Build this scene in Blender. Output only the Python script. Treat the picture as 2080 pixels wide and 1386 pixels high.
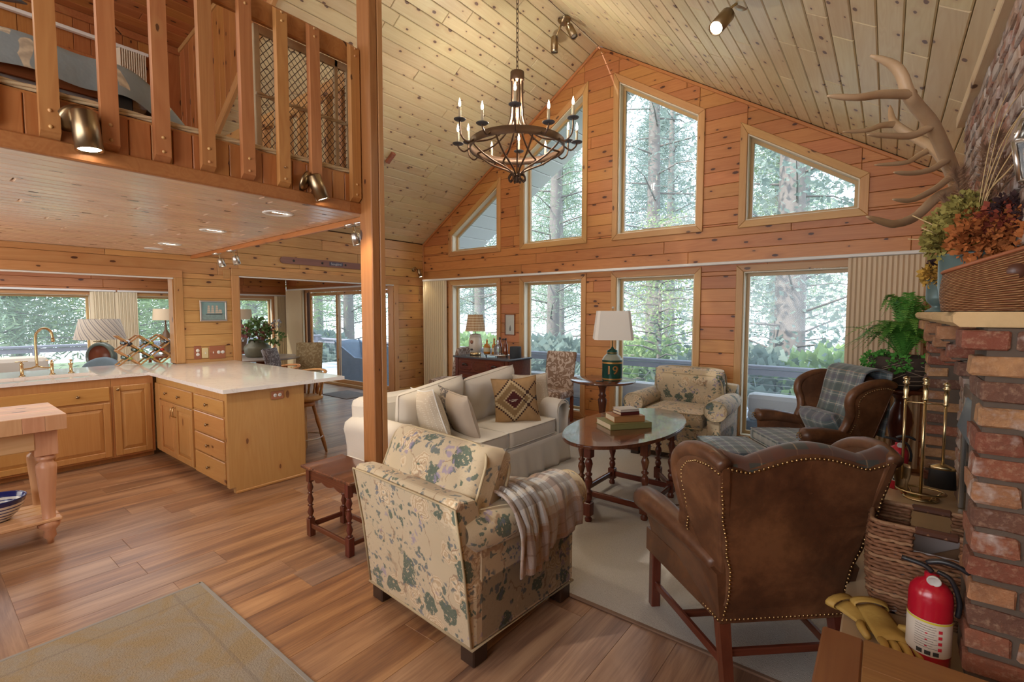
import bpy, bmesh, math, random
from mathutils import Vector, Matrix, Euler
random.seed(7)
PI = math.pi
C = bpy.context.scene.collection
SC = bpy.context.scene
for o in list(bpy.data.objects): bpy.data.objects.remove(o)

# ---------------------------------------------------------------- camera
cam_d = bpy.data.cameras.new('camera'); cam = bpy.data.objects.new('camera', cam_d); C.objects.link(cam)
cam_d.sensor_width = 36; cam_d.lens = 16.836; cam_d.clip_start = .05; cam_d.clip_end = 400
yaw, pitch, roll = 0.664454779, 0.0604031545, 0.00152794741
cy, sy = math.cos(yaw), math.sin(yaw)
fw = Vector((-sy*math.cos(pitch), cy*math.cos(pitch), -math.sin(pitch)))
rt = Vector((cy, sy, 0)); up = rt.cross(fw)
r2 = math.cos(roll)*rt + math.sin(roll)*up; u2 = -math.sin(roll)*rt + math.cos(roll)*up
cam.matrix_world = Matrix(((r2.x, u2.x, -fw.x, 0), (r2.y, u2.y, -fw.y, 0), (r2.z, u2.z, -fw.z, 1.57), (0, 0, 0, 1)))
SC.camera = cam

# ---------------------------------------------------------------- world, sun, area lights, exposure
SC.view_settings.view_transform = 'Standard'; SC.view_settings.look = 'None'
SC.view_settings.exposure = 0.18; SC.view_settings.gamma = 1.0
SC.view_settings.use_curve_mapping = False
W = bpy.data.worlds.new('world'); SC.world = W; W.use_nodes = True
wn, wl = W.node_tree.nodes, W.node_tree.links; wn.clear()
wo = wn.new('ShaderNodeOutputWorld'); bg = wn.new('ShaderNodeBackground'); wl.new(bg.outputs[0], wo.inputs[0])
tcw = wn.new('ShaderNodeTexCoord'); sxw = wn.new('ShaderNodeSeparateXYZ'); wl.new(tcw.outputs['Generated'], sxw.inputs[0])
rw = wn.new('ShaderNodeValToRGB'); wl.new(sxw.outputs[2], rw.inputs[0]); wl.new(rw.outputs[0], bg.inputs[0])
rw.color_ramp.elements[0].position = 0.0; rw.color_ramp.elements[0].color = (.78, .86, .97, 1)
rw.color_ramp.elements[1].position = 0.6; rw.color_ramp.elements[1].color = (.62, .78, 1.0, 1)
bg.inputs[1].default_value = 3.4
def light(name, kind, loc, energy, color=(1, 1, 1), rot=(0, 0, 0), **kw):
    d = bpy.data.lights.new(name, kind); d.energy = energy; d.color = color
    for k, v in kw.items(): setattr(d, k, v)
    o = bpy.data.objects.new(name, d); o.location = loc; o.rotation_euler = rot; C.objects.link(o); return o
light('sun', 'SUN', (0, -20, 30), 6.0, (1, .95, .85), (math.radians(42), 0, math.radians(-28)), angle=.03)
def aim(o, to):
    o.rotation_euler = (Vector(to)-o.location).to_track_quat('-Z', 'Y').to_euler()
# large soft fill areas, added to brighten the rooms
a = light('rear_fill', 'AREA', (-1.6, -2.3, 2.2), 165, (.93, .96, 1.0), shape='RECTANGLE', size=3.4, size_y=2.6); aim(a, (-1.9, 3.0, 5.6))  # added fill behind the camera; the south wall has no windows
a = light('rear_warm_fill', 'AREA', (-1.5, -1.6, 3.9), 26, (1, .88, .72), shape='RECTANGLE', size=2.6, size_y=1.6); aim(a, (-2.6, 3.5, 1.0))  # added warm fill from behind, no lamp hangs here
a = light('kitchen_fill', 'AREA', (-5.3, -1.5, 1.6), 45, (1, .9, .76), shape='RECTANGLE', size=2.2, size_y=1.2); aim(a, (-5.0, 2.0, 1.2))  # added warm fill under the loft, no window behind it
a = light('loft_fill', 'AREA', (-5.0, -1.4, 4.0), 40, (1, .93, .84), shape='RECTANGLE', size=2.0, size_y=1.0); aim(a, (-5.0, 2.0, 3.6))  # added fill inside the loft, apart from its window
a = light('sunroom_fill', 'AREA', (-9.3, 1.2, 2.36), 75, (.96, .97, 1.0), shape='RECTANGLE', size=3.0, size_y=3.4)  # added fill below the closed sunroom ceiling, no fixture there
CY = SC.cycles
CY.use_denoising = True; CY.max_bounces = 8; CY.diffuse_bounces = 4; CY.glossy_bounces = 3; CY.transmission_bounces = 6
CY.transparent_max_bounces = 12; CY.caustics_reflective = False; CY.caustics_refractive = False
CY.sample_clamp_indirect = 4.0; CY.sample_clamp_direct = 0; CY.use_adaptive_sampling = True; CY.adaptive_threshold = 0.02

# ---------------------------------------------------------------- node helper and materials
class N:
    def __init__(s, name):
        s.m = bpy.data.materials.new(name); s.m.use_nodes = True
        s.t = s.m.node_tree; s.t.nodes.clear()
        s.out = s.t.nodes.new('ShaderNodeOutputMaterial')
        s.b = s.t.nodes.new('ShaderNodeBsdfPrincipled'); s.t.links.new(s.b.outputs[0], s.out.inputs[0])
    def put(s, inp, v):
        if isinstance(v, bpy.types.NodeSocket): s.t.links.new(v, inp)
        elif v is not None:
            if inp.type == 'RGBA' and not hasattr(v, '__len__'): v = (v, v, v, 1)
            elif inp.type == 'RGBA' and len(v) == 3: v = (*v, 1)
            inp.default_value = v
    def n(s, t, ins=None, out=0, **kw):
        nd = s.t.nodes.new('ShaderNode'+t)
        for k, v in kw.items(): setattr(nd, k, v)
        for k, v in (ins or {}).items(): s.put(nd.inputs[k], v)
        return nd.outputs[out]
    def math(s, op, a, b=None, c=None, clamp=False):
        nd = s.t.nodes.new('ShaderNodeMath'); nd.operation = op; nd.use_clamp = clamp
        s.put(nd.inputs[0], a)
        if b is not None: s.put(nd.inputs[1], b)
        if c is not None: s.put(nd.inputs[2], c)
        return nd.outputs[0]
    def vm(s, op, a, b=None):
        nd = s.t.nodes.new('ShaderNodeVectorMath'); nd.operation = op; s.put(nd.inputs[0], a)
        if b is not None: s.put(nd.inputs[1], b)
        return nd.outputs[1 if op in ('LENGTH', 'DISTANCE', 'DOT_PRODUCT') else 0]
    def mix(s, f, a, b, mode='MIX'):
        nd = s.t.nodes.new('ShaderNodeMix'); nd.data_type = 'RGBA'; nd.blend_type = mode
        s.put(nd.inputs[0], f); s.put(nd.inputs[6], a); s.put(nd.inputs[7], b); return nd.outputs[2]
    def ramp(s, f, stops, interp='LINEAR'):
        nd = s.t.nodes.new('ShaderNodeValToRGB'); r = nd.color_ramp; r.interpolation = interp
        while len(r.elements) > 1: r.elements.remove(r.elements[0])
        for i, (p, c) in enumerate(stops):
            if not hasattr(c, '__len__'): c = (c, c, c)
            e = r.elements[0] if i == 0 else r.elements.new(p)
            e.position = p; e.color = (*c, 1)
        s.put(nd.inputs[0], f); return nd.outputs[0]
    def sep(s, v):
        nd = s.t.nodes.new('ShaderNodeSeparateXYZ'); s.put(nd.inputs[0], v); return nd.outputs
    def comb(s, x, y, z=0):
        nd = s.t.nodes.new('ShaderNodeCombineXYZ'); s.put(nd.inputs[0], x); s.put(nd.inputs[1], y); s.put(nd.inputs[2], z); return nd.outputs[0]
    def noise(s, v, scale=5, detail=3, rough=.5, dist=0, out=0):
        return s.n('TexNoise', {'Vector': v, 'Scale': scale, 'Detail': detail, 'Roughness': rough, 'Distortion': dist}, out)
    def obj(s): return s.n('TexCoord', out=3)
    def rand(s):
        return s.n('ObjectInfo', out=5)
    def bump(s, h, strength=.3, dist=.01):
        s.put(s.b.inputs['Normal'], s.n('Bump', {'Height': h, 'Strength': strength, 'Distance': dist}))
    def set(s, **kw):
        for k, v in kw.items():
            k = {'color': 'Base Color', 'rough': 'Roughness', 'metal': 'Metallic', 'spec': 'Specular IOR Level', 'trans': 'Transmission Weight',
                 'ior': 'IOR', 'coat': 'Coat Weight', 'emit': 'Emission Color', 'estr': 'Emission Strength', 'sheen': 'Sheen Weight', 'alpha': 'Alpha'}[k]
            s.put(s.b.inputs[k], v)
        return s

def plain(name, col, rough=.6, metal=0, var=0.0, bump=0, bscale=60, **kw):
    g = N(name)
    c = col
    v = g.obj()
    if var:
        n = g.noise(v, bscale*.15, 4, .6)
        c = g.mix(n, [x*(1-var) for x in col], [min(1, x*(1+var)) for x in col])
    if bump: g.bump(g.noise(v, bscale, 3, .6), bump, .005)
    g.set(color=c, rough=rough, metal=metal, **kw)
    return g.m

def pine(name, light_, dark_, knot=(.10, .035, .012), rough=.42, gate=.42, kx=3.0, ky=6.5, var=.22, halo=(.45, .22, .08), grainc=.8, axis='XYZ'):
    g = N(name)
    o = g.obj()
    if axis != 'XYZ':
        q = g.sep(o); ix = ['XYZ'.index(a) for a in axis]; o = g.comb(q[ix[0]], q[ix[1]], q[ix[2]])
    r = g.rand()
    off = g.vm('MULTIPLY', g.comb(r, r, r), (173.0, 91.0, 57.0))
    v = g.vm('ADD', o, off)
    gr = g.noise(g.vm('MULTIPLY', v, (1.3, 22, 22)), 1.6, 4, .6, .6)
    bands = g.noise(g.vm('MULTIPLY', v, (.5, 6, 6)), 1.0, 2, .5, 1.2)
    rings = g.math('FRACT', g.math('MULTIPLY', bands, 9))
    rings = g.math('MULTIPLY', g.math('ABSOLUTE', g.math('SUBTRACT', rings, .5)), 2)
    f = g.math('ADD', g.math('MULTIPLY', gr, grainc), g.math('MULTIPLY', rings, .35), clamp=True)
    base = g.mix(f, light_, dark_)
    hsv = g.t.nodes.new('ShaderNodeHueSaturation'); g.put(hsv.inputs['Color'], base)
    g.put(hsv.inputs['Value'], g.math('ADD', g.math('MULTIPLY', g.math('FRACT', g.math('MULTIPLY', r, 7.31)), var), 1-var/2))
    g.put(hsv.inputs['Hue'], g.math('ADD', g.math('MULTIPLY', g.math('FRACT', g.math('MULTIPLY', r, 3.77)), .018), .491))
    base = hsv.outputs[0]
    q = g.sep(v)
    kv = g.comb(g.math('MULTIPLY', q[0], kx), g.math('MULTIPLY', g.math('ADD', q[1], q[2]), ky))
    vo = g.t.nodes.new('ShaderNodeTexVoronoi'); vo.voronoi_dimensions = '2D'; vo.inputs['Scale'].default_value = 1; vo.inputs['Randomness'].default_value = .9
    g.put(vo.inputs['Vector'], kv)
    wob = g.math('MULTIPLY', g.math('SUBTRACT', g.noise(v, 60, 2), .5), .05)
    d = g.math('ADD', vo.outputs['Distance'], wob)
    cr = g.sep(vo.outputs['Color'])
    gt = g.math('GREATER_THAN', cr[0], gate)
    size = g.math('ADD', g.math('MULTIPLY', cr[1], .09), .035)
    dn = g.math('DIVIDE', d, size)
    core = g.math('MULTIPLY', g.ramp(dn, [(.75, 1), (1.0, 0)]), gt)
    hal = g.math('MULTIPLY', g.ramp(g.math('DIVIDE', dn, 4), [(.2, .8), (.85, 0)]), gt)
    base = g.mix(hal, base, g.mix(1.0, base, halo, 'MULTIPLY')) if False else g.mix(g.math('MULTIPLY', hal, .6), base, halo)
    base = g.mix(core, base, knot)
    g.set(color=base, rough=rough)
    g.bump(g.math('ADD', gr, g.math('MULTIPLY', core, .5)), .12, .003)
    return g.m

M = {}
M['pine_wall'] = pine('orange knotty pine', (.56, .25, .085), (.44, .165, .05), knot=(.07, .018, .008), halo=(.33, .12, .04))
M['pine_left'] = pine('honey knotty pine', (.62, .37, .15), (.50, .25, .085), knot=(.09, .03, .012), halo=(.38, .17, .06))
M['pine_ceil'] = pine('pale knotty pine', (.76, .66, .43), (.65, .51, .29), knot=(.17, .10, .08), halo=(.58, .38, .20), kx=4, gate=.3, var=.14)
M['ceil_trim_y'] = pine('pale pine trim', (.80, .68, .46), (.72, .56, .33), gate=.9, axis='YXZ')
M['pine_under'] = pine('whitewashed knotty pine', (.80, .62, .47), (.70, .48, .33), knot=(.18, .11, .09), halo=(.56, .36, .24), rough=.20, kx=3.5, var=.12)
M['pine_loft'] = pine('amber knotty pine', (.48, .20, .065), (.36, .125, .035), knot=(.05, .014, .007), halo=(.27, .085, .025))
M['trim'] = pine('clear pine trim', (.60, .34, .14), (.50, .25, .09), knot=(.12, .05, .02), halo=(.42, .2, .08), gate=.7)
M['trim_z'] = pine('upright pine trim', (.60, .34, .14), (.50, .25, .09), knot=(.12, .05, .02), halo=(.42, .2, .08), gate=.7, axis='ZXY')
M['trim_y'] = pine('long pine trim', (.60, .34, .14), (.50, .25, .09), knot=(.12, .05, .02), halo=(.42, .2, .08), gate=.7, axis='YXZ')
M['post'] = pine('red fir post', (.44, .19, .068), (.30, .105, .032), knot=(.04, .012, .008), halo=(.3, .1, .03), gate=.6, axis='ZXY')
M['baluster'] = pine('amber fir baluster', (.52, .24, .085), (.38, .14, .045), gate=.8, axis='ZXY')
M['loft_y'] = pine('amber fir rail', (.46, .19, .065), (.34, .115, .035), knot=(.05, .014, .007), gate=.5, axis='YXZ')
M['cab_z'] = pine('maple cabinet upright', (.56, .315, .125), (.48, .24, .085), knot=(.2, .08, .03), halo=(.42, .19, .06), gate=.86, axis='ZXY', rough=.3, var=.08)
M['cab_x'] = pine('maple cabinet level', (.58, .32, .115), (.50, .24, .075), knot=(.2, .08, .03), gate=.9, rough=.3, var=.08)
M['cab_y'] = pine('maple cabinet level y', (.58, .32, .115), (.50, .24, .075), knot=(.2, .08, .03), gate=.9, rough=.3, var=.08, axis='YXZ')
M['block'] = pine('butcher block maple', (.74, .47, .26), (.62, .35, .17), gate=.9, rough=.35, axis='YXZ')
M['block_z'] = pine('turned maple', (.66, .38, .22), (.55, .28, .14), gate=.95, rough=.35, axis='ZXY', var=.05)
M['white'] = plain('white paint', (.82, .82, .80), .5)
M['black'] = plain('black', (.02, .02, .022), .45)
M['dark_gap'] = plain('dark joint', (.10, .045, .02), .8)
M['steel'] = plain('brushed nickel', (.62, .60, .57), .28, 1)
M['brass'] = plain('brass', (.62, .48, .27), .27, 1)
M['antbrass'] = plain('antique brass', (.34, .25, .15), .32, 1)
M['iron'] = plain('dark bronze iron', (.09, .055, .038), .5, .5)

def floor_mat():
    g = N('oak look floor board')
    o = g.obj(); r = g.rand()
    v = g.vm('ADD', o, g.vm('MULTIPLY', g.comb(r, r, r), (173, 91, 57)))
    big = g.noise(g.vm('MULTIPLY', v, (.5, 4.5, 1)), 1.5, 4, .6, .8)
    fine = g.noise(g.vm('MULTIPLY', v, (1.5, 40, 1)), 2, 4, .65, .4)
    f = g.math('ADD', g.math('MULTIPLY', big, 1.1), g.math('MULTIPLY', fine, .45))
    c = g.ramp(f, [(.42, (.47, .27, .135)), (.64, (.38, .20, .095)), (.82, (.25, .12, .058)), (1.0, (.15, .07, .04))])
    hsv = g.t.nodes.new('ShaderNodeHueSaturation'); g.put(hsv.inputs['Color'], c)
    g.put(hsv.inputs['Value'], g.math('ADD', g.math('MULTIPLY', g.math('FRACT', g.math('MULTIPLY', r, 7.31)), .16), .91))
    g.put(hsv.inputs['Saturation'], g.math('ADD', g.math('MULTIPLY', g.math('FRACT', g.math('MULTIPLY', r, 5.31)), .25), .8))
    g.set(color=hsv.outputs[0], rough=g.math('ADD', g.math('MULTIPLY', fine, .18), .24))
    g.bump(fine, .1, .002)
    return g.m
M['floor'] = floor_mat()

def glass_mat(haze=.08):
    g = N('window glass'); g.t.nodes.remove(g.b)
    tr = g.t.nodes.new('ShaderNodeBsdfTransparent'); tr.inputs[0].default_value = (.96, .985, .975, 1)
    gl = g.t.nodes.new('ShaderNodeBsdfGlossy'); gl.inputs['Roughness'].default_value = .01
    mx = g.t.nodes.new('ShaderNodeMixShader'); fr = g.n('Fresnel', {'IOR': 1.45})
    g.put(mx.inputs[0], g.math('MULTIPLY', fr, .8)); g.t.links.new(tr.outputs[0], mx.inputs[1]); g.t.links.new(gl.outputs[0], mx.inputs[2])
    tl = g.t.nodes.new('ShaderNodeBsdfTranslucent'); tl.inputs[0].default_value = (.86, .92, 1, 1)  # translucent share puts a bright veil of outdoor glare into the panes
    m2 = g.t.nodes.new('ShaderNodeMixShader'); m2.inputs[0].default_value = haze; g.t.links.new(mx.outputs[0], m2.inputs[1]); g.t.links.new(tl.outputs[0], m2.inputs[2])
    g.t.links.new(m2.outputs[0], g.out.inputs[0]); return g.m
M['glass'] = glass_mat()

# ---------------------------------------------------------------- mesh helpers
def link(name, me, mat=None, parent=None, smooth=False):
    o = bpy.data.objects.new(name, me); C.objects.link(o)
    if mat is not None:
        if not isinstance(mat, (list, tuple)): mat = [mat]
        for m in mat: me.materials.append(m)
    if smooth: me.polygons.foreach_set('use_smooth', [True]*len(me.polygons))
    if parent: o.parent = parent
    return o
def tag(o, label=None, cat=None, group=None, kind=None):
    if label: o['label'] = label
    if cat: o['category'] = cat
    if group: o['group'] = group
    if kind: o['kind'] = kind
    return o
def thing(name, label, cat, loc=(0, 0, 0), rz=0, group=None):
    o = bpy.data.objects.new(name, None); C.objects.link(o); o.location = loc; o.rotation_euler = (0, 0, rz); o.empty_display_size = .05
    return tag(o, label, cat, group)
def struct(name, label=None):
    o = bpy.data.objects.new(name, None); C.objects.link(o); o.empty_display_size = .05
    o['kind'] = 'structure'
    if label: o['label'] = label
    return o

class G:
    """collects verts/faces, then links as one mesh object"""
    def __init__(s): s.v = []; s.f = []; s.mi = []; s.sm = []; s.uv = {}
    def add(s, vs, fs, T=None, mi=0, sm=False):
        b = len(s.v)
        s.v += [tuple(T @ Vector(p)) if T else tuple(p) for p in vs]
        s.f += [tuple(i+b for i in f) for f in fs]; s.mi += [mi]*len(fs); s.sm += [sm]*len(fs)
        return s
    def box(s, x0, x1, y0, y1, z0, z1, bev=0, T=None, mi=0):
        if x1 < x0: x0, x1 = x1, x0
        if y1 < y0: y0, y1 = y1, y0
        if z1 < z0: z0, z1 = z1, z0
        if bev <= 0:
            vs = [(x, y, z) for z in (z0, z1) for y in (y0, y1) for x in (x0, x1)]
            fs = [(0, 2, 3, 1), (4, 5, 7, 6), (0, 1, 5, 4), (2, 6, 7, 3), (0, 4, 6, 2), (1, 3, 7, 5)]
            return s.add(vs, fs, T, mi)
        b = min(bev, (x1-x0)*.49, (y1-y0)*.49, (z1-z0)*.49)
        bm = bmesh.new(); bmesh.ops.create_cube(bm, size=1)
        for v in bm.verts: v.co = Vector(((x0+x1)/2+v.co.x*(x1-x0), (y0+y1)/2+v.co.y*(y1-y0), (z0+z1)/2+v.co.z*(z1-z0)))
        bmesh.ops.bevel(bm, geom=bm.edges[:], offset=b, segments=2 if b > .012 else 1, affect='EDGES', profile=.5)
        bm.verts.index_update()
        s.add([v.co[:] for v in bm.verts], [tuple(v.index for v in f.verts) for f in bm.faces], T, mi); bm.free()
        return s
    def lathe(s, prof, n=20, T=None, mi=0, sm=True, cap=True, rfun=None):
        vs = []; fs = []
        for r, z in prof:
            for i in range(n):
                a = 2*PI*i/n; k = rfun(a, z) if rfun else 1
                vs.append((r*k*math.cos(a), r*k*math.sin(a), z))
        m = len(prof)
        for j in range(m-1):
            for i in range(n):
                fs.append((j*n+i, j*n+(i+1) % n, (j+1)*n+(i+1) % n, (j+1)*n+i))
        if cap:
            fs.append(tuple(range(n-1, -1, -1))); fs.append(tuple((m-1)*n+i for i in range(n)))
        return s.add(vs, fs, T, mi, sm)
    def tube(s, path, rad, n=8, T=None, mi=0, closed=False, sm=True, flat=None):
        P = [Vector(p) for p in path]; m = len(P)
        rr = rad if hasattr(rad, '__len__') else [rad]*m
        vs = []; fs = []; prev = None
        for j, p in enumerate(P):
            if closed: t = P[(j+1) % m]-P[j-1]
            else: t = P[min(j+1, m-1)]-P[max(j-1, 0)]
            if t.length < 1e-9: t = Vector((0, 0, 1))
            t.normalize()
            if prev is None:
                a = Vector((0, 0, 1)) if abs(t.z) < .9 else Vector((1, 0, 0))
                u = t.cross(a).normalized()
            else:
                u = prev-t*prev.dot(t)
                u = u.normalized() if u.length > 1e-6 else t.orthogonal().normalized()
            prev = u; w = t.cross(u)
            fl = flat or (1, 1)
            for i in range(n):
                a = 2*PI*i/n
                vs.append(tuple(p+(u*math.cos(a)*fl[0]+w*math.sin(a)*fl[1])*rr[j]))
        for j in range(m if closed else m-1):
            k = (j+1) % m
            for i in range(n): fs.append((j*n+i, j*n+(i+1) % n, k*n+(i+1) % n, k*n+i))
        if not closed: fs.append(tuple(range(n-1, -1, -1))); fs.append(tuple((m-1)*n+i for i in range(n)))
        return s.add(vs, fs, T, mi, sm)
    def prism(s, poly, z0, z1, T=None, mi=0, sm=False):
        """poly in xy (ccw), extruded z0..z1"""
        n = len(poly)
        vs = [(x, y, z0) for x, y in poly]+[(x, y, z1) for x, y in poly]
        fs = [tuple(range(n-1, -1, -1)), tuple(range(n, 2*n))]+[(i, (i+1) % n, n+(i+1) % n, n+i) for i in range(n)]
        return s.add(vs, fs, T, mi, sm)
    def grid(s, nu, nv, fn, T=None, mi=0, sm=True, closeu=False):
        vs = [fn(i/(nu-1) if not closeu else i/nu, j/(nv-1)) for j in range(nv) for i in range(nu)]
        fs = [(j*nu+i, j*nu+(i+1) % nu, (j+1)*nu+(i+1) % nu, (j+1)*nu+i) for j in range(nv-1) for i in range(nu if closeu else nu-1)]
        b = len(s.f); s.add(vs, fs, T, mi, sm)
        return s
    def sphere(s, c, r, n=8, m=6, T=None, mi=0):
        r3 = r if hasattr(r, '__len__') else (r, r, r)
        prof = [(max(1e-4, math.sin(PI*j/m)), -math.cos(PI*j/m)) for j in range(m+1)]
        TT = Matrix.Translation(c) @ Matrix.Diagonal((*r3, 1))
        return s.lathe(prof, n, (T @ TT) if T else TT, mi, True, False)
    def obj(s, name, mat, parent=None, loc=None, rot=None, kind=None, label=None, sub=0, solid=0):
        me = bpy.data.meshes.new(name); me.from_pydata(s.v, [], s.f)
        me.polygons.foreach_set('material_index', s.mi); me.polygons.foreach_set('use_smooth', s.sm); me.update()
        o = link(name, me, mat, parent)
        if loc is not None: o.location = loc
        if rot is not None: o.rotation_euler = rot
        if kind: o['kind'] = kind
        if label: o['label'] = label
        if solid:
            md = o.modifiers.new('solid', 'SOLIDIFY'); md.thickness = solid; md.offset = 0
        if sub:
            md = o.modifiers.new('sub', 'SUBSURF'); md.levels = sub; md.render_levels = sub
        return o
def B(name, x0, x1, y0, y1, z0, z1, mat, parent=None, bev=0.004, **kw):
    """box object with its origin at its own centre (so object texture coordinates are centred)"""
    cx, cy_, cz = (x0+x1)/2, (y0+y1)/2, (z0+z1)/2
    return G().box(x0-cx, x1-cx, y0-cy_, y1-cy_, z0-cz, z1-cz, bev).obj(name, mat, parent, loc=(cx, cy_, cz), **kw)
def TR(x=0, y=0, z=0, rx=0, ry=0, rz=0): return Matrix.Translation((x, y, z)) @ Euler((rx, ry, rz)).to_matrix().to_4x4()
def copy_tree(o, parent=None, **props):
    c = o.copy(); C.objects.link(c); c.parent = parent if parent else None
    for k, v in props.items(): c[k] = v
    for ch in list(o.children): copy_tree(ch, c)
    return c
def bez(pts, n=24):
    """catmull-rom through pts"""
    P = [Vector(p) for p in pts]; out = []
    m = len(P)-1
    for k in range(n):
        t = k/(n-1)*m; i = min(int(t), m-1); f = t-i
        a = P[max(i-1, 0)]; b = P[i]; c = P[i+1]; d = P[min(i+2, m)]
        out.append(.5*((2*b)+(c-a)*f+(2*a-5*b+4*c-d)*f*f+(3*b-a-3*c+d)*f**3))
    return out

# ---------------------------------------------------------------- planks
def clip(poly, a, b, c):
    """keep a*x+b*y<=c"""
    out = []; n = len(poly)
    for i in range(n):
        p, q = poly[i], poly[(i+1) % n]
        dp, dq = a*p[0]+b*p[1]-c, a*q[0]+b*q[1]-c
        if dp <= 0: out.append(p)
        if dp*dq < 0:
            t = dp/(dp-dq); out.append((p[0]+(q[0]-p[0])*t, p[1]+(q[1]-p[1])*t))
    return out
def area(p): return .5*sum(p[i][0]*p[(i+1) % len(p)][1]-p[(i+1) % len(p)][0]*p[i][1] for i in range(len(p)))
def inset(poly, d):
    n = len(poly); out = []
    for i in range(n):
        p0, p1, p2 = Vector(poly[i-1]), Vector(poly[i]), Vector(poly[(i+1) % n])
        e1 = (p1-p0).normalized(); e2 = (p2-p1).normalized()
        n1 = Vector((-e1.y, e1.x)); n2 = Vector((-e2.y, e2.x)); b = (n1+n2)
        if b.length < 1e-6: out.append(tuple(p1+n1*d)); continue
        b.normalize(); k = d/max(.3, b.dot(n1)); out.append(tuple(p1+b*k))
    return out
def clean(poly):
    out = []
    for p in poly:
        if not out or (Vector(p)-Vector(out[-1])).length > 1e-4: out.append(p)
    if len(out) > 1 and (Vector(out[0])-Vector(out[-1])).length < 1e-4: out.pop()
    return out
def plank_obj(name, poly, O, u, v, t, cham, mat, parent, gap=.0015):
    poly = clean(poly)
    if len(poly) < 3 or area(poly) < 4e-4: return None
    cx = sum(p[0] for p in poly)/len(poly); cy_ = sum(p[1] for p in poly)/len(poly)
    loc = [(p[0]-cx, p[1]-cy_) for p in poly]
    loc = inset(loc, gap); top = inset(loc, cham)
    if area(top) <= 0: return None
    n = len(loc); w = u.cross(v)
    vs = [(x, y, 0) for x, y in loc]+[(x, y, t-cham) for x, y in loc]+[(x, y, t) for x, y in top]
    fs = [(i, (i+1) % n, n+(i+1) % n, n+i) for i in range(n)]+[(n+i, n+(i+1) % n, 2*n+(i+1) % n, 2*n+i) for i in range(n)]+[tuple(2*n+i for i in range(n))]
    me = bpy.data.meshes.new(name); me.from_pydata(vs, [], fs)
    o = link(name, me, mat, parent)
    p = O+u*cx+v*cy_
    o.matrix_local = Matrix(((u.x, v.x, w.x, p.x), (u.y, v.y, w.y, p.y), (u.z, v.z, w.z, p.z), (0, 0, 0, 1)))
    return o
NP = [0]
def planks(name, parent, O, u, v, regions, width, lens, mat, t=.018, cham=.005, seed=1, v0=None, joints=True, limit=300, gap=.0015):
    """regions: convex ccw polygons in (u,v)"""
    rnd = random.Random(seed); O = Vector(O); u = Vector(u).normalized(); v = Vector(v).normalized()
    vmin = min(p[1] for r in regions for p in r); vmax = max(p[1] for r in regions for p in r)
    umin = min(p[0] for r in regions for p in r); umax = max(p[0] for r in regions for p in r)
    if v0 is None: v0 = vmin
    k = math.floor((vmin-v0)/width); cnt = 0
    while v0+k*width < vmax:
        a, b = v0+k*width, v0+(k+1)*width
        cuts = [umin-rnd.random()*lens[1]*.8]
        while cuts[-1] < umax: cuts.append(cuts[-1]+rnd.uniform(*lens))
        if not joints: cuts = [umin, umax]
        for i in range(len(cuts)-1):
            q = [(cuts[i], a), (cuts[i+1], a), (cuts[i+1], b), (cuts[i], b)]
            for r in regions:
                p = q
                for j in range(len(r)):
                    x0, y0 = r[j]; x1, y1 = r[(j+1) % len(r)]
                    # inside is left of the edge
                    A, Bc = (y1-y0), -(x1-x0)
                    p = clip(p, A, Bc, A*x0+Bc*y0)
                    if len(p) < 3: break
                if len(p) >= 3 and plank_obj(name, p, O, u, v, t, cham, mat, parent, gap=gap): cnt += 1
        k += 1
    NP[0] += cnt
    print(name, parent.name, cnt)
    return cnt
# ================================================================ STRUCTURE
XL, YG, XR = -6.89, 6.10, .62
RX, RZ = -3.27, 5.226
SL, SR = .662, .645
def zl(x): return 2.83+SL*(x-XL)
def zr(x): return RZ-SR*(x-RX)
VX, VY, VZ = Vector((1, 0, 0)), Vector((0, 1, 0)), Vector((0, 0, 1))

def wall_mass(name, parent, O, u, v, regions, t, mat):
    """the solid wall behind the boards, thickness t away from the room"""
    g = G(); O = Vector(O); w = u.cross(v)
    for r in regions:
        n = len(r)
        vs = [tuple(O+u*a+v*b) for a, b in r]+[tuple(O+u*a+v*b-w*t) for a, b in r]
        g.add(vs, [tuple(range(n)), tuple(range(2*n-1, n-1, -1))]+[(i, n+i, n+(i+1) % n, (i+1) % n) for i in range(n)])
    return g.obj(name, mat, parent)

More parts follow.
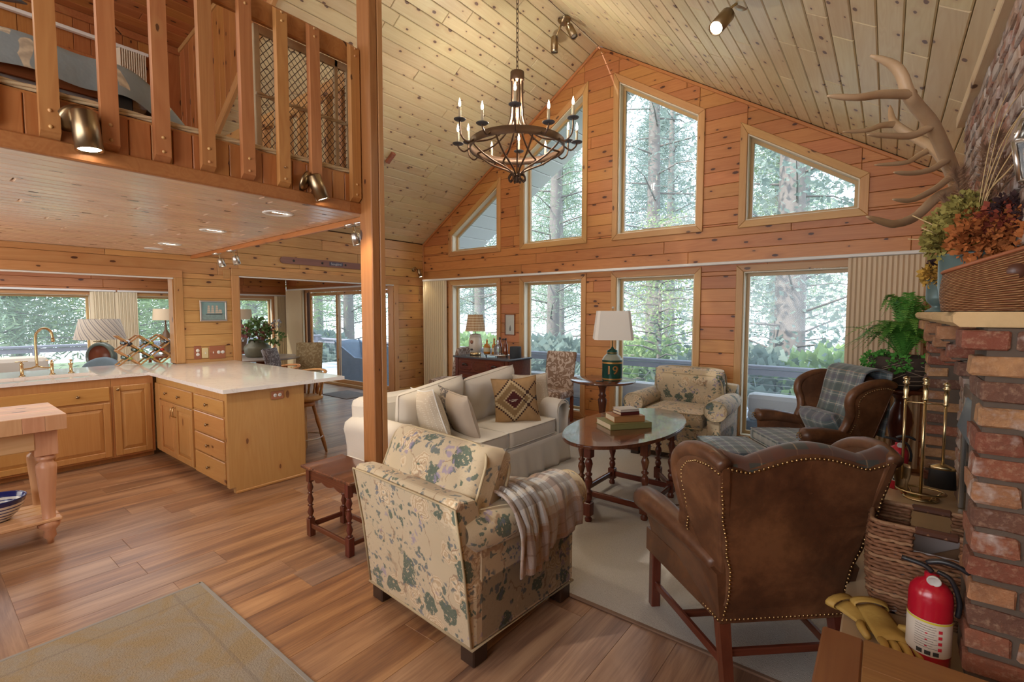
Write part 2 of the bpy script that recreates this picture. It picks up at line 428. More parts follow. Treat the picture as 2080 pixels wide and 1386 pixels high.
def ring(g, O, u, v, w, outer, inner, d0, d1):
    n = len(outer)
    for i in range(n):
        j = (i+1) % n
        q = [outer[i], outer[j], inner[j], inner[i]]
        vs = [tuple(O+u*a+v*b+w*d0) for a, b in q]+[tuple(O+u*a+v*b+w*d1) for a, b in q]
        g.add(vs, [(3, 2, 1, 0), (4, 5, 6, 7), (0, 1, 5, 4), (1, 2, 6, 5), (2, 3, 7, 6), (3, 0, 4, 7)])
WN = [0]
def window(O, u, v, outer, cas=.08, depth=.11, mull=(), label=None, casing=True, mat=None, sides='all', sash=.035):
    """outer: ccw polygon of the casing's outer edge in (u,v); O on the wall face"""
    WN[0] += 1
    W_ = struct('window_%d' % WN[0], label)
    O = Vector(O); w = u.cross(v)
    inner = inset(outer, cas) if casing else outer
    n = len(outer)
    if casing:
        for i in range(n):
            j = (i+1) % n
            q = [outer[i], outer[j], inner[j], inner[i]]
            e = (Vector(outer[j])-Vector(outer[i])).normalized()
            uu = u*e.x+v*e.y; vv = w.cross(uu)
            o0 = O+u*outer[i][0]+v*outer[i][1]
            loc = []
            for a, b in q:
                p = u*a+v*b-(u*outer[i][0]+v*outer[i][1]); loc.append((p.dot(uu), p.dot(vv)))
            plank_obj('casing', loc, o0, uu, vv, .022, .004, mat or M['trim'], W_, gap=.0006)
    g = G(); i2 = inset(inner, .012); ring(g, O, u, v, w, inner, i2, 0.0, -depth); g.obj('jamb', M['jamb'], W_)
    i3 = inset(i2, sash)
    g = G(); ring(g, O, u, v, w, i2, i3, -depth+.012, -depth-.03); 
    for m in mull: 
        bx = [p[1] for p in i2]
        ring(g, O, u, v, w, [(m-.03, min(bx)), (m+.03, min(bx)), (m+.03, max(bx)), (m-.03, max(bx))], [(m, min(bx))]*2+[(m, max(bx))]*2, -depth+.012, -depth-.03)
    g.obj('sash', M['sash'], W_)
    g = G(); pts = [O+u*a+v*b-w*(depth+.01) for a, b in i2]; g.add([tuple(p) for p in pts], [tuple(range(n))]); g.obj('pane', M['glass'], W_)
    return W_
M['jamb'] = plain('pale window jamb', (.74, .66, .50), .45)
M['sash'] = plain('window sash', (.50, .33, .15), .4)

# ---- floor
fl = struct('floor')
B('subfloor', -6.89, XR, -3, YG, -.2, -.02, M['dark_gap'], fl, bev=0)
planks('plank', fl, (XR, 0, -.018), VY, -VX, [[(.3, 0), (YG, 0), (YG, XR-XL), (.3, XR-XL)]], .225, (1.2, 1.5), M['floor'], t=.018, cham=.0013, seed=3, gap=.0004)
B('floor_rear', -6.89, XR, -3, .3, -.018, 0, M['floor'], fl, bev=0)
fs = struct('floor_sunroom')
B('subfloor', -11.55, -6.89, -1.5, 5.9, -.2, -.02, M['dark_gap'], fs, bev=0)
planks('plank', fs, (XL, 0, -.018), VY, -VX, [[(1.0, 0), (5.75, 0), (5.75, 4.5), (1.0, 4.5)]], .225, (1.2, 1.5), M['floor'], t=.018, cham=.0013, seed=4, gap=.0004)

# ---- north (gable) wall
ups = [[(-6.21, 2.553), (-5.01, 2.553), (-5.01, 3.755), (-6.21, 2.963)],
       [(-4.62, 2.553), (-3.42, 2.553), (-3.42, 4.80), (-4.62, 4.01)],
       [(-3.03, 2.553), (-1.82, 2.553), (-1.82, 4.01), (-3.03, 4.80)],
       [(-1.42, 2.553), (-.195, 2.553), (-.195, 2.975), (-1.42, 3.765)]]
los = [[(a, .03), (b, .03), (b, 2.122), (a, 2.122)] for a, b in ((-6.21, -5.01), (-4.62, -3.42), (-3.03, -1.82), (-1.42, -.195))]
wnth = struct('wall_north')
reg = [[(XL, 2.06), (XR, 2.06), (XR, 2.60), (XL, 2.60)]]
ei = [-6.14, -5.08, -4.55, -3.49, -2.96, -1.89, -1.35, -.265]
xs = [XL]+ei+[XR]
for k in range(0, 9, 2): reg.append([(xs[k], 0), (xs[k+1], 0), (xs[k+1], 2.06), (xs[k], 2.06)])
for k in range(1, 9, 2): reg.append([(xs[k], 0), (xs[k+1], 0), (xs[k+1], .09), (xs[k], .09)])
def ztop(x): return zl(x) if x < RX else zr(x)
for k in range(0, 9, 2):
    a, b = xs[k], xs[k+1]
    if a < RX < b: reg.append([(a, 2.60), (b, 2.60), (b, ztop(b)), (RX, RZ), (a, ztop(a))])
    else: reg.append([(a, 2.60), (b, 2.60), (b, ztop(b)), (a, ztop(a))])
for k, w_ in zip(range(1, 9, 2), ups):
    a, b = xs[k], xs[k+1]
    ia = inset(w_, .07); reg.append([(a, ia[3][1]), (b, ia[2][1]), (b, ztop(b)), (a, ztop(a))])
planks('plank', wnth, (0, YG+.016, 0), VX, VZ, reg, .1545, (1.8, 3.6), M['pine_wall'], t=.016, cham=.004, seed=11, v0=0)
wall_mass('wall_core', wnth, (0, YG+.017, 0), VX, VZ, reg, .14, M['dark_gap'])
for w_ in ups: window((0, YG, 0), VX, VZ, w_, cas=.08)
for w_ in los: window((0, YG, 0), VX, VZ, w_, cas=.08)
# rake trims, corner trim
def bar(name, p, q, wdt, hgt, mat, parent, roll_=0):
    p, q = Vector(p), Vector(q); d = (q-p); L = d.length; d.normalize()
    g = G().box(-L/2, L/2, -wdt/2, wdt/2, -hgt/2, hgt/2, min(wdt, hgt)*.2)
    o = g.obj(name, mat, parent); a = Vector((0, 0, 1)) if abs(d.z) < .99 else Vector((1, 0, 0))
    y = a.cross(d).normalized(); z = d.cross(y)
    o.matrix_local = Matrix.Translation((p+q)/2) @ Matrix(((d.x, y.x, z.x), (d.y, y.y, z.y), (d.z, y.z, z.z))).to_4x4() @ Matrix.Rotation(roll_, 4, 'X')
    return o
t1 = struct('trim_1'); bar('rake_trim', (XL, YG-.015, zl(XL)-.03), (RX, YG-.015, RZ-.03), .03, .035, M['pine_wall'], t1)
bar('rake_trim', (RX, YG-.015, RZ-.03), (XR, YG-.015, zr(XR)-.03), .03, .035, M['pine_wall'], t1)
bar('corner_trim', (XL+.012, YG-.012, 0), (XL+.012, YG-.012, 2.83), .024, .024, M['pine_wall'], t1)
bar('base_trim', (XL, YG-.008, .035), (XR, YG-.008, .035), .016, .07, M['trim'], t1)

# ---- west wall (with the two openings into the sunroom)
ww = struct('wall_west')
K0, K1, KZ = -1.6, 2.08, 1.985
O0, O1, OZ = 2.83, 5.40, 2.05
regw = [[(-3, 0), (2.10, 0), (2.10, .90), (-3, .90)], [(K1, .90), (O0, .90), (O0, KZ), (K1, KZ)], [(-3, KZ), (O0, KZ), (O0, 2.27), (-3, 2.27)],
        [(2.10, 0), (O0, 0), (O0, .90), (2.10, .90)], [(O1, 0), (YG, 0), (YG, OZ), (O1, OZ)], [(O0, OZ), (YG, OZ), (YG, 2.83), (O0, 2.83)], [(2.2, 2.27), (O0, 2.27), (O0, 2.83), (2.2, 2.83)]]
planks('plank', ww, (XL-.016, 0, 0), VY, VZ, regw, .1545, (1.6, 3.2), M['pine_left'], t=.016, cham=.004, seed=21, v0=.04)
wall_mass('wall_core', ww, (XL-.017, 0, 0), VY, VZ, regw, .12, M['dark_gap'])
def opening(n, y0, y1, z0, z1, c=.095, legs=True):
    s = struct('trim_%d' % n)
    B('head_casing', XL, XL+.02, y0-c, y1+c, z1, z1+c, M['trim_y'], s)
    B('side_casing', XL, XL+.02, y1, y1+c, z0, z1, M['trim_z'], s)
    B('side_casing', XL, XL+.02, y0-c, y0, z0, z1, M['trim_z'], s)
    B('jamb_board', XL-.15, XL, y1-.014, y1, z0, z1, M['trim_z'], s, bev=.002); B('jamb_board', XL-.15, XL, y0, y0+.014, z0, z1, M['trim_z'], s, bev=.002)
    B('head_board', XL-.15, XL, y0, y1, z1-.014, z1, M['trim_y'], s, bev=.002)
    return s
s2 = opening(2, K0, K1, .93, KZ); s3 = opening(3, O0, O1, 0, OZ)
B('white_strip', XL-.01, XL+.012, K0, K1, KZ-.018, KZ-.002, M['white'], s2, bev=.002); B('white_strip', XL-.01, XL+.012, O0, O1, OZ-.018, OZ-.002, M['white'], s3, bev=.002)
B('base_trim', XL, XL+.016, 5.5, YG-.03, 0, .07, M['trim_y'], s3)

# ---- roof slopes
ce = struct('ceiling')
Ls = math.sqrt(1+SL*SL)*(RX-XL); vl = Vector((1, 0, SL)).normalized(); nl = VY.cross(vl)
planks('plank', ce, Vector((XL, 0, 2.83))-nl*.018, VY, vl, [[(2.25, 0), (YG, 0), (YG, Ls), (2.25, Ls)]], .1445, (.9, 2.6), M['pine_ceil'], t=.018, cham=.006, seed=31, gap=.0024)
cr = struct('ceiling_east')
Lr = math.sqrt(1+SR*SR)*(XR+.2-RX); vr = Vector((1, 0, -SR)).normalized(); nr = VY.cross(vr)
planks('plank', cr, Vector((RX, 0, RZ))-nr*.018, VY, vr, [[(1.2, 0), (YG, 0), (YG, Lr), (1.2, Lr)]], .1445, (.9, 2.6), M['pine_ceil'], t=.018, cham=.006, seed=32, gap=.0024)
wall_mass('roof_core', ce, Vector((XL, 0, 2.83))-nl*.02, VY, vl, [[(2.25, -.9), (YG+1.45, -.9), (YG+1.45, Ls), (2.25, Ls)]], .2, M['dark_gap'])
wall_mass('roof_core', cr, Vector((RX, 0, RZ))-nr*.02, VY, vr, [[(-3, 0), (YG+1.45, 0), (YG+1.45, Lr+.5), (-3, Lr+.5)]], .2, M['dark_gap'])
# boarded soffit outside the gable
M['soffit'] = plain('pale soffit board', (.86, .84, .80), .6)
so = struct('trim_4')
for k in range(17):
    a = -.8+k*.31; q = [(YG+.16, a), (YG+1.45, a), (YG+1.45, a+.31), (YG+.16, a+.31)]
    plank_obj('soffit_board', q, Vector((XL, 0, 2.79)), VY, vl, .016, .012, M['soffit'], so, gap=.004)
for k in range(14):
    a = k*.31; q = [(YG+.16, a), (YG+1.45, a), (YG+1.45, a+.31), (YG+.16, a+.31)]
    plank_obj('soffit_board', q, Vector((RX, 0, RZ-.05)), VY, vr, .016, .012, M['soffit'], so, gap=.004)

# ---- loft
lo = struct('ceiling_loft_underside')
LX, LY, LZ = -3.0, 2.12, 2.27
planks('plank', lo, (XL, 0, LZ+.018), VY, VX, [[(-.5, 0), (2.28, 0), (2.13, -XL+LX), (-.5, -XL+LX)]], .108, (1.3, 2.8), M['pine_under'], t=.018, cham=.0075, seed=41)
wall_mass('loft_core', lo, (XL, 0, LZ+.019), VY, VX, [[(-3, 0), (2.28, 0), (2.13, -XL+LX), (-3, -XL+LX)]], .23, M['pine_loft'])
lf = struct('trim_5')
g0 = struct('wall_loft_front')
planks('plank', g0, (LX, LY, 0), VZ, -VY, [[(2.32, 0), (2.525, 0), (2.525, 3.6), (2.32, 3.6)]], .092, (5, 6), M['pine_loft'], t=.014, cham=.004, seed=42, joints=False)
bar('fascia_beam', (LX+.018, -1.5, LZ+.031), (LX+.018, LY+.02, LZ+.031), .036, .075, M['loft_y'], lf).data
bar('edge_trim', (LX, LY+.02, LZ-.02), (XL, LY+.17, LZ-.02), .03, .045, M['pine_loft'], lf)
B('cap_board', LX-.09, LX+.014, -1.5, LY, 2.515, 2.53, M['loft_y'], lf)
# dormer behind the loft: back wall, cheek, ceiling
def zd(x): return 4.74+.12*(x-XL)
wd = struct('wall_loft_west')
planks('plank', wd, (XL-.016, 0, 0), VZ, -VY, [[(2.5, -2.25), (zd(XL), -2.25), (zd(XL), 1.2), (2.5, 1.2)]], .14, (9, 10), M['pine_loft'], t=.016, cham=.004, seed=43, joints=False)
wall_mass('wall_core', wd, (XL-.02, 0, 0), VY, VZ, [[(-3, 2.5), (2.25, 2.5), (2.25, 5), (-3, 5)]], .1, M['dark_gap'])
wc = struct('wall_loft_cheek')
xm = -3.37
# cheek board frame: u = up, v such that u x v = -Y  ->  v = +X ... Z x X = Y, so v = -X
planks('plank', wc, (0, 2.25, 0), VZ, -VX, [[(zl(-3.5), 3.5), (zd(-3.5), 3.5), (zd(XL), 6.89), (2.83, 6.89)]], .14, (9, 10), M['pine_loft'], t=.016, cham=.004, seed=44, joints=False)
bar('rake_board', (XL, 2.225, zl(XL)), (-3.4, 2.225, zl(-3.4)), .05, .09, M['trim'], wc)
cd = struct('ceiling_dormer')
vd = Vector((1, 0, .12)).normalized(); nd = VY.cross(vd)
planks('plank', cd, Vector((XL, 0, zd(XL)))-nd*.018, VY, vd, [[(-.6, 0), (2.25, 0), (2.25, 3.55), (-.6, 3.55)]], .14, (.9, 2.4), M['pine_loft'], t=.018, cham=.004, seed=45)
wall_mass('roof_core', cd, Vector((XL, 0, zd(XL)))-nd*.02, VY, vd, [[(-3, -.2), (2.25, -.2), (2.25, 3.6), (-3, 3.6)]], .15, M['dark_gap'])
bar('crown_trim', (XL+.02, -1, zd(XL)-.04), (XL+.02, 2.25, zd(XL)-.04), .03, .08, M['loft_y'], cd)
bar('crown_trim', (XL, 2.23, zd(XL)-.03), (-3.6, 2.23, zd(-3.6)-.03), .03, .05, M['trim'], cd)

# ---- post
pst = struct('trim_6')
for nm, x0, x1, y0, y1, m in (('post_board', -2.985, -2.845, 2.05, 2.115, 'post'), ('post_board', -2.985, -2.845, 2.118, 2.165, 'trim_z')):
    B(nm, x0, x1, y0, y1, 0, 4.95, M[m], pst, bev=.006)

# ---- closing walls (south, east, sunroom)
we = struct('wall_east'); B('wall_board', XR, XR+.1, -3, YG, 0, 2.95, M['pine_left'], we, bev=0)
ws = struct('wall_south')
wall_mass('wall_board', ws, (0, -3, 0), VX, VZ, [[(-7, 0), (XR+.1, 0), (XR+.1, 2.9), (RX, 5.3), (-7, 5.0)]], .1, M['pine_left'])
XS, YS = -11.4, 5.75
sw = struct('wall_sunroom_west')
regs = [[(-1.2, 0), (YS, 0), (YS, .30), (-1.2, .30)], [(2.15, .30), (2.78, .30), (2.78, 1.92), (2.15, 1.92)], [(3.66, .30), (4.5, .30), (4.5, 1.92), (3.66, 1.92)], [(5.42, .30), (YS, .30), (YS, 1.92), (5.42, 1.92)], [(-1.2, 1.92), (YS, 1.92), (YS, 2.4), (-1.2, 2.4)]]
planks('plank', sw, (XS-.016, 0, 0), VY, VZ, regs, .1545, (1.6, 3), M['pine_wall'], t=.016, cham=.004, seed=51)
wall_mass('wall_core', sw, (XS-.017, 0, 0), VY, VZ, regs, .1, M['dark_gap'])
for a, b in ((-1.2, 2.2), (2.74, 3.7), (4.46, 5.46)): window((XS, 0, 0), VY, VZ, [(a, .27), (b, .27), (b, 1.93), (a, 1.93)], cas=.06, depth=.08)
sn = struct('wall_sunroom_north')
regn = [[(XS, 0), (-10.5, 0), (-10.5, 2.06), (XS, 2.06)], [(-7.33, 0), (XL-.12, 0), (XL-.12, 2.06), (-7.33, 2.06)], [(XS, 2.06), (XL-.12, 2.06), (XL-.12, 2.4), (XS, 2.4)]]
planks('plank', sn, (0, YS+.016, 0), VX, VZ, regn, .1545, (1.6, 3), M['pine_wall'], t=.016, cham=.004, seed=52)
wall_mass('wall_core', sn, (0, YS+.017, 0), VX, VZ, regn, .1, M['dark_gap'])
sc_ = struct('ceiling_sunroom'); B('ceiling_board', XS-.1, XL-.12, -1.3, YS+.1, 2.4, 2.5, M['pine_left'], sc_, bev=0)
ss = struct('wall_sunroom_south'); B('wall_board', XS-.1, XL-.12, -1.35, -1.25, 0, 2.4, M['pine_left'], ss, bev=0)
# sliding door
dr = struct('door_1')
for nm, x0, x1, z0, z1 in (('head_casing', -10.55, -7.28, 2.0, 2.09), ('side_casing', -10.55, -10.46, 0, 2.0), ('side_casing', -7.37, -7.28, 0, 2.0)):
    B(nm, x0, x1, YS-.022, YS, z0, z1, M['trim'] if 'head' in nm else M['trim_z'], dr)
B('sill', -10.46, -7.37, YS-.05, YS+.12, 0, .055, M['trim'], dr)
for x0, x1, yy in ((-10.46, -9.26, YS+.07), (-9.34, -7.37, YS+.03)):
    B('panel_stile', x0, x0+.07, yy, yy+.035, .055, 2.0, M['trim_z'], dr); B('panel_stile', x1-.07, x1, yy, yy+.035, .055, 2.0, M['trim_z'], dr)
    B('panel_rail', x0+.07, x1-.07, yy, yy+.035, .055, .13, M['trim'], dr); B('panel_rail', x0+.07, x1-.07, yy, yy+.035, 1.93, 2.0, M['trim'], dr)
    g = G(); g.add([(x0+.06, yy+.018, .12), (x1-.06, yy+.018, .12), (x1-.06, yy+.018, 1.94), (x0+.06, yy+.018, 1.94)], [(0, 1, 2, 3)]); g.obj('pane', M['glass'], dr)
# exterior ground, deck
M['deck'] = plain('weathered grey deck', (.45, .45, .47), .8, var=.2, bscale=30)
M['ground'] = plain('forest floor', (.10, .13, .05), .95, var=.5, bscale=4)
gd = struct('floor_ground'); G().grid(30, 30, lambda a, b: (-60+a*110, -30+b*50, -3.2-1.2*math.sin(a*9)*math.cos(b*7)), sm=True).obj('soil', M['ground'], gd)
dk = struct('floor_deck')
for k in range(22): B('deck_board', -14.5, 2.2, 6.0+.02+k*.145, 6.0+.155+k*.145, -.13, -.10, M['deck'], dk, bev=.004) if k*.145+6.0 > 6.27 or True else None
for k in range(14): B('deck_board', -13.5+k*.145, -13.37+k*.145, -2, 5.98, -.13, -.10, M['deck'], dk, bev=.004)
lk = struct('floor_lake'); gw = N('lake water'); gw.set(color=(.10, .16, .18), rough=.12, spec=.8); gw.bump(gw.noise(gw.obj(), .8, 3), .3, .2)
G().add([(-120, 22, -6), (80, 22, -6), (80, 200, -6), (-120, 200, -6)], [(0, 1, 2, 3)]).obj('water', gw.m, lk)
# ================================================================ LOFT FITTINGS
lr = thing('loft_railing', 'amber pine loft railing with bolted upright balusters under one wide top rail', 'railing', (LX, 0, 2.3))
def baluster_mesh():
    g = G(); z0, z1 = 2.335, 3.405; w2, t2 = .034, .021
    # 0.068 wide (y), 0.042 thick (x), bottom and top cut at an angle on the outer face
    vs = [(-t2, -w2, z0-.0), (t2, -w2, z0+.03), (t2, w2, z0+.03), (-t2, w2, z0), (-t2, -w2, z1), (t2, -w2, z1-.03), (t2, w2, z1-.03), (-t2, w2, z1)]
    vs = [(x, y, z-2.87) for x, y, z in vs]
    g.add(vs, [(3, 2, 1, 0), (4, 5, 6, 7), (0, 1, 5, 4), (1, 2, 6, 5), (2, 3, 7, 6), (3, 0, 4, 7)])
    me = bpy.data.meshes.new('baluster'); me.from_pydata(g.v, [], g.f); me.materials.append(M['baluster']); return me
bmsh = baluster_mesh()
gp = G(); gp.sphere((0, 0, 0), .0085, 8, 4); pm = bpy.data.meshes.new('plug'); pm.from_pydata(gp.v, [], gp.f); pm.polygons.foreach_set('use_smooth', [True]*len(gp.f)); pm.materials.append(M['trim'])
for k in range(-5, 8):
    y = .45+.21*k if k < 7 else 2.005
    b = link('baluster', bmsh, None, lr) if False else bpy.data.objects.new('baluster', bmsh)
    C.objects.link(b) if b.name not in C.objects else None
    b.parent = lr; b.location = (LX+.035-LX, y, 2.87-2.3); b.location.x = .0375
    for z in (2.385, 2.455, 3.32, 3.37):
        p = bpy.data.objects.new('plug', pm); C.objects.link(p); p.parent = b; p.location = (.021, 0, z-2.87)
o = bar('top_rail', (-.028, -1.2, 3.363-2.3), (-.028, 2.05, 3.363-2.3), .04, .135, M['loft_y'], lr)
# rope along the cap board
g = G(); 
for ph in (0, 2.1, 4.2): g.tube([(.0+.008*math.cos(t*42+ph), -1.0+t*3.02, .236+.008*math.sin(t*42+ph)) for t in [i/150 for i in range(151)]], .0085, 5)
rp = g.obj('rope', plain('jute rope', (.55, .42, .25), .9, bump=.5, bscale=300)); rp.location = (LX+.006, 0, 2.312); tag(rp, 'cream braided rope laid along the foot of the loft railing', 'rope')
# wire panel behind the last balusters
wp = thing('wire_panel', 'old pale framed panel of diagonal black wire mesh behind the loft balusters', 'panel', (-3.10, 1.40, 2.54))
pw_, ph_ = .66, .78
M['grey_wood'] = plain('weathered pale wood', (.52, .40, .24), .7, var=.2, bump=.2, bscale=80)
for (y0, y1, z0, z1) in ((0, .035, 0, ph_), (.12, .15, 0, ph_-.06), (pw_-.12, pw_-.095, 0, ph_), (pw_-.03, pw_, 0, ph_), (.035, pw_-.03, 0, .02), (.035, pw_-.03, ph_-.05, ph_)):
    g = G().box(-.012, .012, y0, y1, z0, z1, .003); g.obj('frame_stick', M['grey_wood'], wp)
g = G()
def seg(a, b):
    # clip 45 degree line to panel
    pass
n = 30
for s_ in (1, -1):
    for i in range(-14, 32):
        c = i*.05; pts = []
        for t in range(0, 101):
            y = .035+(pw_-.065)*t/100; z = c+s_*(y*1.25) if s_ > 0 else c-(y*1.25)+.2
            if .02 < z < ph_-.05: pts.append((0.004*s_, y, z))
        if len(pts) > 2: g.tube([pts[0], pts[-1]], .0022, 4)
g.obj('wire_lattice', M['iron'], wp)
g = G()
for ph in (0, PI): g.tube([(.02+.006*math.cos(t*26+ph), .0+t*pw_*.98, .36+.008*math.sin(t*26+ph)) for t in [i/50 for i in range(51)]], .008, 5)
g.obj('tie_rod', M['grey_wood'], wp)
# stair side railing of the loft
sr_ = thing('stair_railing', 'pine railing along the far side of the loft seen through the wire panel', 'railing', (-3.1, 2.09, 2.53))
bar('hand_rail', (-.0, 0, .72), (-2.5, 0, .72), .06, .12, M['trim'], sr_)
for k in range(12): B('baluster', -.14-k*.2, -.10-k*.2, -.03, .03, 0, .66, M['trim_z'], sr_)
# bed
M['quilt'] = None
def quilt_mat():
    g = N('blue grey quilt with pale patches'); v = g.obj()
    vo = g.t.nodes.new('ShaderNodeTexVoronoi'); vo.distance = 'CHEBYCHEV'; vo.inputs['Scale'].default_value = 5.5; g.put(vo.inputs['Vector'], g.vm('ADD', v, g.n('TexNoise', {'Vector': v, 'Scale': 2}, 1)))
    m = g.ramp(vo.outputs['Distance'], [(.28, 1), (.31, 0)])
    cr = g.sep(vo.outputs['Color']); m = g.math('MULTIPLY', m, g.math('GREATER_THAN', cr[0], .45))
    n = g.noise(v, 3, 3)
    base = g.mix(n, (.24, .32, .35), (.42, .47, .46)); w = g.n('TexWave', {'Vector': v, 'Scale': 28, 'Distortion': 3})
    patch = g.mix(w, (.80, .70, .50), (.56, .47, .33))
    g.set(color=g.mix(m, base, patch), rough=.85); g.bump(g.noise(v, 9, 3), .5, .02); return g.m
M['quilt'] = quilt_mat()
bed = thing('loft_bed', 'loft bed under a blue grey quilt with pale patches on a dark frame', 'bed', (-4.5, .1, 2.53))
def quilt_fn(a, b):
    # a along y (-1.3 .. 1.2), b across x with both sides hanging
    y = -1.3+2.55*a; s = (b-.5)*2
    x = .98*max(-1, min(1, s*1.25)); over = max(0, abs(s)*1.25-1)/.25
    z = .50-.035*(x*x)-.20*over+.012*math.sin(y*14+x*3)
    e = max(0, (y-.72)/.43)
    z -= .30*e*e; x *= 1-.06*e
    return (x+math.copysign(.03*over, s)+.012*math.sin(y*19)*over, y, z)
G().grid(44, 34, quilt_fn).obj('quilt', M['quilt'], bed, sub=1)
G().box(-.93, .93, -1.3, .9, .24, .42, .05).obj('mattress', M['white'], bed)
M['bedrail'] = pine('cherry bed rail', (.30, .09, .035), (.22, .06, .02), gate=.95, axis='YXZ')
B('side_rail', .93, .955, -1.3, .8, .24, .345, M['bedrail'], bed); G().box(.90, .93, -1.3, .8, .19, .225, .003).obj('metal_rail', M['black'], bed)
G().box(.93, .975, .70, .80, 0.0, .36, .006).obj('leg', M['black'], bed); G().box(-.97, -.93, .70, .80, 0.0, .36, .006).obj('leg', M['black'], bed)
# loft window + rails + blind
window((XL, 0, 0), VY, VZ, [(-1.1, 3.1), (1.52, 3.1), (1.52, 4.33), (-1.1, 4.33)], cas=.08, depth=.02, label=None, mat=M['loft_y'])
hb = thing('loft_blind', 'white vertical blind drawn to the side of the loft window', 'blind', (XL+.05, 0, 3.3))
B('head_rail', 0, .05, -1.1, 1.9, 1.185, 1.22, M['white'], hb, bev=.003)
M['slat'] = plain('cream vinyl slat', (.74, .64, .50), .55)
for k in range(12): 
    s = G().box(-.035, .035, -.002, .002, 0, 1.18, 0).obj('slat', M['slat'], hb); s.location = (.03, 1.62+k*.021, 0); s.rotation_euler = (0, 0, .5)
# fan in the loft
fan = thing('ceiling_fan', 'grey bladed ceiling fan over the loft bed', 'fan', (-5.3, .16, 3.80))
M['fanblade'] = plain('grey blue fan blade', (.16, .19, .23), .5)
G().lathe([(.02, .62), (.06, .60), (.06, .56), (.015, .55), (.015, .12), (.07, .10), (.10, .05), (.10, -.03), (.06, -.08), (.02, -.09)], 20).obj('motor', M['antbrass'], fan)
for k in range(5):
    bl = G().grid(12, 3, lambda a, b: (.12+a*.46, (b-.5)*(.09+.05*math.sin(min(1, a*1.15)*PI*.9)), .004*b), T=None).obj('blade', M['fanblade'], fan, solid=.008); bl.rotation_euler = (.15, 0, k*2*PI/5+1.02)

# ---------------------------------------------------------------- spot lamps
M['glow'] = N('warm lamp glow').set(color=(1, .9, .75), emit=(1, .82, .58), estr=14).m
M['glow_soft'] = N('soft lamp glow').set(color=(1, .9, .75), emit=(1, .85, .65), estr=5).m
def spot_can(name, label, loc, direction, out, r=.045, L=.16, lit=True, power=12, base=None, group=None):
    """loc: centre of the can; direction: beam; out: vector from can towards its mounting plate centre"""
    t = thing(name, label, 'lamp', loc, 0, group)
    d = Vector(direction).normalized(); q = d.to_track_quat('-Z', 'Y').to_matrix().to_4x4()
    G().lathe([(.001, L/2), (r*.8, L/2), (r, L/2-.012), (r, -L/2), (r*.9, -L/2), (r*.86, -L/2+.03), (.001, -L/2+.031)], 22, T=q, cap=False).obj('can', M['antbrass'] if base is None else base, t)
    G().lathe([(.001, -.004), (r*.84, -.004), (r*.84, .004), (.001, .004)], 18, T=q @ Matrix.Translation((0, 0, -L/2+.012)), cap=False).obj('bulb', M['glow'] if lit else M['steel'], t)
    o = Vector(out); qq = o.to_track_quat('Z', 'Y').to_matrix().to_4x4()
    G().lathe([(.001, -.028), (.03, -.026), (r*1.35, -.016), (r*1.55, 0), (.001, 0)], 26, T=Matrix.Translation(o) @ qq, cap=False).obj('mounting_plate', M['antbrass'] if base is None else base, t)
    G().tube([tuple(o*.98), tuple(o*.6+Vector((0, 0, .02))), (0, 0, L*.2)], .009, 8).obj('swivel_arm', M['brass'], t)
    if lit:
        l = light(name+'_light', 'SPOT', Vector(loc)+d*(L/2+.01), power, (1, .84, .62), spot_size=1.5, spot_blend=.7, shadow_soft_size=.04); l.rotation_euler = d.to_track_quat('-Z', 'Y').to_euler()
    return t
spot_can('spot_lamp', 'brushed bronze spot lamp on the loft front, larger and nearer the left edge', (LX+.085, .565, 2.395), (.1, .08, -1), (-.062, -.02, .05), .052, .18, power=30)
spot_can('spot_lamp', 'brushed bronze spot lamp on the loft front close to the post', (LX+.08, 1.70, 2.37), (.15, .35, -1), (-.058, -.06, .035), .045, .16, power=30)
spot_can('spot_lamp', 'small bronze wall spot lamp near the corner of the gable wall', (XL+.12, 5.90, 2.28), (.3, .1, -1), (-.115, -.03, .07), .035, .15, power=10)
spot_can('ceiling_spot', 'hanging can of the twin ceiling lamp at the ridge, pointing down', (-3.42, 5.22, 4.92), (0, 0, -1), (.10, .02, .25), .045, .19, lit=False, group=None)
spot_can('ceiling_spot', 'tilted can of the twin ceiling lamp at the ridge', (-3.16, 5.20, 4.98), (.5, -.1, -.9), (-.10, .02, .17), .045, .19, lit=False)
spot_can('ceiling_spot', 'lit bronze can lamp on the east roof slope at the top edge', (-.98, 3.60, 3.58), (-.2, -.55, -.6), (.10, .08, .14), .05, .19, power=25)
for (x, y, lab, lit) in ((-3.25, 2.26, 'left can of the pair under the loft edge near the post', True), (-3.12, 2.26, 'right can of the pair under the loft edge near the post', True), (-6.05, 2.36, 'lit can under the far end of the loft edge', True), (-5.62, 2.40, 'unlit tilted steel can under the far end of the loft edge', False)):
    spot_can('track_lamp', lab, (x, 2.16+.15*(-3.0-x)/3.89+.03, 2.13), (.15, .2, -1), (0, -.045, .115), .036, .09, lit=lit, power=7, base=M['steel'])
for i, (x, y, lab) in enumerate(((-3.45, 1.70, 'recessed downlight in the loft underside, nearest the post'), (-4.63, 1.71, 'recessed downlight in the loft underside, middle of the row'), (-5.9, 1.765, 'recessed downlight in the loft underside, farthest toward the sunroom'))):
    t = thing('downlight', lab, 'lamp', (x, y, LZ), 0, 'recessed downlights in the loft underside')
    G().lathe([(.062, .02), (.062, -.002), (.095, -.006), (.105, 0), (.105, .004)], 28, cap=False).obj('trim_ring', M['white'], t)
    G().lathe([(.001, 0), (.062, .001)], 24, cap=False).obj('bulb', M['glow'], t)
    l = light('downlight_light', 'SPOT', (x, y, LZ-.02), 28, (1, .86, .66), spot_size=2.2, spot_blend=.6, shadow_soft_size=.06)
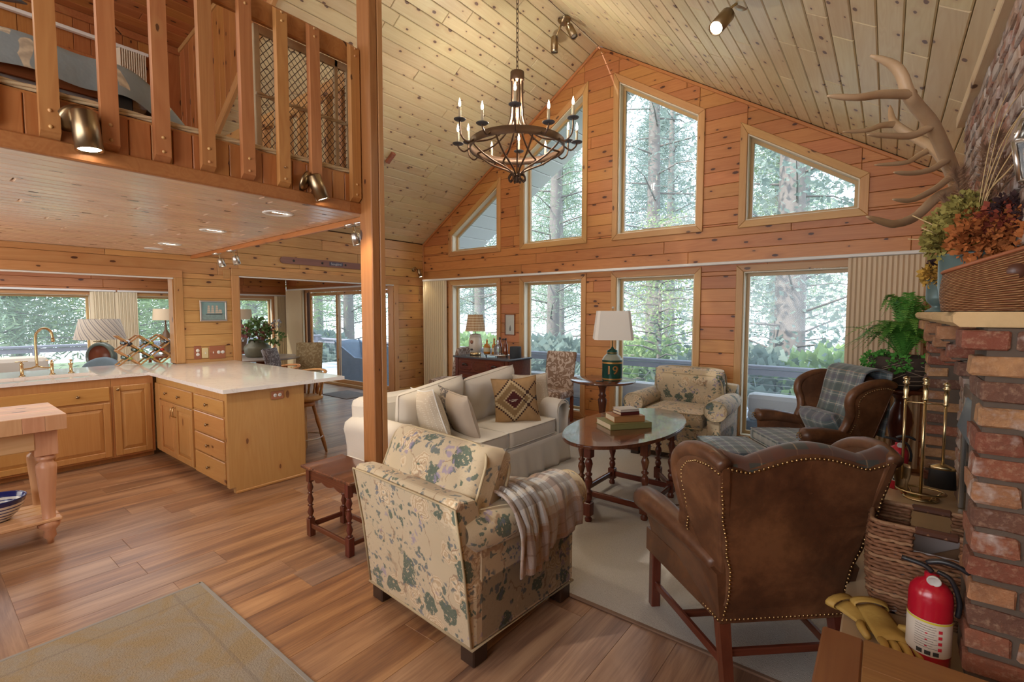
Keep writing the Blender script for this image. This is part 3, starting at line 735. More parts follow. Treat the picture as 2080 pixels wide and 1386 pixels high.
t = thing('ceiling_vent', 'small white oval vent beside the farthest downlight', 'vent', (-6.45, 1.775, LZ)); G().lathe([(.09, .004), (.085, -.006), (.05, -.008), (.045, .0), (.001, .0)], 24, cap=False).obj('vent_cover', M['white'], t)

# ================================================================ FIREPLACE
def brick_mat(name, greying, cols):
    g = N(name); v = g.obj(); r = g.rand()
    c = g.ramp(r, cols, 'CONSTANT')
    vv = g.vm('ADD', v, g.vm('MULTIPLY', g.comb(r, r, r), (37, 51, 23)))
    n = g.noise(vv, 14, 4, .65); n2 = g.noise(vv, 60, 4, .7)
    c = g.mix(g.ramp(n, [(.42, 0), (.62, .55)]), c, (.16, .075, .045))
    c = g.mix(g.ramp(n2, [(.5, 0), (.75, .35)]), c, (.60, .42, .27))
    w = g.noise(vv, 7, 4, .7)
    c = g.mix(g.ramp(w, [(.62-greying*.3, 0), (.78-greying*.3, .75)]), c, (.62, .56, .52))  # pale noise patches; a high share imitates window light on the brick
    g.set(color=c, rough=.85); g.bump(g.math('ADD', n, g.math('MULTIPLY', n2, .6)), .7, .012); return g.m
M['brick'] = brick_mat('tumbled red brick', .12, [(0, (.25, .085, .045)), (.2, (.36, .17, .08)), (.38, (.20, .06, .034)), (.55, (.42, .23, .105)), (.68, (.28, .10, .055)), (.82, (.13, .06, .04))])
M['brick_window_lit'] = brick_mat('window lit brick', .62, [(0, (.36, .17, .12)), (.25, (.44, .30, .22)), (.5, (.30, .17, .13)), (.7, (.40, .33, .29)), (.85, (.24, .15, .12))])  # greyer, paler brick: reflected window light put into the colour
M['mortar'] = plain('grey mortar', (.40, .36, .33), .95, var=.25, bump=.8, bscale=40)
M['mortar_dark'] = plain('dark mortar', (.11, .082, .062), .95, var=.3, bump=.8, bscale=40)
fp = thing('brick_fireplace', 'tumbled brick fireplace and chimney with a pale stone mantel shelf and raised hearth', 'fireplace', (.37, 3.2, 0))
FX, FY = .37, 3.2
brnd = random.Random(5); bmeshes = {}
def brick_mesh(L, D, H, kind):
    out = []
    for q in range(5):
        bm = bmesh.new(); bmesh.ops.create_cube(bm, size=1)
        for v in bm.verts: v.co = Vector((v.co.x*L, v.co.y*D, v.co.z*H))
        bmesh.ops.bevel(bm, geom=bm.edges[:], offset=.006, segments=1, affect='EDGES')
        bmesh.ops.subdivide_edges(bm, edges=[e for e in bm.edges if e.calc_length() > L*.5], cuts=2)
        for v in bm.verts: v.co += Vector((brnd.uniform(-1, 1)*.003, brnd.uniform(-1, 1)*.003, brnd.uniform(-1, 1)*.0032))
        me = bpy.data.meshes.new('brick'); bm.to_mesh(me); bm.free(); me.materials.append(M[kind])
        me.polygons.foreach_set('use_smooth', [False]*len(me.polygons)); out.append(me)
    return out
def brick(x, y, z, L, D, H, kind, rz=0):
    key = (round(L, 3), round(D, 3), round(H, 3), kind)
    if key not in bmeshes: bmeshes[key] = brick_mesh(L, D, H, kind)
    o = bpy.data.objects.new('brick', brnd.choice(bmeshes[key])); C.objects.link(o); o.parent = fp
    o.location = (x-FX+brnd.uniform(-.004, .004), y-FY, z); o.rotation_euler = (brnd.uniform(-.012, .012), brnd.uniform(-.01, .01), rz+brnd.uniform(-.01, .01))
    return o
HZ = .46
CH = .0735; BH = .058
# upper chimney face, X = .37 (brick length along y)
g = G().box(.002, .23, 1.95-FY, 4.40-FY, 1.50, 2.95, 0); g.obj('chimney_core', M['mortar'], fp)
row = 0; z = 1.615
while z < 2.90:
    y = 1.93-(.108 if row % 2 else 0)
    while y < 4.38:
        y0, y1 = max(y, 1.95), min(y+.205, 4.40)
        L = y1-y0
        if L > .05: brick(.38, (y0+y1)/2, z, round(L, 2), .05, BH, 'brick_window_lit', PI/2)
        y += .217
    z += CH; row += 1
# near pier (camera-facing face at y = 1.90), far pier, back of the recess
def pier(y0, y1, x0, ztop_, z0=HZ, kind='brick', cols=2):
    G().box(x0+.012-FX, .62-FX, y0+.012-FY, y1-.012-FY, z0, ztop_, 0).obj('pier_core', M['mortar_dark'], fp)
    z = (ztop_-.034)-CH*math.floor((ztop_-.034-z0-.028)/CH); row = 0
    while z < ztop_-.02:
        top = max(0, int(round((z-(ztop_-.036-2*CH))/CH)))   # last two courses step out
        xo = x0-.022*min(2, top) if z > ztop_-.2 else x0
        d = (y1-y0)
        if row % 2 == 0:
            brick(xo+.103, y0+.05, z, .206, .10, BH, kind)
            x = xo+.218
            if d > .3: brick(xo+.05, y0+.10+.012+.10, z, .20, .10, BH, kind, PI/2)
        else:
            brick(xo+.05, y0+.103, z, .206, .10, BH, kind, PI/2); x = xo+.112
            if d > .3: brick(xo+.05, y0+.206+.012+.05, z, .10, .10, BH, kind, PI/2)
        for c in range(cols):
            if x > .60: break
            brick(x+.103, y0+.05, z, .206, .10, BH, kind); x += .218
        z += CH; row += 1
pier(1.90, 2.16, .215, 1.525, cols=2)
pier(4.0, 4.40, .215, 1.525, cols=0)
# bracket courses of the middle corbel
for i, (xo, zz) in enumerate(((.165, 1.488), (.195, 1.415), (.23, 1.34))):
    brick(xo+.103, 2.68, zz, .206, .10, BH, 'brick'); G().box(xo+.02-FX, .0, 2.64-FY, 2.78-FY, zz-.036, zz+.036).obj('bracket_core', M['mortar_dark'], fp)
    brick(xo+.103, 3.45, zz, .206, .10, BH, 'brick'); G().box(xo+.02-FX, .0, 3.41-FY, 3.55-FY, zz-.036, zz+.036).obj('bracket_core', M['mortar_dark'], fp)
# recess wall: brick soldier over the firebox, sooty opening, doors
z = HZ+.036; row = 0
while z < 1.52:
    y = 2.17-(.108 if row % 2 else 0)
    while y < 3.99:
        y0, y1 = max(y, 2.17), min(y+.205, 3.99)
        if y1-y0 > .06 and not (2.55 < (y0+y1)/2 < 3.72 and z < 1.16): brick(.392, (y0+y1)/2, z, round(y1-y0, 2), .06, BH, 'brick_window_lit', PI/2)
        y += .217
    z += CH; row += 1
G().box(.0, .25, 2.16-FY, 2.62-FY, HZ, 1.52).box(.0, .25, 3.66-FY, 4.0-FY, HZ, 1.52).box(.0, .25, 2.62-FY, 3.66-FY, 1.14, 1.52).obj('recess_core', M['mortar'], fp)
G().box(.22, .24, 2.62-FY, 3.66-FY, HZ, 1.14).obj('firebox', M['black'], fp)
G().box(-.015, .01, 2.58-FY, 3.70-FY, 1.10, 1.17, .004).box(-.015, .01, 2.58-FY, 2.62-FY, HZ, 1.12, .004).box(-.015, .01, 3.66-FY, 3.70-FY, HZ, 1.12, .004).box(-.015, .01, 3.12-FY, 3.15-FY, HZ, 1.12, .004).obj('door_frame', M['steel'], fp)
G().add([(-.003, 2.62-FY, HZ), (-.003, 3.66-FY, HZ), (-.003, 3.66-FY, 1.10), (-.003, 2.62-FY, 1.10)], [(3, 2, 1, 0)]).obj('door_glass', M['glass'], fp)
# sloped steel smoke guard above the doors
G().add([(-.05, 2.80-FY, .96), (-.05, 3.50-FY, .96), (-.015, 3.50-FY, 1.12), (-.015, 2.80-FY, 1.12)], [(0, 1, 2, 3)]).obj('smoke_guard', plain('blue grey steel', (.22, .30, .38), .35, .6), fp, solid=.006)
# mantel (rough stone slab with a chipped end)
def mantel_fn():
    g = G(); n = 26; prof = lambda y: (.0035*math.sin(y*31)+.003*math.sin(y*77))
    vs = []; fs = []
    for i in range(n):
        y = 1.985+(4.42-1.985)*i/(n-1); e = prof(y)+brnd.uniform(-.003, .003)
        vs += [(.172+e, y, 1.527), (.157+e, y, 1.54), (.155+e*1.4, y, 1.56), (.165+e, y, 1.573), (.40, y, 1.573), (.40, y, 1.527)]
    for i in range(n-1):
        for k in range(6): fs.append((i*6+k, i*6+(k+1) % 6, (i+1)*6+(k+1) % 6, (i+1)*6+k))
    fs += [tuple(range(5, -1, -1)), tuple((n-1)*6+k for k in range(6))]
    # near wing over the pier, towards the right
    g.add([(x-FX, y-FY, z) for x, y, z in vs], fs)
    g.box(.39-FX, .66-FX, 1.985-FY, 2.2-FY, 1.527, 1.573, .004)
    return g
M['stone'] = plain('honey sandstone', (.60, .42, .21), .8, var=.22, bump=.5, bscale=45)
mantel_fn().obj('mantel_shelf', M['stone'], fp)
# hearth
M['slab'] = plain('tan stone slab', (.50, .36, .22), .25, var=.15, bscale=20)
G().box(-.09-FX, .62-FX, 1.80-FY, 4.22-FY, .40, HZ, .006).obj('hearth_slab', M['slab'], fp)
G().box(-.06-FX, .62-FX, 1.84-FY, 4.20-FY, 0, .40, 0).obj('hearth_base', M['brick'], fp)
for k in range(5):
    for j in range(10): brick(-.055, 1.95+j*.235+(.11 if k % 2 else 0), .04+k*.078, .215, .03, .065, 'brick', PI/2)
# ceiling trim against the chimney
B('chimney_trim', .315, .372, 1.4, 4.47, 2.815, 2.885, M['ceil_trim_y'], cr)

# ---- things on the mantel
def antler():
    t = thing('elk_antlers', 'pair of pale brown many-tined elk antlers mounted on the chimney', 'antlers', (.36, 3.47, 2.16))
    m = N('antler bone'); v = m.obj(); m.set(color=m.mix(m.noise(v, 6, 4), (.42, .25, .12), (.62, .46, .30)), rough=.5); m.bump(m.noise(m.vm('MULTIPLY', v, (30, 30, 8)), 3, 3), .3, .004)
    o0 = Vector((.36, 3.47, 2.16))
    
    def branch(g, pts, r0, r1, r2=None):
        P = bez([Vector(p)-o0 for p in pts], 26); rr = []
        for i in range(26):
            f = i/25; rr.append((r0*(1-f)+r1*f) if f < .75 else (r0*.25+r1*.75)*(1-((f-.75)/.25)**2*.8))
        g.tube(P, rr, 10)
    A = ANT
    g = G(); branch(g, A['nb'], .034, .019)
    for k, r in (('t1', .021), ('t2', .019), ('t3', .017), ('t4', .018), ('br', .026)): branch(g, A[k], r, r*.45)
    g.obj('antler', m.m, t)
    g = G(); branch(g, A['fb'], .036, .02); branch(g, A['f1'], .022, .01); branch(g, A['f2'], .021, .009); g.obj('antler', m.m, t)
    G().lathe([(.001, 0), (.10, 0), (.11, .012), (.10, .025), (.001, .028)], 24, T=TR(.0, 0, 0, 0, -PI/2, 0), cap=False).obj('wall_plaque', M['bedrail'], t)
    g = G(); g.tube([(0, 0, 0), (-.07, -.02, 0), (-.11, -.08, .0)], .035, 10); g.tube([(0, 0, 0), (-.06, .05, 0), (-.08, .12, 0)], .035, 10); g.obj('skull_cap', m.m, t)
ANT = dict(nb=[(.267, 3.374, 2.182), (.218, 3.215, 2.271), (.171, 3.018, 2.334), (.12, 2.856, 2.404), (.063, 2.726, 2.454), (.032, 2.641, 2.484), (.005, 2.625, 2.566), (-.033, 2.6, 2.611), (-.099, 2.55, 2.642)],
    t1=[(.045, 2.66, 2.484), (-.055, 2.506, 2.457), (-.13, 2.381, 2.422), (-.22, 2.285, 2.419)], t2=[(.125, 2.86, 2.40), (.058, 2.777, 2.347), (-.018, 2.653, 2.326), (-.096, 2.527, 2.313)],
    t3=[(.19, 3.09, 2.29), (.129, 2.951, 2.226), (.057, 2.829, 2.195), (-.004, 2.717, 2.185)], t4=[(.225, 3.24, 2.25), (.166, 3.103, 2.173), (.098, 2.917, 2.102), (.053, 2.816, 2.072), (-.003, 2.708, 2.066)],
    br=[(.251, 3.298, 2.187), (.168, 3.101, 2.126), (.084, 2.899, 2.011), (.013, 2.713, 1.959), (-.037, 2.61, 1.96), (-.086, 2.509, 1.971)],
    fb=[(.294, 3.589, 2.22), (.234, 3.683, 2.403), (.174, 3.838, 2.551), (.095, 3.976, 2.664), (.021, 3.987, 2.739), (-.024, 4.022, 2.812), (-.041, 4.081, 2.929)],
    f1=[(-.01, 4.01, 2.78), (-.079, 3.911, 2.76), (-.149, 3.788, 2.71), (-.261, 3.635, 2.682)], f2=[(.175, 3.88, 2.56), (.113, 3.787, 2.507), (.049, 3.669, 2.447), (-.094, 3.491, 2.417)])
antler()
# ================================================================ KITCHEN
def quartz():
    g = N('white veined quartz'); v = g.obj()
    n = g.noise(v, 2.2, 5, .6, 1.6); ve = g.math('ABSOLUTE', g.math('SUBTRACT', n, .5))
    c = g.mix(g.ramp(ve, [(0, .5), (.012, 0)]), (.86, .86, .86), (.60, .56, .54)); g.set(color=c, rough=.06, spec=.7); return g.m
M['quartz'] = quartz()
ct = thing('countertop', 'white veined stone countertop running from the sink into the peninsula', 'countertop', (-6.2, 1.6, .92))
g = G()
def cb(x0, x1, y0, y1, b=0): g.box(x0+6.2, x1+6.2, y0-1.6, y1-1.6, -.034, 0, b)
cb(-7.36, -6.69, -1.6, 2.07); cb(-6.69, -6.34, -1.6, .20); cb(-6.69, -6.34, 1.225, 1.62); cb(-6.34, -6.215, -1.6, 1.62)
cb(-6.69, -4.31, 1.62, 2.75); cb(-6.885, -6.69, 2.07, 2.75)
g.obj('slab', M['quartz'], ct)
g = G(); T_ = .006
g.box(-.49, -.14, -1.4, -.375, -.20, -.194).box(-.49, -.484, -1.4, -.375, -.2, -.034).box(-.146, -.14, -1.4, -.375, -.2, -.034).box(-.49, -.14, -1.4, -1.394, -.2, -.034).box(-.49, -.14, -.381, -.375, -.2, -.034)
sk = g.obj('sink_basin', M['steel'], ct)

def knob(parent, p, out, r=.015):
    q = Vector(out).to_track_quat('Z', 'Y').to_matrix().to_4x4()
    return G().lathe([(.006, 0), (.006, .012), (r, .018), (r, .024), (r*.6, .028), (.001, .029)], 14, T=q, cap=False).obj('knob', M['antbrass'], parent, loc=p)
def pull(parent, p, out, L=.10):
    q = Vector(out).to_track_quat('Z', 'Y').to_matrix().to_4x4()
    o = Vector(out)
    return G().tube([(0, 0, -L/2), tuple(o*.028+Vector((0, 0, -L/2+.01))), tuple(o*.03), tuple(o*.028+Vector((0, 0, L/2-.01))), (0, 0, L/2)], .005, 6).obj('pull', M['brass'], parent, loc=p)
def front(parent, kind, u0, u1, z0, z1, axis, pos):
    """raised-panel door or slab drawer; axis 'y' = faces -Y at y=pos (u = x); axis 'x' = faces +X at x=pos (u = y)"""
    w, h = u1-u0, z1-z0; g = G(); t = .020
    if kind == 'drawer':
        g.box(-w/2, w/2, -t, 0, -h/2, h/2, .006)
    else:
        s = .055
        g.box(-w/2, -w/2+s, -t, 0, -h/2, h/2, .003).box(w/2-s, w/2, -t, 0, -h/2, h/2, .003).box(-w/2+s, w/2-s, -t, 0, h/2-s, h/2, .003).box(-w/2+s, w/2-s, -t, 0, -h/2, -h/2+s, .003)
        a, b, a2, b2 = w/2-s, h/2-s, w/2-s-.035, h/2-s-.035
        vs = [(-a, -.005, -b), (a, -.005, -b), (a, -.005, b), (-a, -.005, b), (-a2, -t+.002, -b2), (a2, -t+.002, -b2), (a2, -t+.002, b2), (-a2, -t+.002, b2)]
        g.add(vs, [(0, 1, 5, 4), (1, 2, 6, 5), (2, 3, 7, 6), (3, 0, 4, 7), (4, 5, 6, 7)])
    m = 'cab_z' if kind == 'door' else ('cab_x' if axis == 'y' else 'cab_y')
    uc, zc = (u0+u1)/2, (z0+z1)/2
    if axis == 'y': o = g.obj(kind, M['cab_z' if kind == 'door' else 'cab_x'], parent, loc=Vector((uc, pos, zc))-parent.location)
    else: o = g.obj(kind, M['cab_z' if kind == 'door' else 'cab_x'], parent, loc=Vector((pos, uc, zc))-parent.location, rot=(0, 0, PI/2))
    return o
FX_, FY_ = -6.25, 1.69
def cabinet(label, x0, x1, y0, y1, toe='y', extra=None):
    t = thing('base_cabinet', label, 'cabinet', (x0, y0, 0))
    g = G()
    if toe == 'y': g.box(0, x1-x0, .0, y1-y0, .055, .886, .001).box(0, x1-x0, .06, y1-y0, 0, .055)
    else: g.box(0, x1-x0, .0, y1-y0, .055, .886, .001).box(0, x1-x0-.06, 0, y1-y0, 0, .055)
    g.obj('body', M['cab_z'], t)
    return t
def K(o, dx, dz): return knob(o, (dx, -.02, dz), (0, -1, 0))
c = cabinet('wide sink base cabinet with a false drawer front over two raised panel doors', -6.88, FX_, .27, 1.30, 'x')
f = front(c, 'drawer', .29, 1.285, .655, .80, 'x', FX_); K(f, .25, 0)
f = front(c, 'door', .29, .785, .075, .635, 'x', FX_); K(f, .2, .24); f = front(c, 'door', .79, 1.285, .075, .635, 'x', FX_); K(f, -.2, .24)
c = cabinet('narrow base cabinet with one tall door in the kitchen corner', -6.88, FX_, 1.302, 1.66, 'x')
f = front(c, 'door', 1.318, 1.632, .075, .80, 'x', FX_); K(f, -.125, .33)
c = cabinet('base cabinet left of the sink at the edge of the picture', -6.88, FX_, -.6, .268, 'x')
f = front(c, 'door', -.58, -.17, .075, .80, 'x', FX_); K(f, .16, .33); f = front(c, 'door', -.16, .25, .075, .80, 'x', FX_); K(f, -.16, .33)
c = cabinet('peninsula cabinet with a drawer over two doors with brass pulls', -6.25, -5.155, FY_, 2.35)
B('filler', -6.245, -6.11, FY_-.018, FY_, .075, .80, M['cab_z'], None).parent = c; c.children[-1].location = Vector((-6.1775, FY_-.009, .4375))-c.location
f = front(c, 'drawer', -6.095, -5.18, .645, .80, 'y', FY_); K(f, -.22, 0); K(f, .14, 0)
f = front(c, 'door', -6.095, -5.645, .075, .63, 'y', FY_); pull(f, (.20, -.02, .20), (0, -1, 0)); f = front(c, 'door', -5.635, -5.18, .075, .63, 'y', FY_); pull(f, (-.20, -.02, .20), (0, -1, 0))
c = cabinet('peninsula cabinet with a stack of four drawers', -5.153, -4.42, FY_, 2.35)
for z0, z1 in ((.665, .80), (.46, .645), (.275, .445), (.06, .26)): f = front(c, 'drawer', -5.13, -4.46, z0, z1, 'y', FY_); K(f, 0, 0)
c = thing('peninsula_end_panel', 'flat pine end panel of the peninsula with a double outlet near its top', 'panel', (-4.37, FY_, 0))
g = G(); g.prism([(.0, -.025), (.66, -.025), (.66, -.885), (.0, -.885)], 0, .05) if False else None
g = G().add([(x, y, z) for x in (-.05, .0) for y, z in ((.03, 0), (.66, 0), (.66, .885), (-.02, .885), (-.02, .055), (.03, .055))],
            [(0, 1, 2, 3, 4, 5), (11, 10, 9, 8, 7, 6), (0, 6, 7, 1), (1, 7, 8, 2), (2, 8, 9, 3), (3, 9, 10, 4), (4, 10, 11, 5), (5, 11, 6, 0)])
g.obj('panel_board', M['cab_z'], c)
B('base_moulding', 0, .014, .03, .68, 0, .022, M['cab_y'], c, bev=.004)
def outlet(parent, loc, rz, plate, w=.115, h=.075, horizontal=True, n=2, black=False):
    t = G().box(-w/2, w/2, -.006, 0, -h/2, h/2, .002).obj('plate', plate, parent, loc=loc, rot=(0, 0, rz))
    for k in range(n):
        dx = (k-(n-1)/2)*.042
        G().lathe([(.001, .004), (.0155, .004), (.0165, 0), (.0165, -.002)], 16, T=TR(dx if horizontal else 0, -.006, 0 if horizontal else dx, PI/2, 0, 0), cap=False).obj('socket', M['white'], t)
        for s in (-1, 1): G().box(dx*(horizontal)+s*.005-.0012, dx*(horizontal)+s*.005+.0012, -.0115, -.009, (0 if horizontal else dx)-.004, (0 if horizontal else dx)+.004).obj('slot', M['black'], t)
    return t
M['rosewood'] = pine('reddish wood plate', (.42, .17, .09), (.30, .11, .055), gate=.97, rough=.4)
outlet(c, (.003, .405, .81), PI/2, M['rosewood'])
# wall plates
def plate(name, label, y0, y1, z0, z1, mat): 
    t = thing(name, label, 'wall plate', (XL, (y0+y1)/2, (z0+z1)/2), PI/2)
    G().box(-(y1-y0)/2, (y1-y0)/2, -.010, 0, -(z1-z0)/2, (z1-z0)/2, .003).obj('plate', mat, t); return t
t = plate('wall_outlet', 'wooden outlet plate with two stacked sockets, left of the cream switch', 2.272, 2.352, .965, 1.135, M['rosewood'])
for dz in (-.025, .025): G().lathe([(.001, .004), (.020, .004), (.021, 0)], 14, T=TR(0, -.010, dz, PI/2, 0, 0), cap=False).obj('socket', M['white'], t)
t = plate('light_switch', 'cream switch plate between the two wooden plates', 2.362, 2.432, .975, 1.105, plain('cream plastic', (.72, .62, .36), .4)); G().box(-.005, .005, -.022, -.009, -.01, .01, .002).obj('toggle', M['white'], t)
t = plate('wall_outlet', 'wide reddish wooden plate with a toggle and two round white sockets', 2.445, 2.635, .955, 1.125, M['rosewood'])
for dx in (.015, .062): G().lathe([(.001, .006), (.020, .006), (.022, 0)], 16, T=TR(dx, -.010, 0, PI/2, 0, 0), cap=False).obj('socket', M['white'], t)
G().box(-.055, -.045, -.02, -.009, -.012, .012, .002).obj('toggle', M['white'], t)
t = plate('cover_plate', 'small blank square wooden cover high beside the wide opening', 2.64, 2.73, 2.01, 2.12, M['pine_left'])
# ship picture
t = thing('ship_picture', 'small painting of a sailing ship in a silver frame on the pine wall', 'picture', (XL, 2.51, 1.578), PI/2)
g = G(); W2, H2 = .158, .133
for a in ((-W2, W2, H2-.02, H2), (-W2, W2, -H2, -H2+.02), (-W2, -W2+.02, -H2+.02, H2-.02), (W2-.02, W2, -H2+.02, H2-.02)): g.box(a[0], a[1], -.022, 0, a[2], a[3], .003)
g.obj('frame', plain('silver frame', (.55, .53, .52), .35, .6), t)
G().box(-W2+.02, W2-.02, -.008, -.004, -.045, H2-.02).obj('sky', plain('painted sky', (.22, .38, .40), .6, var=.2, bscale=60), t)
G().box(-W2+.02, W2-.02, -.008, -.004, -H2+.02, -.045).obj('sea', plain('painted sea', (.25, .36, .36), .6, var=.4, bscale=200), t)
g = G(); g.add([(-.085, -.0095, -.045), (.10, -.0095, -.045), (.115, -.0095, -.035), (-.095, -.0095, -.037)], [(0, 1, 2, 3)]); g.obj('hull', M['black'], t)
g = G()
for i, x in enumerate((-.055, -.01, .04, .08)):
    for j in range(4 if i < 3 else 2):
        w = .021-.003*j; z = -.030+.026*j
        g.add([(x-w, -.0095, z), (x+w, -.0095, z), (x+w*.85, -.0095, z+.022), (x-w*.85, -.0095, z+.022)], [(0, 1, 2, 3)])
g.obj('sails', plain('painted sails', (.62, .54, .44), .6), t)
# carved plaque over the wide opening
t = thing('wooden_plaque', 'long weathered wooden plaque with three holes above the wide opening', 'plaque', (XL, 4.06, 2.315), PI/2)
poly = []
for k in range(9): a = PI/2+k*PI/8; poly.append((-.62+.048*math.cos(a), .048*math.sin(a)))
poly += [(.66, -.050), (.66, .048)]
G().prism([(x, y) for x, y in poly], 0, .022, T=TR(0, 0, 0, PI/2, 0, 0)).obj('board', pine('weathered purple brown wood', (.30, .15, .11), (.20, .10, .085), gate=.97), t)
for x in (-.47, -.02, .38): G().lathe([(.001, .001), (.017, .001), (.018, 0)], 12, T=TR(x, -.0235, 0, PI/2, 0, 0), cap=False).obj('hole', M['black'], t)
G().box(.10, .33, -.0245, -.022, -.025, .028).obj('painted_band', plain('dark blue band', (.06, .07, .12), .6), t)
def text(body, size, mat, parent, loc, rot, ext=.0008, name='lettering', align='CENTER'):
    cu = bpy.data.curves.new(name, 'FONT'); cu.body = body; cu.size = size; cu.extrude = ext; cu.align_x = align; cu.align_y = 'CENTER'
    tmp = bpy.data.objects.new(name, cu); C.objects.link(tmp); dg = bpy.context.evaluated_depsgraph_get()
    me = bpy.data.meshes.new_from_object(tmp.evaluated_get(dg)); bpy.data.objects.remove(tmp); me.materials.clear()
    o = link(name, me, mat, parent); o.location = loc; o.rotation_euler = rot; return o
text('Songbird', .052, plain('pale lettering', (.55, .55, .60), .6), t, (.215, -.0252, .0), (PI/2, 0, 0))

# faucet, soap pump
f = thing('faucet', 'brass bridge faucet with a tall gooseneck spout and two cross handles', 'faucet', (-6.78, .835, .92))
g = G()
g.tube(bez([(0, 0, .09), (0, 0, .38), (.03, .02, .45), (.10, .055, .48), (.17, .09, .45), (.195, .10, .38)], 30), .0115, 12); g.tube([(.195, .10, .38), (.198, .10, .345)], .014, 12); g.obj('spout', M['brass'], f)
G().tube(bez([(0, -.11, .07), (0, -.05, .075), (0, 0, .09), (0, .05, .075), (0, .11, .07)], 20), .009, 10).obj('bridge', M['brass'], f)
for s in (-1, 1):
    h = G().lathe([(.024, 0), (.024, .008), (.014, .012), (.014, .11), (.018, .115), (.012, .125), (.006, .145)], 16).obj('handle', M['brass'], f, loc=(0, s*.11, 0))
    G().tube([(0, -.045, .148), (0, .045, .148)], .005, 8).tube([(-.045, 0, .148), (.045, 0, .148)], .005, 8).obj('cross_bar', M['brass'], h)
f = thing('soap_dispenser', 'small brass soap pump right of the faucet', 'dispenser', (-6.78, 1.09, .92))
G().lathe([(.026, 0), (.026, .008), (.014, .014), (.013, .085), (.020, .09), (.020, .105), (.006, .11), (.006, .13), (.014, .135), (.014, .145), (.001, .147)], 16).obj('pump_body', M['brass'], f); G().tube([(0, 0, .14), (.05, 0, .138), (.055, 0, .125)], .006, 8).obj('nozzle', M['brass'], f)

# wine rack with bottles
wr = thing('wine_rack', 'folding diamond lattice wine rack standing on the countertop', 'wine rack', (-7.17, 1.56, .92))
M['slat_wood'] = pine('honey rack slat', (.58, .33, .14), (.44, .22, .08), gate=.97)
dx_, dz_ = .105, .088
for pl in (.075, -.075):
    for i in range(-4, 8, 2):
        for s in (1, -1):
            pts = []
            for j in range(0, 5):
                a = i+j if s > 0 else i+4-j
                pts.append((a, j))
            pts = [p for p in pts if 0 <= p[0] <= 6]
            if len(pts) >= 2:
                a, b = pts[0], pts[-1]
                bar('lattice_slat', (pl+.006*s, a[0]*dx_, .01+a[1]*dz_), (pl+.006*s, b[0]*dx_, .01+b[1]*dz_), .010, .018, M['slat_wood'], wr)
for a in range(7):
    for j in range(5):
        if (a+j) % 2 == 0: G().tube([(-.085, 0, 0), (.085, 0, 0)], .006, 6).obj('dowel', M['slat_wood'], wr, loc=(0, a*dx_, .01+j*dz_))
def bottle_prof(r=.038, L=.30): return [(.001, 0), (r*.9, 0), (r, .008), (r, L*.62), (r*.8, L*.70), (r*.38, L*.78), (r*.34, L*.97), (r*.4, L*.975), (r*.4, L), (.001, L)]
M['green_glass'] = plain('dark green bottle glass', (.02, .05, .015), .08, spec=.8); M['black_glass'] = plain('black bottle glass', (.012, .010, .012), .08, spec=.8); M['red_foil'] = plain('red foil', (.45, .04, .02), .3, .4); M['gold_foil'] = plain('yellow green foil', (.35, .36, .08), .3, .4)
spots = [(1, 2.95, 'black_glass', 'black_glass', 'dark wine bottle in the upper left cell of the rack'), (3, 2.95, 'green_glass', 'gold_foil', 'green wine bottle in the upper middle cell of the rack'), (5, 2.95, 'black_glass', 'black_glass', 'dark wine bottle in the upper right cell of the rack'),
         (2, 1.95, 'green_glass', 'gold_foil', 'green wine bottle in the middle row left cell of the rack'), (4, 1.95, 'green_glass', 'red_foil', 'wine bottle with red foil in the middle row of the rack'),
         (1, .95, 'green_glass', 'gold_foil', 'green wine bottle in the lower left cell of the rack'), (3, .95, 'green_glass', 'gold_foil', 'green wine bottle in the lower middle cell of the rack')]
for a, j, m1, m2, lab in spots:
    t = thing('wine_bottle', lab, 'bottle', (-7.32, 1.56+a*dx_, .92+.01+j*dz_), 0, 'wine bottles in the lattice rack')
    G().lathe(bottle_prof(), 18, T=TR(0, 0, 0, 0, PI/2, 0), cap=False).obj('bottle_glass', M[m1], t)
    G().lathe([(.0165, .238), (.0165, .302), (.001, .304)], 14, T=TR(0, 0, 0, 0, PI/2, 0), cap=False).obj('foil', M[m2], t)

# butcher block table and bowl
bb = thing('butcher_block_table', 'maple butcher block table with turned legs and a low slatted shelf', 'table', (-4.54, -.02, 0))
for k in range(9): B('top_strip', -4.85+k*.0689, -4.85+(k+1)*.0689-.0006, -.70, .645, .80, .90, M['block'], None, bev=.002)
tops = [o for o in C.objects if o.name.startswith('top_strip')]
for o in tops: o.parent = bb; o.location = o.location-bb.location
# end grain staves showing on the long face
for k in range(13):
    y1 = .645-k*.104; B('edge_stave', -4.232, -4.224, y1-.103, y1, .801, .899, M['block_z'], None, bev=.001)
for o in [o for o in C.objects if o.name.startswith('edge_stave')]: o.parent = bb; o.location = o.location-bb.location
G().lathe([(.001, .003), (.014, .003), (.015, 0)], 14, T=TR(-4.224+4.54, .27+.02, .85, 0, PI/2, 0), cap=False).obj('bolt_plug', M['bedrail'], bb)
leg_p = [(.018, 0), (.02, .03), (.035, .05), (.03, .09), (.055, .12), (.058, .14), (.045, .165), (.034, .18), (.036, .26), (.046, .40), (.054, .52), (.052, .545), (.036, .56), (.036, .572), (.05, .58), (.052, .592), (.04, .605), (.036, .612)]
for x in (-4.79, -4.42):
    for y in (.56, -.60):
        l = G().lathe(leg_p, 20).box(-.058, .058, -.058, .058, .612, .80, .004).obj('leg', M['block_z'], bb, loc=(x+4.54, y+.02, 0))
        G().lathe([(.016, -.001), (.016, .012), (.001, .013)], 12).obj('foot_glide', M['steel'], l)
B('apron', -4.375, -4.355, -.55, .505, .66, .80, M['block'], None); B('apron', -4.86+.02, -4.82, -.55, .505, .66, .80, M['block'], None)
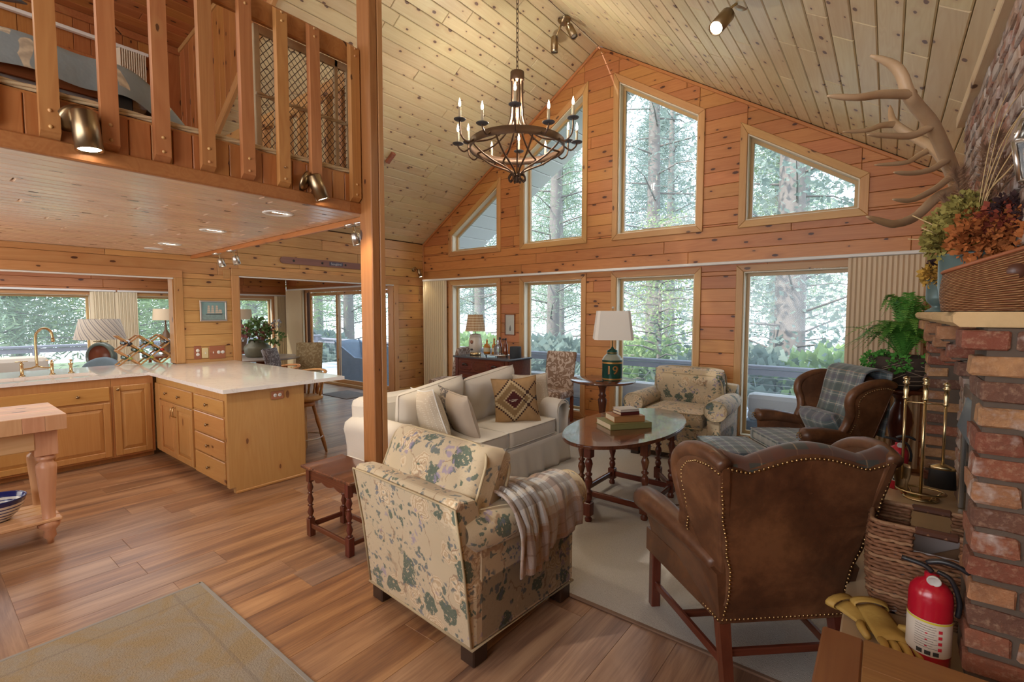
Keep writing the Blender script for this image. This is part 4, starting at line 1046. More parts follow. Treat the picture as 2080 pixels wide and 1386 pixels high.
for o in [o for o in C.objects if o.name.startswith('apron')]: o.parent = bb; o.location = o.location-bb.location
for k in range(5): 
    o = B('shelf_board', -4.80+k*.088, -4.80+k*.088+.082, -.66, .62, .155, .178, M['block'], None, bev=.006); o.parent = bb; o.location = o.location-bb.location
def stripe_mat():
    g = N('white bowl with blue bands'); z = g.sep(g.obj())[2]
    f = g.math('FRACT', g.math('MULTIPLY', z, 42)); b = g.math('LESS_THAN', f, .32); top = g.math('GREATER_THAN', z, .122)
    b = g.math('MAXIMUM', b, top); g.set(color=g.mix(b, (.72, .70, .66), (.012, .02, .14)), rough=.15); return g.m
t = thing('mixing_bowl', 'white mixing bowl with navy blue bands on the low shelf', 'bowl', (-4.60, .335, .178))
G().lathe([(.001, .004), (.05, .004), (.052, 0), (.06, 0), (.066, .012), (.10, .045), (.128, .09), (.143, .145), (.147, .15), (.145, .155), (.138, .148), (.122, .092), (.094, .05), (.058, .02), (.001, .016)], 32, cap=False).obj('bowl', stripe_mat(), t)

# bar stools
def stool(label, x, y, rz):
    t = thing('bar_stool', label, 'stool', (x, y, 0), rz, 'swivel stools at the peninsula')
    m = M['slat_wood']
    G().lathe([(.001, .60), (.17, .60), (.195, .615), (.198, .63), (.19, .645), (.001, .635)], 28, cap=False).obj('seat', m, t)
    G().lathe([(.001, .54), (.11, .54), (.115, .56), (.11, .585), (.03, .59), (.03, .602), (.001, .602)], 20, cap=False).obj('swivel', m, t)
    for a in range(4):
        A = PI/4+a*PI/2; ca, sa = math.cos(A), math.sin(A)
        pts = [(ca*(.09+.13*(1-k/10)), sa*(.09+.13*(1-k/10)), .545*k/10) for k in range(11)]
        rr = [.011, .017, .020, .022, .019, .016, .021, .021, .016, .020, .018]; G().tube(pts, rr, 10).obj('leg', m, t)
    G().tube([(.185*math.cos(k*PI/12), .185*math.sin(k*PI/12), .19) for k in range(24)], .008, 8, closed=True).obj('foot_ring', M['steel'], t)
    for k in range(6):
        A = PI/2-.9+k*.36; b = (.165*math.cos(A), .165*math.sin(A), .635); tt = (.205*math.cos(A), .205*math.sin(A)+.02, .885)
        P = [tuple(Vector(b).lerp(Vector(tt), q/8)) for q in range(9)]; G().tube(P, [.009, .014, .010, .014, .010, .013, .010, .009, .008], 8).obj('spindle', m, t)
    P = [(.212*math.cos(PI/2-1.15+k*2.3/14), .212*math.sin(PI/2-1.15+k*2.3/14)+.02, .895+.02*math.sin(k*PI/14)) for k in range(15)]; G().tube(P, .020, 8, flat=(1, .6)).obj('crest_rail', m, t)
    return t
stool('pine bar stool at the free end of the peninsula', -5.02, 2.70, .25); stool('pine bar stool second from the free end of the peninsula', -5.75, 2.78, -.1)

# ================================================================ SUNROOM
M['slat2'] = plain('cream vinyl slat bright', (.80, .70, .50), .55)
def vblind(name, label, O, along, n, L, pitch=.026, angle=1.0, rail=None, w=.085, mat='slat2'):
    t = thing(name, label, 'blind', O)
    al = Vector(along)
    for k in range(n):
        s = G().box(-w/2, w/2, -.0012, .0012, -L, 0, 0).obj('slat', M[mat], t, loc=al*(k*pitch), rot=(0, 0, math.atan2(al.y, al.x)+(angle if k % 2 else -angle*.45)))
    if rail:
        a, b = rail; lo_ = al*a; hi = al*b
        bar('head_rail', tuple(lo_+Vector((0, 0, .02))), tuple(hi+Vector((0, 0, .02))), .05, .035, M['white'], t)
    return t
vblind('vertical_blind', 'cream vertical blind stacked left of the sunroom window pier', (XS+.06, 2.17, 1.93), (0, 1, 0), 12, 1.62, rail=(-3.3, .33))
vblind('vertical_blind', 'cream vertical blind stacked right of the sunroom window pier', (XS+.06, 2.52, 1.93), (0, 1, 0), 12, 1.62, rail=(0, 3.2))
vblind('vertical_blind', 'cream vertical blind in the far corner of the sunroom', (XS+.06, 5.48, 1.93), (0, 1, 0), 9, 1.62)
vblind('vertical_blind', 'cream vertical blind drawn back beside the sliding door', (-11.2, YS-.08, 2.06), (1, 0, 0), 27, 2.0, pitch=.027, rail=(0, 3.9))
# striped lamp on a small table
def shade_swirl():
    g = N('cream shade with slanting grey stripes'); q = g.sep(g.obj()); a = g.math('ARCTAN2', q[1], q[0])
    f = g.math('FRACT', g.math('ADD', g.math('MULTIPLY', a, 3.2), g.math('MULTIPLY', q[2], 9))); s = g.math('LESS_THAN', f, .18); s2 = g.math('LESS_THAN', g.math('ABSOLUTE', g.math('SUBTRACT', f, .45)), .04)
    c = g.mix(g.math('MAXIMUM', s, s2), (.74, .66, .55), (.34, .31, .29)); g.set(color=c, rough=.8); return g.m
t = thing('side_table', 'small round table in the sunroom under the striped lamp', 'table', (-8.52, 1.69, 0))
G().lathe([(.001, .70), (.28, .70), (.28, .73), (.001, .73)], 28, cap=False).obj('tabletop', M['bedrail'], t); G().lathe([(.18, 0), (.18, .03), (.03, .06), (.03, .70)], 16).obj('pedestal', M['bedrail'], t)
t = thing('table_lamp', 'lamp with a slant striped drum shade on a round wood and glass base', 'lamp', (-8.52, 1.69, .73), .66)
G().lathe([(.285, .46), (.22, .735)], 40, cap=False).obj('shade', shade_swirl(), t)
G().lathe([(.19, -.04), (.20, -.02), (.20, .02), (.19, .04), (.165, .045), (.16, .02), (.001, .018)], 36, T=TR(0, 0, .215, PI/2, 0, 0), cap=False).obj('base_ring', plain('sea glass rim', (.20, .26, .24), .2), t)
G().lathe([(.001, .03), (.155, .03), (.155, -.03)], 32, T=TR(0, 0, .215, PI/2, 0, 0), cap=False).obj('base_face', plain('dark red wood face', (.22, .06, .03), .35), t)
G().tube([(0, 0, .40), (0, 0, .74)], .008, 8).tube([(-.10, 0, .425), (.10, 0, .425)], .008, 8).obj('stem', M['brass'], t)
# seats glimpsed through the kitchen opening
M['denim'] = plain('slate blue upholstery', (.16, .22, .26), .9, var=.15, bump=.3, bscale=200); M['canvas'] = plain('pale canvas', (.68, .62, .53), .9, bump=.2, bscale=150)
t = thing('blue_armchair', 'slate blue armchair back showing over the counter below the striped lamp', 'armchair', (-7.95, 1.50, 0), .35)
G().grid(20, 12, lambda a, b: (.36*(a*2-1), .04*math.cos((a*2-1)*PI/2)+.10*b, .40+(.42+.16*math.cos((a*2-1)*PI/2)**.6)*b if abs(a*2-1) < 1 else .40+.42*b)).obj('backrest', M['denim'], t, solid=.09, sub=1)
G().box(-.36, .36, -.55, .05, .30, .46, .05).obj('seat', M['denim'], t); G().box(-.40, -.30, -.5, .05, .30, .62, .04).obj('arm', M['denim'], t); G().box(.30, .40, -.5, .05, .30, .62, .04).obj('arm', M['denim'], t)
for sx in (-.32, .32):
    for sy in (-.48, .0): G().box(sx-.02, sx+.02, sy-.02, sy+.02, 0, .31, .003).obj('leg', M['bedrail'], t)
t = thing('canvas_sofa', 'pale canvas sofa in the sunroom behind the faucet', 'sofa', (-9.6, .35, 0), 0)
G().box(-.15, .10, -.95, .95, .12, .93, .07).obj('backrest', M['canvas'], t); G().box(-.95, -.15, -.95, .95, .12, .45, .07).obj('seat', M['canvas'], t); G().box(-.95, .10, .78, .98, .12, .62, .06).obj('arm', M['canvas'], t)
G().box(-.9, .05, -.9, .9, 0, .12).obj('plinth', M['bedrail'], t)
# two cream lamps by the far windows
for (x, y, lab) in ((-10.7, 3.08, 'cream shaded lamp seen through the kitchen opening'), (-10.54, 4.36, 'cream shaded lamp seen at the left side of the wide opening')):
    t = thing('table_lamp', lab, 'lamp', (x, y, .75)); G().lathe([(.20, .66), (.185, .87)], 32, cap=False).obj('shade', plain('cream linen shade', (.78, .62, .42), .8), t)
    G().lathe([(.07, 0), (.08, .02), (.05, .05), (.09, .18), (.10, .32), (.05, .42), (.02, .48), (.012, .66), (.012, .80)], 18).obj('base', plain('brown lamp base', (.18, .10, .05), .4), t)
    t = thing('lamp_table', 'low wooden table under the '+lab.replace(' seen', '').replace('side of the ', ''), 'table', (x, y, 0)); G().box(-.25, .25, -.25, .25, .71, .75, .005).obj('tabletop', M['bedrail'], t)
    for sx in (-.21, .21):
        for sy in (-.21, .21): G().box(sx-.02, sx+.02, sy-.02, sy+.02, 0, .71).obj('leg', M['bedrail'], t)
# dining table with vase and chairs
t = thing('dining_table', 'round pale topped dining table in the sunroom holding the flower vase', 'table', (-8.95, 4.05, 0))
G().lathe([(.001, .715), (.60, .715), (.64, .73), (.64, .745), (.62, .75), (.001, .75)], 40, cap=False).obj('tabletop', plain('pale table top', (.45, .38, .32), .2), t)
G().lathe([(.32, 0), (.30, .05), (.08, .10), (.06, .4), (.12, .70)], 20).obj('pedestal', M['bedrail'], t)
v = thing('flower_vase', 'squat bronze pot of mixed flowers and greenery on the sunroom table', 'vase', (-8.99, 3.98, .75))
G().lathe([(.17, 0), (.20, .02), (.225, .16), (.21, .20), (.13, .27), (.12, .30), (.14, .31), (.12, .30), (.001, .28)], 28, cap=False).obj('pot', plain('bronze green pot', (.16, .15, .10), .45, .3, var=.3), v)
def leafball(g, c, R, n, size, seed, flat=1.0, up=.0, mi=0):
    rn = random.Random(seed)
    for _ in range(n):
        d = Vector((rn.gauss(0, 1), rn.gauss(0, 1), rn.gauss(0, 1)*flat+up)); d.normalize(); p = Vector(c)+d*R*rn.uniform(.55, 1.0)
        u = d.orthogonal().normalized(); u = (Matrix.Rotation(rn.uniform(0, 6.3), 3, d) @ u); w = (d+u*rn.uniform(-.4, .9)).normalized(); s = size*rn.uniform(.6, 1.4)
        a = u.cross(w).normalized()*s*.42
        g.add([tuple(p), tuple(p+w*s*.5+a), tuple(p+w*s), tuple(p+w*s*.5-a)], [(0, 1, 2, 3)], mi=mi)
M['leaf'] = plain('garden leaf green', (.06, .16, .03), .55, var=.5, bscale=60); M['leaf2'] = plain('pale leaf green', (.16, .27, .08), .6, var=.4, bscale=60)
M['petal_pink'] = plain('dusty pink petals', (.42, .16, .15), .8, var=.3, bscale=80); M['petal_white'] = plain('pale blue grey petals', (.50, .53, .58), .8)
g = G(); leafball(g, (0, 0, .46), .22, 220, .08, 3, .8, .3); leafball(g, (.20, .22, .36), .13, 60, .07, 4); g.obj('foliage', M['leaf2'], v, kind='stuff')
g = G(); 
for i, c in enumerate(((-.20, -.1, .50), (.10, .16, .52), (.0, -.20, .44), (.16, -.02, .42))): leafball(g, c, .07, 60, .05, 10+i)
g.obj('pink_flowers', M['petal_pink'], v, kind='stuff')
g = G(); leafball(g, (-.26, -.18, .38), .08, 60, .05, 21); leafball(g, (.12, .3, .60), .06, 40, .04, 22); leafball(g, (-.1, 0, .64), .06, 40, .04, 23); g.obj('white_flowers', M['petal_white'], v, kind='stuff')
def damask(name, base, pat, sc=9):
    g = N(name); v = g.obj(); n = g.noise(v, sc, 2, .4, 2.2); c = g.mix(g.ramp(n, [(.50, 0), (.53, 1)]), base, pat); g.set(color=c, rough=.9); return g.m
M['dam_grey'] = damask('grey leaf pattern', (.18, .15, .15), (.42, .40, .40), 14); M['dam_gold'] = damask('gold leaf pattern', (.36, .26, .13), (.52, .42, .24), 14); M['dam_taupe'] = damask('taupe palm pattern', (.26, .17, .12), (.55, .45, .38), 11)
def parsons(label, x, y, rz, mat, h=1.0, group=None, w=.24, mat2=None):
    t = thing('dining_chair', label, 'chair', (x, y, 0), rz, group)
    G().grid(9, 14, lambda a, b: ((a*2-1)*w*(1-.06*(1-b)), .05+.10*b*b-.03*math.cos((a*2-1)*1.4), .40+(h-.40)*b), sm=True).obj('backrest', mat, t, solid=.065, sub=1)
    G().box(-w, w, -.40, .06, .36, .48, .035).obj('seat', mat2 or mat, t)
    for sx in (-w+.03, w-.03):
        for sy in (-.36, .03): G().box(sx-.02, sx+.02, sy-.02, sy+.02, 0, .37, .003).obj('leg', M['bedrail'], t)
    return t
parsons('grey patterned dining chair with its back to the room, nearest the counter', -8.16, 3.93, -.9+PI, M['dam_grey'], .95)
parsons('gold patterned dining chair turned sideways beside the vase table', -8.40, 4.62, -2.3+PI, M['dam_gold'], 1.0)
# ================================================================ LIVING ROOM: materials
def floral():
    g = N('cream linen with green leaves and blossoms'); v = g.obj()
    w = g.vm('ADD', v, g.vm('MULTIPLY', g.vm('SUBTRACT', g.noise(v, 15, 3, out=1), (.5, .5, .5)), (.11, .11, .11)))
    def vor(scale, off, feat='F1'):
        nd = g.t.nodes.new('ShaderNodeTexVoronoi'); nd.feature = feat; nd.inputs['Scale'].default_value = scale
        g.put(nd.inputs['Vector'], g.vm('ADD', w, off)); return nd
    base = g.mix(g.noise(v, 3, 3), (.46, .36, .22), (.56, .46, .32))
    # tan blossoms with petal rings
    b = vor(6.5, (3, 1, 7)); bc = g.sep(b.outputs['Color'])
    m = g.math('MULTIPLY', g.ramp(b.outputs['Distance'], [(.40, 1), (.52, 0)]), g.math('GREATER_THAN', bc[0], .45))
    ring = g.math('ABSOLUTE', g.math('SUBTRACT', g.math('FRACT', g.math('MULTIPLY', b.outputs['Distance'], 9)), .5))
    c = g.mix(g.math('MULTIPLY', m, .75), base, g.mix(g.ramp(ring, [(.1, 0), (.4, 1)]), (.46, .31, .17), (.70, .58, .40)))
    # brown stems
    s = g.noise(g.vm('MULTIPLY', w, (1, 1, .55)), 6.5, 1, .3); st = g.ramp(g.math('ABSOLUTE', g.math('SUBTRACT', s, .5)), [(.007, 1), (.013, 0)])
    st = g.math('MULTIPLY', st, g.ramp(g.noise(g.vm('ADD', v, (3, 3, 3)), 8, 2), [(.46, 0), (.52, 1)])); c = g.mix(g.math('MULTIPLY', st, .7), c, (.24, .13, .07))
    hz = g.noise(w, 26, 2, .6); hl = g.ramp(g.math('ABSOLUTE', g.math('SUBTRACT', hz, .5)), [(.012, 1), (.03, 0)]); c = g.mix(g.math('MULTIPLY', g.math('MULTIPLY', hl, g.ramp(g.noise(v, 4, 1), [(.42, 0), (.55, 1)])), .18), c, (.30, .22, .13))
    # big leaves
    L = vor(6.6, (0, 0, 0)); lc = g.sep(L.outputs['Color'])
    lm = g.math('MULTIPLY', g.ramp(L.outputs['Distance'], [(.33, 1), (.36, 0)]), g.math('GREATER_THAN', lc[0], .45))
    vein = g.noise(v, 70, 2); lcol = g.mix(vein, (.018, .05, .04), (.09, .14, .10))
    edge = g.math('GREATER_THAN', g.noise(v, 55, 3, .7), .40); c = g.mix(g.math('MULTIPLY', g.math('MULTIPLY', lm, edge), .9), c, lcol)
    # small leaf sprays gathered in clumps
    q = vor(30, (5, 2, 1)); qc = g.sep(q.outputs['Color'])
    clump = g.ramp(g.noise(v, 8, 2), [(.46, 0), (.52, 1)])
    qm = g.math('MULTIPLY', g.math('MULTIPLY', g.ramp(q.outputs['Distance'], [(.36, 1), (.46, 0)]), clump), g.math('GREATER_THAN', qc[0], .35))
    c = g.mix(g.math('MULTIPLY', qm, .85), c, g.mix(qc[1], (.04, .09, .06), (.13, .15, .19)))
    # lilac flowers
    f = vor(24, (1, 9, 4)); cl2 = g.ramp(g.noise(g.vm('ADD', v, (7, 7, 7)), 5, 1), [(.60, 0), (.64, 1)])
    fm = g.math('MULTIPLY', g.ramp(f.outputs['Distance'], [(.30, 1), (.42, 0)]), cl2)
    c = g.mix(g.math('MULTIPLY', fm, .7), c, (.27, .22, .34))
    g.set(color=c, rough=.85, sheen=.2); g.bump(g.noise(v, 350, 2), .15, .002); return g.m
M['floral'] = floral()
M['welt'] = plain('cream welt cord', (.42, .33, .20), .8)
M['linen'] = plain('pale grey linen', (.64, .60, .54), .92, var=.08, bump=.35, bscale=14)
M['linen_cush'] = plain('crumpled pale linen', (.66, .62, .56), .92, var=.07, bump=.6, bscale=7)
M['darkleg'] = plain('espresso wood', (.035, .018, .012), .35)
M['mahog'] = pine('dark mahogany', (.16, .045, .022), (.085, .022, .012), gate=.99, rough=.22, var=.1)
M['mahog_z'] = pine('dark mahogany upright', (.16, .045, .022), (.085, .022, .012), gate=.99, rough=.25, var=.1, axis='ZXY')
def oaktop():
    g = N('polished dark oak top'); v = g.obj(); n = g.noise(g.vm('MULTIPLY', v, (9, .8, 1)), 3, 4, .6, 1); c = g.ramp(n, [(.3, (.05, .016, .01)), (.6, (.13, .045, .022)), (.8, (.24, .10, .045))])
    g.set(color=c, rough=.16, spec=.7, coat=.4); g.bump(n, .06, .002); return g.m
M['oaktop'] = oaktop()
def leather():
    g = N('worn brown leather'); v = g.obj(); n = g.noise(v, 3.2, 5, .6, .6); n2 = g.noise(v, 26, 4, .7); sc = g.noise(g.vm('MULTIPLY', v, (4, 4, 30)), 2.4, 3, .7, 1.5)
    f = g.math('ADD', g.math('MULTIPLY', n, .9), g.math('MULTIPLY', n2, .28))
    c = g.ramp(f, [(.36, (.045, .019, .011)), (.56, (.10, .041, .019)), (.74, (.19, .082, .036))])
    c = g.mix(g.ramp(sc, [(.68, 0), (.76, .35)]), c, (.30, .14, .07)); g.set(color=c, rough=g.math('ADD', g.math('MULTIPLY', n2, .25), .26), spec=.5)
    g.bump(g.noise(v, 180, 3, .6), .15, .002); return g.m
M['leather'] = leather()
def plaid(name, base, stripes, sc=4.2, ax='xy', wool=0):
    """stripes: list of (position 0..1, half width, colour, strength) repeated along both axes"""
    g = N(name); q = g.sep(g.obj()); c = base
    for a in ('xyz'.index(ax[0]), 'xyz'.index(ax[1])):
        f = g.math('FRACT', g.math('ADD', g.math('MULTIPLY', q[a], sc), 10.13))
        for p, hw, col, st in stripes:
            m = g.math('MULTIPLY', g.math('LESS_THAN', g.math('ABSOLUTE', g.math('SUBTRACT', f, p)), hw), st)
            c = g.mix(m, c, col)
    g.set(color=c, rough=.92, sheen=.3)
    if wool: g.bump(g.noise(g.obj(), 120, 3), .6, .004)
    return g.m
PL = [(.25, .16, (.055, .085, .085), .55), (.72, .10, (.10, .09, .14), .5), (.5, .012, (.62, .58, .50), .7), (.06, .010, (.50, .26, .14), .6), (.93, .012, (.55, .55, .50), .6)]
M['plaid'] = plaid('blue green tartan', (.19, .24, .25), PL, 5.5, 'xy'); M['plaid_xz'] = plaid('blue green tartan upright', (.19, .24, .25), PL, 5.5, 'xz')
M['plaid_dark'] = plaid('dark tartan', (.045, .045, .035), [(.3, .17, (.10, .035, .018), .75), (.8, .02, (.22, .15, .08), .8)], 7, 'xz')
M['nail'] = plain('brass nail head', (.42, .28, .13), .3, 1)

# ---- cushion builders
def cushion_fn(w, d, t, p=.42, pinch=.06, sag=0, q=6):
    def f(side):
        def fn(a, b):
            u, v = a*2-1, b*2-1
            h = max(0, (1-abs(u)**q)*(1-abs(v)**q))**p
            x = u*w/2*(1-pinch*(1-abs(v)**2)*abs(u)**3*0-pinch*(abs(v)**3)*0)*(1-pinch*(1-v*v))
            y = v*d/2*(1-pinch*(1-u*u))
            return (x, y, side*t/2*h-sag*(1-u*u)*(1-v*v))
        return fn
    return f
def cushion(name, mat, parent, w, d, t, loc=(0, 0, 0), rot=(0, 0, 0), p=.42, pinch=.05, welt=True, wm=None, crumple=0, seed=1, wr=.006, n=22, q=6):
    f = cushion_fn(w, d, t, p, pinch, q=q); g = G(); rn = random.Random(seed); ph = [rn.uniform(0, 6) for _ in range(6)]
    def wrap(fn):
        def q(a, b):
            x, y, z = fn(a, b)
            if crumple:
                e = math.sin(PI*a)*math.sin(PI*b)
                z += crumple*e*(math.sin(x*17+y*9+ph[0])+math.sin(y*23-x*7+ph[1])+.6*math.sin(x*37+ph[2]+y*5))
            return (x, y, z)
        return q
    g.grid(n, n, wrap(f(1))); k = len(g.f); g.grid(n, n, wrap(f(-1)))
    for i in range(k, len(g.f)): g.f[i] = g.f[i][::-1]
    o = g.obj(name, mat, parent, loc=loc, rot=rot)
    if welt:
        P = []
        for i in range(14): P.append(f(1)(i/14, 0))
        for i in range(14): P.append(f(1)(1, i/14))
        for i in range(14): P.append(f(1)(1-i/14, 1))
        for i in range(14): P.append(f(1)(0, 1-i/14))
        G().tube(P, wr, 6, closed=True).obj('piping', wm or mat, o)
    return o
def boxcushion(name, mat, parent, w, d, t, loc, rot=(0, 0, 0), wm=None, puff=.03, r=.03, crumple=.0, seed=2):
    """boxed cushion: rounded slab with a domed top and two welt lines"""
    g = G(); n = 16; rn = random.Random(seed); ph = [rn.uniform(0, 6) for _ in range(3)]
    def top(s):
        def fn(a, b):
            u, v = a*2-1, b*2-1; e = (1-u*u)*(1-v*v)
            z = s*(t/2-r*.4)+s*puff*e**.6+crumple*e*(math.sin(u*9+ph[0]+v*4)+math.sin(v*11+ph[1]-u*3))
            return (u*(w/2-r*.3*(abs(v)**8)), v*(d/2-r*.3*(abs(u)**8)), z)
        return fn
    g.grid(n, n, top(1)); k = len(g.f); g.grid(n, n, top(-1))
    for i in range(k, len(g.f)): g.f[i] = g.f[i][::-1]
    def per(z, out=0):
        P = []; f = top(1)
        for i in range(12): P.append((i/12, 0))
        for i in range(12): P.append((1, i/12))
        for i in range(12): P.append((1-i/12, 1))
        for i in range(12): P.append((0, 1-i/12))
        return [(f(a, b)[0]*(1+out/w), f(a, b)[1]*(1+out/d), z) for a, b in P]
    zz = t/2-r*.4
    rings = [per(zz), per(zz*.5, .012), per(-zz*.5, .012), per(-zz)]
    m = len(rings[0]); vs = [p for R_ in rings for p in R_]
    g.add(vs, [(j*m+(i+1) % m, j*m+i, (j+1)*m+i, (j+1)*m+(i+1) % m) for j in range(3) for i in range(m)], sm=True)
    o = g.obj(name, mat, parent, loc=loc, rot=rot)
    G().tube(per(zz, .004), .0065, 6, closed=True).tube(per(-zz, .004), .0065, 6, closed=True).obj('piping', wm or mat, o)
    return o

# ---- rolled-arm upholstered armchair (faces +y)
def armchair(label, loc, rz, fab, group=None, cush_tilt=.0, W=.41):
    t = thing('floral_armchair', label, 'armchair', loc, rz, group)
    G().box(-W, W, -.38, .36, .09, .40, .02).obj('seat_base', fab, t)
    # slanted back
    g = G()
    def sl(a, b):   # a across, b around section
        pass
    prof = [(-.385, .09), (-.425, .45), (-.475, .745), (-.455, .775), (-.36, .765), (-.335, .735), (-.29, .40), (-.29, .09)]
    n = len(prof)
    for s in range(1):
        vs = []
        for i in range(9):
            x = -W*.985+2*W*.985*i/8
            for (y, z) in prof: vs.append((x, y, z-(.0 if 0 < i < 8 else .006)))
        fs = [(i*n+(k+1) % n, i*n+k, (i+1)*n+k, (i+1)*n+(k+1) % n) for i in range(8) for k in range(n)]+[tuple(range(n)), tuple(8*n+k for k in range(n-1, -1, -1))]
        g.add(vs, fs, sm=False)
    bk = g.obj('back_frame', fab, t); md = bk.modifiers.new('bev', 'BEVEL'); md.width = .012; md.segments = 2; md.limit_method = 'ANGLE'; md.angle_limit = .7
    for yz in ((-.478, .748), (-.345, .765)): pass
    G().tube([(-W*.985, -.385, .09), (-W*.985, -.428, .45), (-W*.985, -.478, .748), (-W*.6, -.480, .752), (W*.6, -.480, .752), (W*.985, -.478, .748), (W*.985, -.428, .45), (W*.985, -.385, .09)], .006, 6).obj('piping', M['welt'], bk)
    G().tube([(-W, -.388, .095), (W, -.388, .095), (W+.004, .365, .095), (-W-.004, .365, .095)], .007, 6, closed=True).obj('piping', M['welt'], t)
    for s in (-1, 1):
        x0, x1 = (W-.13, W) if s > 0 else (-W, -W+.13)
        g = G().box(x0, x1, -.34, .375, .10, .56, .012)
        cx = s*(W-.045)
        secs = [(-.42, .055, .62), (-.36, .085, .60), (-.1, .098, .595), (.2, .102, .592), (.385, .104, .590), (.395, .100, .590)]
        vs = []; nn = 20
        for (y, r, z) in secs:
            for k in range(nn): a = 2*PI*k/nn; vs.append((cx+s*.0+r*1.08*math.cos(a), y, z+r*math.sin(a)))
        g.add(vs, [(i*nn+k, i*nn+(k+1) % nn, (i+1)*nn+(k+1) % nn, (i+1)*nn+k) for i in range(len(secs)-1) for k in range(nn)], sm=True)
        g.add(vs[-nn:], [tuple(range(nn))]); 
        a_ = g.obj('arm', fab, t)
        G().tube([(cx+.101*1.08*math.cos(k*PI/12), .397, .590+.101*math.sin(k*PI/12)) for k in range(24)], .0055, 6, closed=True).obj('piping', M['welt'], a_)
    boxcushion('seat_cushion', fab, t, .60, .68, .17, (0, .07, .465), wm=M['welt'], puff=.025, seed=3)
    bc = cushion('back_cushion', fab, t, .76, .47, .29, (0, -.235, .715), (PI/2-.42, 0, 0), p=.30, pinch=.02, q=4.5, crumple=.008, seed=5, n=36, welt=False)
    for zz in (-.085, .085):
        P = []
        for i in range(48):
            a = 2*PI*i/48; c, s_ = math.cos(a), math.sin(a); P.append((.368*math.copysign(abs(c)**.32, c), .223*math.copysign(abs(s_)**.36, s_), zz))
        G().tube(P, .007, 6, closed=True).obj('piping', M['welt'], bc)
    for sx in (-W+.05, W-.05):
        for sy in (-.33, .31): G().box(sx-.045, sx+.045, sy-.045, sy+.045, 0, .095, .006).obj('leg', M['darkleg'], t)
    return t
chA = armchair('floral rolled arm chair in the foreground, back to the camera, blanket on one arm', (-1.75, 1.885, 0), -.07, M['floral'], 'floral rolled arm chairs')
chB = armchair('floral rolled arm chair facing the camera between two windows', (-1.735, 5.30, 0), PI+.02, M['floral'], 'floral rolled arm chairs', W=.47)

# blanket over the right arm of the near chair
BST = [(.30, .07, (.30, .15, .06), .7), (.36, .03, (.08, .05, .04), .8), (.62, .06, (.13, .10, .09), .7), (.86, .05, (.33, .19, .09), .6), (.08, .012, (.10, .08, .07), .7), (.5, .03, (.60, .53, .44), .6)]
def blanket_mat():
    g = N('grey brown checked wool'); uv = g.n('UVMap'); q = g.sep(uv); c = (.42, .43, .44)
    for a in (0, 1):
        f = g.math('FRACT', g.math('MULTIPLY', q[a], 1.9 if a == 0 else 2.3))
        for p, hw, col, st in BST: c = g.mix(g.math('MULTIPLY', g.math('LESS_THAN', g.math('ABSOLUTE', g.math('SUBTRACT', f, p)), hw), st*.8), c, col)
    edge = g.math('GREATER_THAN', q[1], .80); c = g.mix(g.math('MULTIPLY', edge, .55), c, (.22, .10, .045)); edge = g.math('LESS_THAN', q[0], .16); c = g.mix(g.math('MULTIPLY', edge, .5), c, (.26, .13, .06))
    g.set(color=c, rough=.95, sheen=.4); g.bump(g.noise(g.obj(), 160, 3, .7), .8, .004); return g.m
def add_uv(o, nu, nv):
    me = o.data; uvl = me.uv_layers.new(name='UVMap')
    for poly in me.polygons:
        for li in poly.loop_indices:
            vi = me.loops[li].vertex_index % (nu*nv); uvl.data[li].uv = ((vi % nu)/(nu-1), (vi//nu)/(nv-1))
bl = thing('wool_blanket', 'grey and brown checked wool blanket folded over the arm of the near floral chair', 'blanket', (-1.75+.366*math.cos(-.07), 1.885+.366*math.sin(-.07), .59), -.07)
def blanket_fn(off, shift, y0=-.17, y1=.27, ln=.17):
    def fn(a, b):
        y = y0+(y1-y0)*a+.05*b*(a-.3); R = .118+off
        s = -.30+b*(.30+PI*R*.80+ln)   # arc position: inside seat side -> over -> hanging outside
        arc = PI*R*.80
        fold = .008*math.sin(a*19+shift)*min(1, max(0, s/.3))+.004*math.sin(a*41+b*5)
        if s < 0: return (-R*.95+s*.75, y, .035+off-.03*0+.006*math.sin(a*9)+max(s, -.3)*.10)
        if s < arc:
            th = PI*.98-s/R*1.0; th = max(th, .18); return ((R+fold)*math.cos(th)*1.05, y, (R+fold)*math.sin(th))
        d = s-arc; return ((R+fold)*1.035+.008*math.sin(a*13+d*20)+.01*math.sin(a*6), y+.02*math.sin(d*8), (R)*math.sin(.18)-d+.012*math.sin(a*8))
    return fn
o = G().grid(46, 50, blanket_fn(.012, 0)).obj('blanket_layer', blanket_mat(), bl, solid=.010); add_uv(o, 46, 50)
o = G().grid(20, 46, blanket_fn(.034, 2, -.20, -.05, .24)).obj('blanket_fold', blanket_mat(), bl, solid=.012); add_uv(o, 20, 46)

# ---- sofa (faces +y in its own frame)
sf = thing('slipcover_sofa', 'pale linen slipcovered two seat sofa with rolled arms and a pleated skirt', 'sofa', (-3.17, 3.365, 0), -PI/2)
SW = 1.015
def skirt(a, b):
    # around front and both sides
    per = [(-SW+.02, -.52), (-SW+.02, .53), (SW-.02, .53), (SW-.02, -.52)]
    L = [1.05, 2*SW-.04, 1.05]; s = a*sum(L); k = 0
    while k < 2 and s > L[k]: s -= L[k]; k += 1
    p0, p1 = Vector((*per[k], 0)), Vector((*per[k+1], 0)); d = (p1-p0).normalized(); nrm = Vector((-d.y, d.x, 0)) if True else None
    edge = min(s, L[k]-s); f = min(1, edge/.08)
    w = (.012*math.sin(s*23+k)+.008*math.sin(s*47+1))*(1-b)*f
    p = p0+d*s+nrm*(w+.03*(1-b)); return (p.x, p.y, .012+.30*b)
G().grid(150, 8, skirt).obj('skirt', M['linen'], sf, solid=.006)
